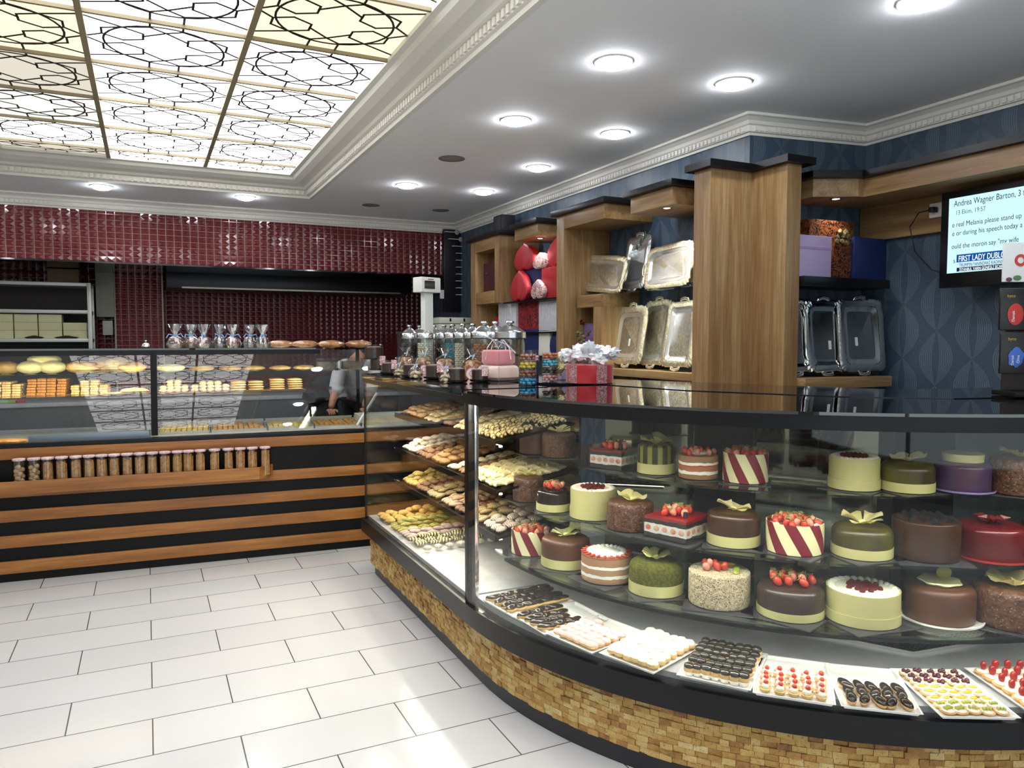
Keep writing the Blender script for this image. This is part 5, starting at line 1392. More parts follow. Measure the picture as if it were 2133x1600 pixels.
# stacks of little round sugared-almond boxes
def almond_tub(P, R, h, col, lab):
    t = thing('almond_tub', lab, 'tub', P, 0, 'clear round tubs of sugared almonds')
    MB().lathe([(R, .0005), (R, h-.004), (R*.96, h-.001), (.001, h-.001)], n=28).build('clear_tub', CLEARB, t)
    mat = M('almonds_'+col[1:], col, .22)
    me = proto_mesh('alm'+col, lambda: MB().ball((0, 0, 0), (.0125, .0095, .0075), 2).build('sugared_almond', mat))
    for L in range(2):
        n = 7
        for i in range(n+1):
            a = 2*PI*(i+.5*L)/n; rr = (R-.014) if i < n else 0
            o = link(bpy.data.objects.new('sugared_almond', me), t); o.location = (rr*math.cos(a), rr*math.sin(a), .010+L*.0135); o.rotation_euler = (.2, .3*math.sin(i), a+i)
    return t
P = atz(1099, 803, ZG); dd = Vector((P.x, P.y)).normalized(); R = .040
bx, by = P.x+dd.x*R, P.y+dd.y*R
for i, (c, nm) in enumerate([('#1c93c4', 'bright blue'), ('#8a5236', 'copper brown'), ('#c9b63a', 'yellow'), ('#8d5a40', 'bronze')]):
    almond_tub((bx, by, ZG+i*.0375), R, .037, c, 'clear tub of %s almonds, %s in the left stack' % (nm, ['lowest', 'second from the bottom', 'third from the bottom', 'topmost'][i]))
P = atz(1146, 795, ZG); dd = Vector((P.x, P.y)).normalized(); R = .042
bx, by = P.x+dd.x*R, P.y+dd.y*R
for i, (c, nm) in enumerate([('#d79aa0', 'pink'), ('#3a3438', 'black'), ('#3fa9c9', 'sky blue'), ('#b0603c', 'rust and pink')]):
    almond_tub((bx, by, ZG+i*.0375), R, .037, c, 'clear tub of %s almonds, %s in the right stack' % (nm, ['lowest', 'second', 'third', 'topmost'][i]))
P = atk(1108, 745, 3.78)
almond_tub((P.x+.02, P.y+.05, ZG+.1), R, .06, '#c99ab0', 'clear dish of pale pink almonds behind the stacked tubs')
MB().lathe([(.03, 0), (.012, .01), (.012, .09), (.035, .0985)], n=20).build('dish_stand', GLASS, None).location = (P.x+.02, P.y+.05, ZG+.0005)
tag(bpy.data.objects['dish_stand'], 'small clear pedestal holding the pink almond dish', 'stand')
# yellow tulle bags, white rose bouquet, red gift box, lilac box
def tulle(u, v, w_, h, mat, lab, kk, zz=0):
    P = atk(u, v, kk); t = thing('tulle_bundle', lab, 'favour bag', (P.x, P.y, ZG+zz), 0)
    m = MB(); r = random.Random(int(u))
    for k in range(16): m.ball((w_*.5*r.uniform(-1, 1), w_*.4*r.uniform(-1, 1), h*.15+h*.7*r.random()), (w_*.3, w_*.22, h*.16), 3, .7, k, Matrix.Rotation(r.uniform(0, 3), 3, 'X'))
    m.build('tulle', mat, t); return t
tulle(1166, 740, .06, .15, M('yellow_tulle', '#c9c08a', .7, col2='#e2dcb4', nscale=40), 'crumpled yellow tulle bundle behind the almond tubs', 3.85)
RED = M('red_satin', '#9c1420', .3, col2='#b01c28', nscale=4, sheen=.3)
P = atz(1228, 800, ZG); dd = Vector((P.x, P.y)).normalized()
rb = thing('red_gift_box', 'round red satin gift box wrapped in sheer ribbon under white tulle', 'gift box', (P.x+dd.x*.11, P.y+dd.y*.11, ZG), math.atan2(dd.y, dd.x))
m = MB(); m.lathe([(.113, .001), (.115, .004), (.115, .088), (.11, .092), (.001, .092)], n=48); m.build('box_body', RED, rb)
m = MB(); m.lathe([(.1165, .002), (.1165, .0935)], n=48, caps=False)
for a0 in (-2.6, 2.35):
    q = MB(); q.grid(6, 2, lambda i, j: Vector((.1168*math.cos(a0+.5*i-.25), .1168*math.sin(a0+.5*i-.25), .002+.091*j)), thick=.0008); q.build('lace_ribbon', damask('lace_ribbon', '#a8404c', '#d9bfc0', 120, .4, .8), rb)
m.bm.free()
tl = thing('rose_tulle_favour', 'white tulle bundle with a large white fabric rose on the red box', 'favour', (rb.location.x, rb.location.y, ZG+.093), 0)
m = MB(); r = random.Random(4)
for k in range(26):
    a = r.uniform(0, 2*PI); q = r.uniform(.02, .115)
    m.ball((q*math.cos(a), q*math.sin(a), .015+.055*r.random()), (.036, .028, .02), 3, .75, k, Matrix.Rotation(r.uniform(0, 3), 3, 'X'))
m.build('tulle', M('white_tulle', '#cfd0d6', .6, col2='#eef0f4', nscale=30), tl)
m = MB()
for ring, (n, R0, z0) in enumerate([(7, .05, .055), (6, .036, .072), (5, .022, .085), (3, .01, .092)]):
    for k in range(n):
        a0 = 2*PI*k/n+ring*.5
        m.grid(5, 4, lambda i, j: Vector(((R0*(.5+.5*j))*math.cos(a0+(i-.5)*1.1)-.03, (R0*(.5+.5*j))*math.sin(a0+(i-.5)*1.1)-.05, z0+.025*j-.01*abs(i-.5))), thick=.0015)
m.build('fabric_rose', M('white_fabric', '#e9edf0', .6), tl)
P = atz(1168, 793, ZG)
t = thing('lilac_favour_box', 'small lilac favour box with silver flowers beside the red box', 'gift box', (P.x+.06, P.y+.10, ZG), .3)
MB().box((-.03, -.03, .001), (.03, .03, .085), .003).build('box_body', M('lilac_satin', '#b3a7c9', .4), t)
m = MB()
for k in range(12): m.ball((.025*math.cos(k*2.3)+.01, .025*math.sin(k*2.3)-.02, .06+.004*k), (.01, .008, .007), 1, .3, k)
m.build('silver_flowers', M('dark_silver', '#7b7b88', .3, .5), t)
# weighing-scale display on its pole
r_ = ray(889, 592); kk = (5.0)/r_.y
P = CAM+r_*kk
t = thing('scale_display', 'white scale display head on a tall white pole at the far end of the worktop', 'scale', (P.x, P.y, ZG), .35)
hz = P.z-ZG
MB().box((-.036, -.025, .012), (.036, .025, hz-.06), .004).build('pole', M('ivory_plastic', '#c9cdc6', .4), t)
MB().box((-.07, -.07, .0005), (.07, .07, .0115), .003).build('foot', M('ivory_plastic_foot', '#b9bdb6', .4), t)
hd = MB().box((-.085, -.05, hz-.0595), (.085, .05, hz+.045), .008).build('head', M('ivory_head', '#d3d6d0', .4), t)
MB().box((-.062, -.0535, hz-.035), (.03, -.0505, hz+.02), .002).build('screen', M('dark_lcd', '#2b2f2c', .2), hd)
MB().box((-.03, -.0515, hz+.026), (.02, -.0502, hz+.034)).build('red_marking', M('orange_mark', '#a8573e', .5), hd, smooth=False)
# snack display stand cut by the right edge
P = atz(2128, 829, ZG)
st = thing('snack_stand', 'black countertop stand of hanging black snack packets at the right edge', 'display stand', (P.x+.05, P.y+.03, ZG), -YAW)
MB().box((-.035, -.02, .001), (.30, .12, .02), .003).build('base', BLACKM, st)
MB().box((-.03, .06, .0205), (.30, .075, .40), .003).build('back_board', M('dark_brown_board', '#2a201f', .5), st)
PK = M('black_packet', '#0d0c0d', .3)
k_ = (Vector(st.location)-CAM).dot(FW); mpp = k_/FPX
def packet(u0, v0, u1, v1, yoff, mat, nm, lab):
    x0 = (u0-2128)*mpp-.035+.0; x1 = (u1-2128)*mpp-.035
    z1_ = atk(u0, v0, k_).z; z0_ = atk(u0, v1, k_).z
    t = thing(nm, lab, 'packet', (st.location.x, st.location.y, z0_), -YAW)
    x0 += .0; MB().box((x0, yoff-.012, 0), (x1, yoff, z1_-z0_), .003).build('pouch', mat, t); return t, x0, x1, z1_-z0_, yoff-.0125
def faceM(o, x, y, z): return frame((x, y, z), (1, 0, 0), (0, 0, 1))
GOLD = M('gold_lettering', '#c9a24a', .35, .6)
SX = 15
t, x0, x1, h, yf = packet(2106, 600, 2200, 688, .035, PK, 'snack_packet', 'black snack packet with a red badge, upper of two at the right edge')
text_obj('byco', .016, faceM(0, x0+.022, yf-.001, h-.034), GOLD, t)
m = MB(); m.ball((0, 0, 0), (.03, .0012, .04), 3); o = m.build('red_badge', M('red_badge', '#b8322c', .4), t); o.location = (x0+.055, yf-.0015, h*.38)
text_obj('Damak', .014, frame((x0+.05, yf-.004, h*.2), (0, 0, 1), (-1, 0, 0)), WHITE, t)
t, x0, x1, h, yf = packet(2097, 692, 2200, 778, .0, PK, 'snack_packet', 'black snack packet with a blue badge, lower of two at the right edge')
text_obj('byco', .016, faceM(0, x0+.024, yf-.001, h-.03), GOLD, t)
m = MB(); m.ball((0, 0, 0), (.028, .0012, .034), 3, .3, 2); o = m.build('blue_badge', M('blue_badge', '#3a62b8', .4), t); o.location = (x0+.055, yf-.0015, h*.4)
text_obj('Damak', .013, frame((x0+.045, yf-.004, h*.2), (0, 0, 1), (-1, 0, 0)), WHITE, t); text_obj('Oliva', .014, frame((x0+.066, yf-.004, h*.25), (0, 0, 1), (-1, 0, 0)), WHITE, t)
t, x0, x1, h, yf = packet(2104, 507, 2200, 588, .02, M('white_pack', '#d9dcda', .4), 'snack_packet', 'white snack packet with red and green print above the black ones')
m = MB(); m.lathe([(.022, 0), (.022, .001), (.012, .001), (.012, 0)], n=24, caps=False); o = m.build('red_print', M('red_ring', '#c03a34', .4), t); o.location = (x0+.06, yf-.001, h*.55); o.rotation_euler = (PI/2, 0, 0)
m = MB(); m.ball((0, 0, 0), (.016, .001, .010), 2); o = m.build('green_print', M('green_print', '#4f7a48', .5), t); o.location = (x0+.05, yf-.001, h*.1)
m = MB(); m.ball((0, 0, 0), (.012, .001, .008), 2); o = m.build('purple_print', M('purple_print', '#5d2c4a', .5), t); o.location = (x0+.02, yf-.001, h*.06)
# ================================================================== WALL SHELVES (right)
XO = 2.8           # front of the teak boxes
XW = 3.199         # wall face
ZT = 2.42
def capb(par, pts, z=ZT, ov=.035, name='black_cap'):
    m = MB(); m.prism(pts, z+.001, z+.038); return m.build(name, BLACK, par, smooth=False)
def unit(name, lab, cat='wall shelf', org=(3, 5, 1.5)):
    return thing(name, lab, cat, org)
def bx(par, nm, a, b, mat, bev=.001):
    o = MB().box(a, b, bev).build(nm, mat, par); o.location = Vector(o.location)-par.location; return o
def loc0(o, par): o.location = Vector(o.location)-par.location; return o
# A: far box with a niche
A = unit('shelf_unit', 'far teak wall cabinet with a square niche and black top, near the menu frame', org=(3, 6.35, 1.2))
bx(A, 'side_panel', (XO, 6.545, 1.10), (XW, 6.665, ZT), WZ); bx(A, 'side_panel', (XO, 6.03, 1.83), (XW, 6.12, ZT), WZ)
bx(A, 'top_panel', (XO, 6.121, 2.312), (XW, 6.544, ZT), WY); bx(A, 'bottom_panel', (XO, 6.121, 1.83), (XW, 6.544, 1.94), WY)
bx(A, 'back_panel', (3.15, 6.121, 1.10), (XW-.001, 6.544, 2.311), WZ)
bx(A, 'black_cap', (XO-.035, 5.99, ZT+.001), (XW, 6.70, ZT+.04), BLACK, .003)
t = thing('speaker_box', 'small black loudspeaker box on top of the far cabinet under the cornice', 'speaker', (3.05, 6.45, ZT+.0405))
MB().box((-.07, -.09, .0), (.07, .09, .20), .005).build('cabinet', M('speaker_black', '#15151a', .5), t)
MB().box((-.076, -.075, .015), (-.0705, .075, .185), .001).build('speaker_grille', M('speaker_cloth', '#1f1f26', .9), t)
# B: small header with spot and black shelf
B = unit('shelf_unit', 'short teak header box with a spotlight above the red heart boxes', org=(3, 5.5, 2.37))
bx(B, 'header', (XO, 5.30, 2.325), (XW, 5.715, ZT), WY); bx(B, 'black_cap', (XO-.035, 5.265, ZT+.001), (XW, 5.75, ZT+.04), BLACK, .003)
def spot(par, x, y, z, E=14):
    ld = bpy.data.lights.new('spot_lamp', 'SPOT'); ld.energy = E; ld.spot_size = 1.9; ld.spot_blend = .6; ld.shadow_soft_size = .02; ld.color = (1, .95, .86)
    lo = bpy.data.objects.new('spot_lamp', ld); COL.objects.link(lo); lo.parent = par; lo.location = Vector((x, y, z-.008))-Vector(par.location)
    m = MB(); m.lathe([(.022, -.004), (.032, -.004), (.034, -.0005), (.022, -.0005)], (x, y), 20, caps=False); m.bm.verts.ensure_lookup_table()
    for v in m.bm.verts: v.co.z += z
    loc0(m.build('spot_ring', CHROME, par), par)
    m = MB().cyl((x, y), .021, z-.003, z-.0008, 20); loc0(m.build('spot_lens', emit('spot_lens', '#fff4e0', 6), par), par)
spot(B, 2.9, 5.45, 2.325)
bs = bx(unit('wall_shelf', 'black shelf board carrying the red and blue heart boxes', 'shelf', (3, 5.5, 1.83)), 'shelf_board', (2.83, 5.0, 1.815), (XW, 5.999, 1.828), BLACK)
# C: tall open frame
Cc = unit('shelf_unit', 'tall teak open frame with stepped inner divider left of the silver trays', org=(3, 4.7, 1.9))
bx(Cc, 'side_panel', (XO, 4.885, 1.10), (XW, 4.995, ZT), WZ); bx(Cc, 'header', (XO, 4.34, 2.32), (XW, 4.884, ZT), WY)
bx(Cc, 'black_cap', (XO-.035, 4.30, ZT+.001), (XW, 5.03, ZT+.04), BLACK, .003)
bx(Cc, 'step_board', (2.88, 4.50, 1.735), (XW, 4.83, 1.825), WY); bx(Cc, 'step_post', (2.88, 4.50, 1.10), (XW, 4.60, 1.7345), WZ)
bx(Cc, 'back_panel', (3.17, 4.61, 1.12), (XW-.001, 4.88, 1.734), WZ)
# D: header with spot, glass shelf and low shelf
D = unit('shelf_unit', 'teak header box with spotlight over the silver trays beside the column', org=(3, 3.8, 2.36))
bx(D, 'header', (XO, 3.61, 2.30), (XW, 4.035, 2.40), WY); bx(D, 'black_cap', (XO-.04, 3.57, 2.401), (XW, 4.07, 2.438), BLACK, .003)
spot(D, 2.86, 3.74, 2.30, 55)
t = unit('glass_shelf', 'clear glass shelf holding the upper row of silver trays', 'shelf', (3, 4, 1.83)); bx(t, 'glass_pane', (2.9, 3.46, 1.818), (XW, 4.499, 1.826), GEDGE)
t = unit('wall_shelf', 'low teak shelf holding the lower row of gold-rimmed trays', 'shelf', (3, 4, 1.28)); bx(t, 'shelf_board', (2.88, 3.46, 1.255), (XW, 4.499, 1.302), WY)
# column
col = unit('wood_column', 'large stepped teak column with zigzag black cap rising from the worktop', 'column', (3, 3.3, 0))
loc0(MB().prism([(2.83, 3.31), (2.83, 3.45), (3.199, 3.45), (3.199, 3.4105), (3.131, 3.4105), (3.131, 3.31)], .0, ZT+.03).build('left_face', WZ, col, smooth=False), col)
loc0(MB().prism([(3.1315, 3.05), (3.1315, 3.409), (3.235, 3.405), (3.235, 3.05)], .0, ZT+.03).build('right_face', WZ, col, smooth=False), col)
loc0(MB().prism([(2.79, 3.27), (2.79, 3.49), (3.199, 3.49), (3.199, 3.4105), (3.3, 3.3955), (3.3, 3.01), (3.09, 3.01), (3.09, 3.27)], ZT+.031, ZT+.07).build('black_cap', BLACK, col, smooth=False), col)
# alcove header, panel, shelves
H = unit('alcove_header', 'long teak header with black cap running above the television', 'shelf', (3.8, 2.9, 2.35))
pA = atz(1675, 372, 2.42); pB = atz(1738, 361, 2.42)
xb = 3.38; 
loc0(MB().prism([(3.40, 3.379), (3.40, 3.12), (3.62, 3.00), (3.66, 3.00), (3.66, -1.5), (4.015, -1.5), (4.015, 3.289)], 2.305, 2.405).build('header', WY, H, smooth=False), H)
loc0(MB().prism([(3.36, 3.384), (3.36, 3.085), (3.60, 2.96), (3.62, 2.96), (3.62, -1.5), (4.015, -1.5), (4.015, 3.288)], 2.406, 2.442).build('black_cap', BLACK, H, smooth=False), H)
spot(H, 3.56, 3.10, 2.305, 6)
bx(H, 'back_board', (3.985, .3, 2.10), (4.018, 3.285, 2.304), WY)
t = unit('wall_shelf', 'black shelf on the alcove wall under the lilac and navy boxes', 'shelf', (3.5, 3.1, 1.83)); bx(t, 'shelf_board', (3.24, 3.02, 1.80), (3.93, 3.29, 1.85), BLACK)
t = unit('wall_shelf', 'low teak shelf on the alcove wall holding three silver trays', 'shelf', (3.5, 3.1, 1.25)); bx(t, 'shelf_board', (3.236, 2.99, 1.228), (3.93, 3.29, 1.288), WX)

# ---- silver trays
SILV = M('embossed_silver', '#dededc', .18, .85, bump=.0015, bscale=90)
SILF = M('polished_silver', '#f0f0ee', .16, .85)
SILFD = M('mirror_silver', '#d6d6d4', .07, 1)
SILVD = M('embossed_dark_silver', '#c8c8c6', .16, 1, bump=.0015, bscale=90)
GOLDR = M('gilt_rim', '#d8c48f', .25, .75, col2='#eae6d6', nscale=60, bump=.002, bscale=120)
STICK = M('price_sticker', '#dcdcd8', .6)
def silver_tray(name, lab, w_, h, rim, handles, P, normal, lean=0, roll=0, shape='rect', sticker=None, grp=None, well=None):
    """upright tray; local x across, y up, z out of the face"""
    t = thing(name, lab, 'tray', P, group=grp)
    n = Vector(normal).normalized(); up = Vector((0, 0, 1)); x = up.cross(n).normalized()
    q = Matrix((x, up, n)).transposed() @ Matrix.Rotation(-lean, 3, 'X') @ Matrix.Rotation(roll, 3, 'Z')
    t.rotation_euler = q.to_euler()
    def outline(sc_, n_=72, scal=0):
        out = []
        for i in range(n_):
            a = 2*PI*i/n_; ca, sa = math.cos(a), math.sin(a)
            e = .28 if shape != 'oct' else .2
            rx = (abs(ca)**e)*(1 if ca > 0 else -1); ry = (abs(sa)**e)*(1 if sa > 0 else -1)
            f = 1+scal*math.sin(i*PI/2*1.0)
            out.append((rx, ry, f))
        return out
    O = outline(1, scal=.018 if shape != 'wavy' else .03)
    def ring(inset, z, sc=True): return [(rx*(w_/2-inset)*(f if sc else 1), ry*(h/2-inset)*(f if sc else 1)+h/2, z) for rx, ry, f in O]
    def surf(rings, nm, mat):
        m = MB(); V = [[m.bm.verts.new(p) for p in r] for r in rings]; k = len(V[0])
        for A_, B_ in zip(V, V[1:]):
            for i in range(k): m.bm.faces.new((A_[i], A_[(i+1) % k], B_[(i+1) % k], B_[i]))
        m.bm.faces.new(V[0][::-1]); m.bm.faces.new(V[-1]); m._m(m.bm.faces); return m.build(nm, mat, t)
    rw_ = min(w_, h)*.16
    surf([ring(0, .002), ring(0, .008), ring(rw_*.3, .014), ring(rw_*.75, .012), ring(rw_*.76, .004), ring(rw_*.3, .003)], 'rim', rim) 
    surf([ring(rw_*.8, .001, False), ring(rw_*.8, .011, False), ring(rw_*1.25, .0035, False), ring(rw_*1.3, .003, False)], 'tray_well', well or SILF)
    for (hx_, hy_, a) in handles:
        m = MB()
        m.tube([(-.045, 0, .006), (-.035, .018, .01), (0, .026, .012), (.035, .018, .01), (.045, 0, .006)], [.004, .007, .006, .007, .004], 8)
        for k in range(7): m.ball(((k-3)*.011, .004+.01*math.cos((k-3)*.5), .01), (.007, .006, .004), 1)
        o = m.build('handle', rim, t); o.location = (hx_, hy_, 0); o.rotation_euler = (0, 0, a)
    if sticker:
        MB().box((sticker[0], sticker[1], .0045), (sticker[0]+.02, sticker[1]+.05, .0052)).build('price_sticker', STICK, t, smooth=False)
    return t
def trayX(u0, v0, u1, v1, X, lab, rim, kind='p', roll=0, shape='rect', sticker=None, zb=None, top=True):
    p0 = atx(u0, v1, X); p1 = atx(u1, v0, X)
    yc = (p0.y+p1.y)/2; w_ = abs(p1.y-p0.y); zc0 = atx((u0+u1)/2, v1, X).z; zc1 = atx((u0+u1)/2, v0, X).z
    z0 = zb if zb else zc0
    h = zc1-z0
    if kind == 'p': hd = [(0, h-.028, 0), (0, .028, PI)]; hh = h-.05; off = .026
    else: hd = [(-w_/2+.018, h/2, PI/2), (w_/2-.018, h/2, -PI/2)]; hh = h; off = 0; w_ -= .04
    t = silver_tray('silver_tray', lab, w_, hh if kind == 'p' else h, rim, [(a, b-off, c) for a, b, c in hd], (X, yc, z0+off+.001), (-1, 0, 0), .17, roll, shape, sticker, 'silver trays on the wall shelves')
    return t
zg = 1.8265
trayX(1203, 531, 1300, 608, 3.0, 'gold-rimmed landscape tray tilted at the left end of the glass shelf', GOLDR, 'l', roll=-.12, zb=zg+.02)
trayX(1294, 482, 1345, 606, 3.08, 'tall slim silver tray behind the rose on the glass shelf', SILV, 'p', zb=zg)
trayX(1338, 506, 1442, 604, 3.0, 'wide silver and gilt tray in the middle of the glass shelf', GOLDR, 'l', zb=zg, roll=.03)
trayX(1434, 458, 1500, 596, 3.06, 'tall gilt-edged tray half hidden by the column on the glass shelf', GOLDR, 'p', zb=zg)
zl = 1.3025
trayX(1273, 629, 1337, 766, 3.0, 'leftmost gilt scalloped tray on the low shelf with a sticker', GOLDR, 'p', zb=zl, sticker=(.0, .13))
trayX(1327, 616, 1388, 770, 3.06, 'second gilt portrait tray on the low shelf', GOLDR, 'p', zb=zl)
trayX(1376, 617, 1444, 772, 2.97, 'third tray on the low shelf with a square gold rim and beaded edge', GOLDR, 'p', zb=zl, shape='oct')
trayX(1434, 626, 1496, 774, 3.04, 'silver-rimmed tray half behind the column on the low shelf', SILV, 'p', zb=zl)
# rose leaning in front of the trays
P = atx(1322, 520, 2.95)
t = thing('fabric_rose_stem', 'artificial white rose with dark green leaves on a long stem before the trays', 'flower', (2.95, P.y, zg))
b0 = atx(1290, 598, 2.95); b1 = atx(1352, 480, 2.95); b2 = atx(1322, 528, 2.95)
m = MB(); m.tube([Vector((0, b0.y-P.y, b0.z-zg)), Vector((0, b2.y-P.y, b2.z-zg)), Vector((.01, b1.y-P.y, b1.z-zg))], .0018, 5); m.build('stem', M('stem_green', '#5a6a4e', .6), t)
m = MB(); r = random.Random(3)
for k in range(7):
    f = .35+.1*k; c = Vector((0, b2.y-P.y, b2.z-zg)).lerp(Vector((.01, b1.y-P.y, b1.z-zg)), f-.2)
    m.ball(c+Vector((-.01, r.uniform(-.02, .02), r.uniform(-.01, .02))), (.004, .012, .022), 1, .2, k, Matrix.Rotation(r.uniform(-.8, .8), 3, 'X'))
m.build('leaves', M('dark_leaf', '#24392b', .5), t)
m = MB()
for k in range(6): m.ball((-.012, b2.y-P.y+.03*math.cos(k)-.01, b2.z-zg-.01+.012*math.sin(k*2)), (.02, .022, .018), 2, .4, k)
m.build('bloom', M('pale_rose', '#b9c4c4', .5), t)
# alcove trays (against the wall facing the room)
def trayY(u0, v0, u1, v1, Yp, lab, rim, shape, sticker=None):
    p0 = aty(u0, v1, Yp); p1 = aty(u1, v0, Yp); w_ = p1.x-p0.x; z0 = 1.289; zc1 = aty((u0+u1)/2, v0, Yp).z; h = zc1-z0
    silver_tray('silver_tray', lab, w_, h-.05, rim, [(0, h-.054, 0), (0, .002, PI)], ((p0.x+p1.x)/2, Yp, z0+.027), (-.1, -1, 0), .12, 0, shape, sticker, 'silver trays on the wall shelves', SILFD)
trayY(1625, 613, 1694, 781, 3.13, 'ornate silver tray half hidden behind the right side of the column', SILVD, 'oct', (.0, .16))
trayY(1684, 616, 1764, 780, 3.10, 'plain silver tray with wavy right rim on the alcove shelf', SILFD, 'wavy', (.02, .13))
trayY(1755, 614, 1844, 778, 3.06, 'rightmost square silver tray with lacy embossed rim on the alcove shelf', SILVD, 'oct', (-.05, .15))

# ---- gift boxes
def ribm(name, c1, c2, sc=60):
    m, nt, b = new_mat(name)
    tc = nd(nt, 'ShaderNodeTexCoord').outputs['Object']
    wv = nd(nt, 'ShaderNodeTexWave', {'Vector': tc, 'Scale': sc, 'Distortion': 1.5, 'Detail': 1.0}, bands_direction='DIAGONAL')
    o = ramp(nt, wv.outputs[1], [(.2, lin(c1)), (.8, lin(c2))]); nt.links.new(o, b.inputs['Base Color']); b.inputs['Roughness'].default_value = .45
    bp = nd(nt, 'ShaderNodeBump', {'Height': wv.outputs[1], 'Strength': .5, 'Distance': .002}); nt.links.new(bp.outputs[0], b.inputs['Normal']); return m
REDF = ribm('pleated_red_fabric', '#97141e', '#b4202a'); NAVY = ribm('pleated_navy_fabric', '#0e1c46', '#182c66')
LILF = ribm('pleated_lilac_fabric', '#a590bb', '#bfadd0'); PATT = damask('red_white_damask', '#d9ccc9', '#8c1a22', 60, .5, .8)
DAMR = damask('red_black_damask', '#17080c', '#a01a26', 34, .6, .9)
EMB = M('white_embossed', '#c9cbd2', .35, bump=.014, bscale=30)
ORNG = damask('brown_black_lattice', '#1c1310', '#7d4524', 42, .35, .9)
def xspan(u0, v0, u1, v1, X): 
    a = atx(u0, (v0+v1)/2, X).y; b = atx(u1, (v0+v1)/2, X).y; um = (u0+u1)/2
    return a, b, atx(um, v1, X).z, atx(um, v0, X).z
def wbox(u0, v0, u1, v1, X, dp, mat, lab, zb=None, cat='gift box', nm='gift_box', bev=.004):
    ya, yb, z0, z1 = xspan(u0, v0, u1, v1, X)
    if zb is not None: z0 = zb
    t = thing(nm, lab, cat, (X+dp/2, (ya+yb)/2, z0), group='gift boxes on the wall shelves')
    w_ = abs(ya-yb)
    o = MB().box((-dp/2, -w_/2, .0005), (dp/2, w_/2, z1-z0), bev).build('box_body', mat, t)
    return t, w_, z1-z0
def wheart(u0, v0, u1, v1, X, dp, mat, lab, zb=None, pointed=True):
    ya, yb, z0, z1 = xspan(u0, v0, u1, v1, X)
    if zb is not None: z0 = zb
    w_ = abs(ya-yb); h = z1-z0
    t = thing('heart_gift_box', lab, 'gift box', (X+dp/2, (ya+yb)/2, z0), group='gift boxes on the wall shelves')
    P_ = heart_pts(1.0)
    if pointed: P_ = [(.8*q_[0]+.2*.95*math.cos(math.atan2(q_[1]+.1, q_[0])), .8*q_[1]+.2*.95*math.sin(math.atan2(q_[1]+.1, q_[0]))) for q_ in P_]
    mnx = min(p[0] for p in P_); mxx = max(p[0] for p in P_); mny = min(p[1] for p in P_); mxy = max(p[1] for p in P_)
    sgn = 1
    pts = [((p[0]-(mnx+mxx)/2)/(mxx-mnx)*w_, (1-(p[1]-mny)/(mxy-mny) if pointed else (p[1]-mny)/(mxy-mny))*h-h/2) for p in P_]
    m = MB(); puff(m, pts, -dp/2, dp/2, .012)
    o = m.build('box_body', mat, t); o.rotation_euler = (PI/2, 0, -PI/2); o.location = (0, 0, h/2+.0005)
    return t
wbox(992, 549, 1031, 611, 2.88, .1, M('burgundy_box', '#43191f', .5), 'burgundy box with jewelled ornament in the far cabinet niche', zb=1.9405)
t = bpy.context.scene.objects['gift_box']
m = MB(); q_ = M('blue_jewel', '#2c3560', .2, .3)
for k in range(12): m.ball((-.053, -.035+.055*math.cos(k*.5236), .17+.055*math.sin(k*.5236)), (.003, .007, .007), 1)
m.ball((-.053, -.035, .17), (.004, .012, .012), 1); m.build('jewel_ornament', q_, t)
m = MB(); m.ball((-.053, .11, .17), (.003, .010, .010), 1); m.ball((-.058, -.035, .18), (.003, .010, .006), 1); m.build('gold_bead', GOLD, t)
zs = 1.8285
wheart(1062, 563, 1096, 624, 2.86, .07, REDF, 'lower left red fabric heart box standing on the black shelf', zs)
wbox(1095, 560, 1131, 622, 2.93, .10, NAVY, 'navy pleated box between the red heart and the red box', zs)
wheart(1104, 582, 1131, 622, 2.84, .05, PATT, 'small red and white patterned heart box before the navy box', zs)
wbox(1128, 556, 1176, 620, 2.88, .10, REDF, 'large red box beside the tall teak frame', zs)
zs2 = zs+.212
wheart(1069, 506, 1111, 563, 2.9, .07, REDF, 'upper left red heart box stacked over the lower heart', None)
wheart(1108, 526, 1138, 560, 2.9, .07, PATT, 'small patterned egg-shaped heart on top of the navy box', None)
wheart(1137, 492, 1180, 555, 2.92, .07, REDF, 'upper right red heart box against the tall teak frame', None)
t_ = unit('wall_shelf', 'lower black shelf board below the embossed white boxes', 'shelf', (3, 5.5, 1.58)); bx(t_, 'shelf_board', (2.86, 5.0, 1.553), (XW, 6.02, 1.565), BLACK)
zl2 = 1.5655
wbox(1038, 630, 1075, 690, 2.9, .1, EMB, 'left white embossed box under the black shelf', zl2)
wbox(1076, 628, 1122, 686, 2.92, .1, DAMR, 'red and black damask box between two white boxes', zl2)
wbox(1122, 626, 1176, 684, 2.9, .1, EMB, 'right white embossed box beside the tall teak frame', zl2)
wheart(1020, 656, 1050, 690, 3.0, .08, REDF, 'red heart box in the shadow of the far cabinet', 1.5)
t_ = unit('wall_shelf', 'lowest black shelf board behind the candy jars', 'shelf', (3, 5.5, 1.4)); bx(t_, 'shelf_board', (2.86, 5.0, 1.36), (XW, 6.02, 1.372), BLACK)
wbox(1086, 686, 1121, 716, 2.9, .1, NAVY, 'navy box low on the shelf behind the candy jars', 1.3725)
wbox(1122, 688, 1145, 716, 2.9, .1, WHITEM, 'small white box low behind the candy jars', 1.3725)
wheart(1143, 684, 1174, 716, 2.9, .08, NAVY, 'round navy heart box low beside the teak frame', 1.3725)
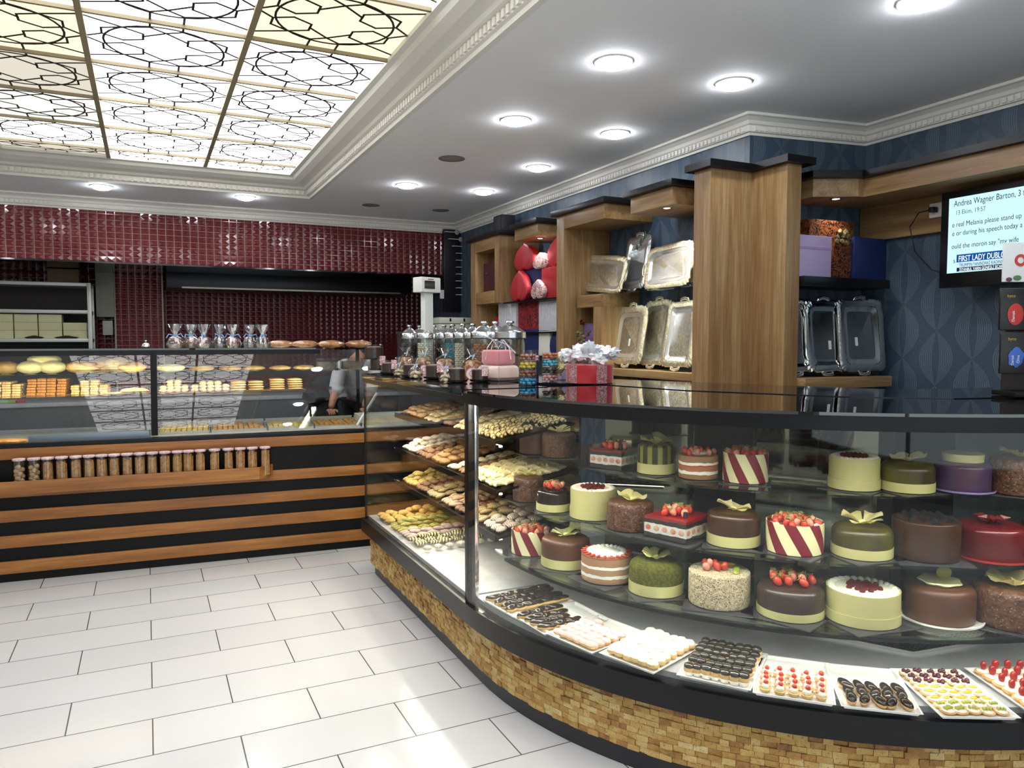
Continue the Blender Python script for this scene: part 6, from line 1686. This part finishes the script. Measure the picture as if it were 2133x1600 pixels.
# frame C: purple heart on its ledge
t_ = unit('wall_shelf', 'small ledge inside the tall teak frame', 'shelf', (3, 4.7, 1.4)); bx(t_, 'shelf_board', (2.84, 4.601, 1.40), (3.169, 4.884, 1.412), WY)
wheart(1176, 674, 1240, 724, 2.98, .08, M('purple_velvet', '#6d4a8c', .6, sheen=.5, col2='#7c589c', nscale=5), 'purple velvet heart box inside the tall teak frame', 1.4125, pointed=False)
P = atx(1206, 672, 2.95); t = thing('paper_rose', 'dark red rose above the purple heart box', 'flower', P)
m = MB(); [m.ball((.0, .02*math.cos(k*1.3), .015*math.sin(k*1.3)), (.018, .02, .016), 2, .4, k) for k in range(6)]; m.tube([(0, -.02, 0), (.0, -.07, -.005)], .008, 5); m.build('petals', M('dark_red_petal', '#570d18', .5), t)
P = atx(1213, 722, 2.87); t = thing('dried_bouquet', 'small dried flower bouquet with pink rose before the purple heart', 'flower', (2.87, P.y, 1.4125))
m = MB()
for k in range(16): m.ball((.03*math.cos(k*2.1), .05*math.sin(k*2.4), .03+.008*k), (.014, .016, .014), 1, .5, k)
m.build('dried_buds', M('olive_beige_bud', '#7c7350', .7, col2='#3c452e', nscale=40), t)
m = MB(); m.ball((-.03, 0, .03), (.025, .03, .022), 2, .4, 2); m.build('pink_rose', M('deep_pink', '#a8304c', .5), t)
# alcove boxes
def ybox(u0, v0, u1, v1, Yp, dp, mat, lab, zb=1.8505, bev=.003):
    a = aty(u0, v1, Yp); b = aty(u1, v0, Yp); h = aty((u0+u1)/2, v0, Yp).z-zb
    t = thing('gift_box', lab, 'gift box', ((a.x+b.x)/2, Yp+dp/2, zb), group='gift boxes on the wall shelves'); w_ = b.x-a.x
    MB().box((-w_/2, -dp/2, .0005), (w_/2, dp/2, h), bev).build('box_body', mat, t); return t, w_, h, dp
t, w_, h, dp = ybox(1652, 490, 1733, 584, 3.06, .07, LILF, 'lilac pleated box with ribbon beside the teak column')
MB().box((-w_/2-.001, -dp/2-.002, h*.66), (w_/2+.001, -dp/2-.0005, h*.72)).build('lilac_ribbon', M('lilac_ribbon', '#9a84b4', .35), t)
t, w_, h, dp = ybox(1683, 459, 1779, 585, 3.14, .10, ORNG, 'tall brown lattice box with dried flowers behind the lilac one')
m = MB(); r = random.Random(5)
for k in range(12): m.ball((w_*.2+r.uniform(-.04, .05), -dp/2-.012, h*.72+r.uniform(-.04, .04)), (.018, .012, .016), 1, .5, k)
m.build('dried_flowers', M('dried_brown_flowers', '#4a3f2c', .7, col2='#8c8250', nscale=40), t)
ybox(1778, 496, 1856, 588, 3.12, .12, NAVY, 'navy pleated box at the right end of the alcove shelf')

# ---- television
XT = 3.8
Yl = atx(1961, 403, XT).y; z1 = atx(1961, 403, XT).z; z0 = atx(1966, 600, XT).z
tv = thing('television', 'wall-mounted black television showing a news page of white and blue text', 'television', (XT, Yl-.42, z0))
def tvm(nm, a, b, mat, bev=.004): o = MB().box(a, b, bev).build(nm, mat, tv); o.location = -Vector(tv.location); return o
tvm('casing', (XT+.003, Yl-.86, z0), (XT+.06, Yl, z1), M('tv_black', '#0c0d10', .25))
tvm('wall_bracket', (XT+.061, Yl-.6, z0+.15), (4.018, Yl-.3, z0+.3), BLACKM)
sy0 = Yl-.045; sy1 = Yl-.815; sz1 = atx(1982, 414, XT).z; sz0 = atx(1984, 569, XT).z
tvm('screen', (XT-.0005, sy1, sz0), (XT+.0025, sy0, sz1), emit('screen_glow', '#bfe6ee', 1.0), 0)
def ty(u, v, s, size, mat, sx=1.0):
    p = atx(u, v, XT-.0012); 
    o = text_obj(s, size, frame((XT-.0012, p.y, p.z), (0, -1, 0), (0, 0, 1)), mat, tv, ext=.0002, sx=sx); o.location = -Vector(tv.location)
INK = M('screen_ink', '#1f3644', .6)
SWH = emit('screen_white', '#f4fbff', 1.1)
ty(1987, 431, 'Andrea Wagner Barton, 3 f', .044, INK, .72); ty(1990, 448, '13 Ekim, 19:57', .032, M('screen_grey_ink', '#5f7c88', .6), .82); ty(1983, 474, 'e real Melania please stand up', .036, INK, .8); ty(1983, 492, 'e or during his speech today a', .036, INK, .8); ty(1982, 519, 'ould the moron say "my wife', .036, INK, .8); ty(1985, 548, 's', .034, INK)
def band_(u0, v0, v1, mat, nm): 
    a = atx(u0, v0, XT); b = atx(u0, v1, XT); tvm(nm, (XT-.0011, sy1+.002, b.z), (XT-.0006, a.y, a.z), mat, 0)
band_(1993, 531, 547, emit('banner_blue', '#0f4f94', .9), 'blue_banner'); band_(1993, 548, 557, emit('banner_pale', '#c2e4f2', .9), 'pale_banner'); band_(1993, 558, 566, emit('banner_navy', '#1c2a50', .8), 'navy_banner')
ty(1996, 545, 'FIRST LADY DUBLÖR', .041, SWH, .66); ty(1998, 556, "TRUMP'IN YANINDAKİ KADININ MELA", .0235, INK, .66); ty(1998, 565, 'İSTANBUL YARIN GÜNEŞLİ SICAKLIK 23', .021, SWH, .68)
# socket and plug with cable
P = atx(1952, 438, 3.984)
t = thing('wall_socket', 'white wall socket with black plug and dangling cable left of the television', 'socket', (3.9845, P.y, P.z))
MB().box((-.012, -.04, -.04), (0, .04, .04), .004).build('socket_plate', WHITE, t)
m = MB(); m.box((-.055, -.015, -.015), (-.0125, .015, .015), .005); m.tube([(-.05, .0, .0), (-.07, .06, -.01), (-.06, .12, -.08), (-.04, .10, -.22), (-.03, .0, -.33), (-.03, -.08, -.36)], .004, 6); m.build('plug_and_cable', M('black_cable', '#101012', .4), t)
# ================================================================== BACK OF THE SHOP
def solid(nm, a, b, mat, lab, cat, bev=.002, group=None):
    a = Vector(a); b = Vector(b); c = Vector(((a.x+b.x)/2, (a.y+b.y)/2, a.z))
    t = thing(nm, lab, cat, c, group=group); o = MB().box(a-c, b-c, bev).build('body', mat, t); return t
BW = M('dull_steel', '#7c8084', .4, .5)
# steel back counter
bc = thing('back_counter', 'long grey steel work counter behind the bread display', 'counter', (0, 8.75, 0))
MB().box((-2.9, -.35, .02), (2.6, .38, .86), .004).build('cabinet', M('steel_front', '#3e4246', .4, .4), bc); MB().box((-2.92, -.38, .861), (2.62, .385, .90), .004).build('top', STEEL, bc)
# oven / rack at the left
yq = 8.7
p0 = aty(-60, 706, yq); p1 = aty(188, 590, yq)
rk = thing('steel_rack', 'steel-framed shelf rack with cream cake boxes at the far left', 'rack', (0, yq, 0.0))
zt0, zm, zb0 = aty(100, 590, yq).z, aty(100, 648, yq).z, aty(100, 708, yq).z
xl, xr = p0.x, p1.x
SF = M('rack_steel', '#a9aca6', .35, .5)
for z in (zt0, zm, zb0): MB().box((xl, -.02, z-.022), (xr, .40, z+.012), .002).build('rack_shelf', SF, rk)
for x in (xl+.02, xr-.012):
    for y in (-.03, .40): MB().box((x-.018, y-.012, .901), (x+.018, y+.009, zt0+.012), .002).build('rack_post', SF, rk)
MB().box((xl, .411, .95), (xr, .42, zt0)).build('dark_back', M('rack_dark_back', '#1b1012', .6), rk, smooth=False)
BXC = M('cream_carton', '#c9c79c', .6)
n = 0
colx = [(-20, 27), (28, 78), (79, 129), (130, 181)]
zb1 = zb0+.013
for ci, (a, b) in enumerate(colx):
    xa, xb_ = aty(a, 680, yq).x, aty(b, 680, yq).x
    for k in range([3, 3, 3, 2][ci]):
        h = .079
        t = thing('cake_carton', 'cream cake carton, %s in the %s stack of the steel rack' % (['lowest', 'middle', 'top'][k] if ci < 3 else ['lower', 'upper'][k], ['leftmost', 'second', 'third', 'rightmost'][ci]), 'box', ((xa+xb_)/2, yq+.14, zb1+k*(h+.001)), 0, 'cream cake cartons in the rack')
        w_ = (xb_-xa)/2-.003
        MB().box((-w_, -.11, 0), (w_, .11, h), .003).build('carton', BXC, t); 
for i, (a, b) in enumerate([(50, 92), (112, 165)]):
    xa, xb_ = aty(a, 700, yq).x, aty(b, 700, yq).x
    o = MB().lathe([(.1, 0), (.13, .012), (.02, .03), (.001, .03)], n=28).build('dark_pan', M('dark_pan', '#2a2522', .35), None); o.location = ((xa+xb_)/2, yq+.0, zb1-.0); o.scale = ((xb_-xa)/.26, .15, 1)
    o.location.z = zb1; tag(o, ['small dark pan before the middle cartons', 'larger dark pan before the rightmost cartons'][i], 'pan')
t = solid('brown_carton', (aty(100, 560, 8.8).x, 8.72, zt0+.013), (aty(165, 560, 8.8).x, 8.98, aty(130, 560, 8.7).z), M('brown_carton', '#5a4330', .7), 'brown cardboard box on top of the steel rack', 'box')
# grey panel, white dispenser
P0 = aty(201, 660, 9.1); P1 = aty(236, 565, 9.1)
t = solid('wall_locker', (P0.x, 9.1, P0.z), (P1.x, 9.345, P1.z), M('grey_green_panel', '#84877a', .5), 'tall grey-green metal box on the wall left of the tiled pillar', 'cabinet')
P0 = aty(214, 698, 9.2); P1 = aty(235, 668, 9.2)
t = solid('paper_dispenser', (P0.x, 9.2, P0.z), (P1.x, 9.345, P1.z), M('white_plastic_box', '#b9b9b4', .4), 'small white dispenser below the grey-green box', 'dispenser', .006)
# light fitting in the recess, range hood
P0 = aty(345, 590, 9.15); P1 = aty(865, 612, 9.15)
t = solid('extractor_hood', (P0.x, 8.75, ZB-.17), (2.9, 9.34, ZB-.013), M('dark_hood_steel', '#1d1f22', .3, .5), 'long dark steel extractor hood under the tiled bulkhead', 'hood')
MB().box((-1.2, -.306, -.005), (1.2, -.3, .012)).build('steel_lip', M('hood_lip', '#8f8c80', .3, .6), t)
# dark menu frame with white rods
xm0, xm1 = 3.03, 3.19
mf = thing('menu_frame', 'tall dark wall frame with ten white rods and round knobs in the far corner', 'rack', (3.1, 7.9, 1.5))
z_1, z_0 = aty(945, 478, 7.9).z, aty(945, 650, 7.9).z
xa, xb_ = aty(925, 560, 7.9).x, 3.195
MB().box((xa-3.1, .0, z_0-1.5), (xb_-3.1, .06, z_1-1.5), .004).build('frame_board', M('near_black_board', '#15141b', .35), mf)
for i in range(10):
    v = 484+i*(614-484)/9; z = aty(960, v, 7.85).z-1.5
    u0 = 928+min(i, 3)*8; x0 = aty(u0, v, 7.86).x-3.1; x1 = aty(u0+20, v, 7.86).x-3.1
    r0 = MB(); r0.tube([(x0, -.03, z), (x1, -.03, z)], .004, 6); r0.tube([(x0, -.03, z), (x0, 0, z)], .003, 5); r0.build('white_rod', WHITE, mf)
    k = MB(); k.lathe([(.001, 0), (.024, .001), (.028, .008), (.018, .014), (.001, .014)], n=18); o = k.build('round_knob', M('beige_knob', '#9c938a', .4), mf); o.location = (x1+.025, -.026, z); o.rotation_euler = (PI/2, 0, 0)
t = solid('wall_switch', (aty(918, 620, 7.9).x, 7.905, aty(918, 622, 7.9).z), (aty(926, 620, 7.9).x, 7.93, aty(922, 604, 7.9).z), WHITE, 'small white switch box beside the dark rod frame', 'switch')
t = solid('wall_conduit', (aty(954, 650, 9.2).x, 9.3, 1.45), (aty(957, 650, 9.2).x, 9.345, aty(955, 628, 9.2).z), M('grey_conduit', '#8b8b86', .5), 'thin grey conduit pipe under the rod frame', 'pipe')
# cream boxes behind the jars
a = aty(915, 675, 6.9); b = aty(983, 662, 6.9)
for i, (v0, v1) in enumerate([(674, 661), (690, 675)]):
    t = solid('patisserie_box', (a.x, 6.9, aty(950, v0, 6.9).z), (b.x+.04, 7.15, aty(950, v1, 6.9).z-.002), M('cream_box%d' % i, '#b9bca8', .6), ['upper flat cream box with black clasps behind the candy jars', 'lower deep cream box with black clasps behind the candy jars'][i], 'box')
    for k in (.3, .68):
        x = a.x+(b.x+.04-a.x)*k; m = MB(); m.box((x-.008-t.location.x, -.129, .02), (x+.008-t.location.x, -.1255, .05)); m.build('clasp', BLACK, t, smooth=False)
t = solid('side_counter', (a.x-.3, 6.85, 0), (3.19, 7.3, aty(950, 690, 6.9).z-.002), DARKW, 'dark side counter carrying the cream boxes', 'counter')
# ---- things on top of the left counter
ZC = GT+.0135
# service bell
P = LC(sd(304, 722, .2)[0], .2, ZC)
t = thing('service_bell', 'chrome service bell with black base on the counter top', 'bell', P)
MB().lathe([(.03, .0005), (.032, .006), (.026, .01), (.001, .01)], n=24).build('base', BLACK, t)
MB().lathe([(.029, .0105), (.028, .02), (.02, .032), (.006, .038), (.001, .038)], n=24).build('dome', CHROME, t)
MB().lathe([(.003, .0385), (.003, .046), (.008, .048), (.006, .054), (.001, .054)], n=12).build('button', CHROME, t)
# gift bags of sweets in cellophane
CEL = glass('crinkled_cellophane', '#e3e6ec', .22)
BR = M('sky_ribbon', '#7f9fcb', .35)
cl = ['#8f2b33', '#c46a48', '#a23a4a', '#3f3a40', '#b8604e', '#3a3433', '#2b2728']
for i, u in enumerate([366, 398, 425, 458, 485, 522, 547]):
    P = LC(sd(u, 716, .26)[0], .22+.09*(i % 2), ZC)
    t = thing('sweet_basket', 'cellophane-wrapped basket of %s sweets with blue ribbon, %s on the counter top' % (['red', 'orange', 'dark red', 'dark', 'peach', 'black', 'brown-black'][i], ['leftmost', 'second', 'third', 'fourth', 'fifth', 'sixth', 'rightmost'][i]), 'gift basket', P, i*.7, 'cellophane sweet baskets')
    MB().lathe([(.034, .0005), (.046, .03), (.044, .03), (.033, .003), (.001, .003)], n=10).build('basket', M('wicker_beige', '#b59a74', .7, col2='#8f7450', nscale=80) if i in (0, 1, 2, 4) else M('white_basket', '#a9a593', .6), t)
    cm_ = M('wrapped_sweet_%d' % i, cl[i], .2)
    m = MB()
    for k in range(9): m.ball((.026*math.cos(k*2.4), .026*math.sin(k*2.4), .034+.003*k), (.014, .012, .012), 1, .2, k)
    m.build('sweets', cm_, t)
    m = MB(); m.lathe([(.05, .001), (.056, .03), (.04, .07), (.012, .085), (.012, .092), (.032, .13), (.046, .165)], n=22, caps=False, mod=lambda a, z: 1+.10*math.sin(5*a+z*40)+.07*math.sin(9*a)); m.build('cellophane', CEL, t)
    m = MB(); m.lathe([(.0145, .083), (.0145, .093)], n=12); m.tube([(.014, 0, .088), (.035, .01, .1), (.05, .0, .075)], .0035, 5); m.tube([(-.014, 0, .088), (-.04, .01, .095), (-.055, .0, .07)], .0035, 5); m.build('ribbon', BR, t)
LF = M('glazed_brown_bun', '#9c6334', .3, col2='#c99560', nscale=28, bump=.003, bscale=50)
for i, u in enumerate([583, 634, 690, 748]):
    P = LC(sd(u, 716, .26)[0], .27, ZC)
    t = thing('wrapped_cake_loaf', 'shiny brown cake loaf in clear wrap, %s of four on the counter top' % ['leftmost', 'second', 'third', 'rightmost'][i], 'bread', P, AL, 'wrapped loaves on the counter top')
    m = MB(); m.ball((0, 0, .026), (.095, .05, .027), 3, .14, i); m.build('loaf', LF, t)
    m = MB(); m.ball((0, 0, .028), (.104, .055, .0275), 3, .2, i+9); m.build('clear_wrap', glass('wrap_film%d' % i, '#f0eeea', .10), t)
# white tongs / rod leaning in the near end of the counter
a = LC(sd(741, 903, .2)[0], .14, .875); b = LC(sd(782, 835, .2)[0], .14, 1.11)
t = thing('tongs', 'white tongs leaning inside the bread counter beside the case glass', 'tongs', a)
m = MB(); m.tube([Vector((0, 0, 0)), Vector(b)-Vector(a)], .008, 8); m.tube([Vector((.006, .01, 0)), (Vector(b)-Vector(a))*.97+Vector((.012, .01, 0))], .005, 6); m.build('handle_bar', WHITE, t)
# white polystyrene tray
P = LC(sd(808, 885, .3)[0], .40, .87)
t = thing('foam_box', 'low white open box behind the sweets near the glass corner', 'box', P, AL)
m = MB(); m.box((-.22, -.11, .001), (.22, .11, .006)); m.box((-.22, -.11, .0062), (.22, -.102, .06)); m.box((-.22, .102, .0062), (.22, .11, .06)); m.box((-.22, -.101, .0062), (-.212, .101, .06)); m.box((.212, -.101, .0062), (.22, .101, .06)); m.build('box_body', WHITEM, t, smooth=False)
t = solid('paper_stack', (0, 0, 0), (.24, .1, .02), WHITEM, 'stack of white paper on the deck near the reflection of a lamp', 'paper'); t.location = LC(sd(600, 890, .5)[0], .62, .851); t.rotation_euler = (0, 0, AL)
t = solid('folded_cloth', (0, 0, 0), (.30, .12, .05), M('beige_cloth', '#8f8770', .8), 'beige bag lying on the steel counter at the back', 'bag', .02); Pq = aty(515, 838, 8.6); t.location = (Pq.x, 8.6, .9005)
# ================================================================== THE ASSISTANT
def skin(name, pts, edges, radii, mat, parent, sub=2, root=0):
    me = bpy.data.meshes.new(name); me.from_pydata([tuple(p) for p in pts], edges, []); me.update()
    o = bpy.data.objects.new(name, me); COL.objects.link(o)
    m = o.modifiers.new('skin', 'SKIN'); m.use_smooth_shade = True
    for i, r in enumerate(radii):
        v = me.skin_vertices[0].data[i]; v.radius = (r if isinstance(r, tuple) else (r, r)); v.use_root = (i == root)
    s = o.modifiers.new('sub', 'SUBSURF'); s.levels = sub; s.render_levels = sub
    dg = bpy.context.evaluated_depsgraph_get(); dg.update()
    me2 = bpy.data.meshes.new_from_object(o.evaluated_get(dg)); bpy.data.objects.remove(o)
    me2.materials.clear(); me2.materials.append(mat)
    for p in me2.polygons: p.use_smooth = True
    return link(bpy.data.objects.new(name, me2), parent)
Yh = 6.85
hp = aty(735, 800, Yh)
pr_ = thing('person', 'shop assistant in a light grey shirt bending over behind the bread counter glass', 'person', (hp.x, Yh, 0))
SK = M('skin', '#a9765a', .5, sss=.1); SHIRT = M('light_grey_shirt', '#aaabae', .8, col2='#bcbdc0', nscale=12, bump=.002, bscale=20); TRO = M('black_trousers', '#1b1b20', .8)
xh = 0
sh_ = 1.29
V = Vector
pelvis, waist, chest, neck, headc = V((.16, .30, .93)), V((.13, .22, 1.04)), V((.05, .03, 1.22)), V((-.0, -.10, 1.30)), V((-.02, -.20, 1.33))
Lk, La, Rk, Ra = V((.05, .28, .49)), V((.04, .33, .07)), V((.27, .28, .49)), V((.28, .33, .07))
Ls, Le, Lw = V((-.12, -.02, 1.25)), V((-.20, -.14, 1.02)), V((-.26, -.25, .90))
Rs, Re, Rw = V((.20, -.04, 1.25)), V((.10, -.20, 1.02)), V((.02, -.30, .90))
body_pts = [pelvis, waist, chest, neck, V((-.01, -.15, 1.325)), Ls, Le, Lw, Rs, Re, Rw, V((.07, .30, .88)), Lk, La, V((.25, .30, .88)), Rk, Ra, V((.04, .22, .03)), V((.28, .22, .03))]
ed = [(0, 1), (1, 2), (2, 3), (3, 4), (2, 5), (5, 6), (6, 7), (2, 8), (8, 9), (9, 10), (0, 11), (11, 12), (12, 13), (0, 14), (14, 15), (15, 16), (13, 17), (16, 18)]
rad = [.12, .125, .14, .06, .05, .055, .04, .026, .055, .04, .026, .08, .055, .042, .08, .055, .042, .035, .035]
body = skin('body', body_pts, ed, rad, SK, pr_)
# shirt with sleeves rolled at the elbow
skin('shirt', [pelvis+V((0, 0, .02)), waist, chest, neck+V((0, .02, -.015)), Ls, Ls.lerp(Le, .5), Le+V((0, 0, -.02)), Rs, Rs.lerp(Re, .5), Re+V((0, 0, -.02))], [(0, 1), (1, 2), (2, 3), (2, 4), (4, 5), (5, 6), (2, 7), (7, 8), (8, 9)], [.14, .145, .16, .07, .08, .068, .062, .08, .068, .062], SHIRT, pr_)
skin('trousers', [pelvis, V((.07, .30, .85)), Lk, La, V((.25, .30, .85)), Rk, Ra], [(0, 1), (1, 2), (2, 3), (0, 4), (4, 5), (5, 6)], [.145, .10, .075, .065, .10, .075, .065], TRO, pr_)
m = MB(); m.ball(headc+V((0, -.02, .0)), (.075, .095, .11), 3, .03, 2); m.ball(headc+V((0, -.115, -.02)), (.014, .02, .016), 2)
for sx in (-1, 1): m.ball(headc+V((sx*.076, -.01, -.005)), (.010, .018, .028), 1); m.ball(headc+V((sx*.028, -.1, .015)), (.014, .008, .008), 1)
m.build('head', SK, pr_)
m = MB(); m.ball(headc+V((0, .0, .03)), (.082, .10, .095), 3, .06, 4); m.build('hair', M('dark_hair', '#17120f', .6), pr_)
m = MB()
for W_, sx in ((Lw, -1), (Rw, 1)):
    c = W_+V((-.01, -.03, -.005))
    m.ball(c+V((-.005, -.01, -.008)), (.034, .042, .014), 2, .05, 1)
    for k in range(4):
        b0 = c+V((-.026+.016*k, -.042, -.008)); L = [.055, .062, .058, .045][k]
        m.tube([b0, b0+V((-.004, -L*.5, -.002)), b0+V((-.004, -L*.85, -.016)), b0+V((-.002, -L, -.03))], [.0092, .0085, .0078, .006], 7)
    b0 = c+V((sx*-.03, -.0, -.006)); m.tube([b0, b0+V((sx*-.022, -.022, -.006)), b0+V((sx*-.022, -.045, -.02))], [.011, .010, .007], 7)
m.build('hands', SK, pr_)
# dark shoulder bag / cloth bundle beside the assistant
t = thing('dark_bag', 'crumpled black bag hanging behind the counter left of the assistant', 'bag', (aty(690, 850, 6.6).x, 6.95, .0))
m = MB(); m.ball((0, 0, 1.02), (.16, .09, .13), 3, .5, 5); m.ball((.02, 0, .80), (.12, .08, .16), 3, .4, 7); m.tube([(-.1, 0, .9), (-.13, 0, .75), (-.09, 0, .62)], .02, 8); m.build('bag_body', M('black_cloth', '#15151a', .8), t)
MB().box((-.14, -.1, .002), (.14, .1, .66), .01).build('bin', M('dark_bin', '#1e1f22', .5), t)
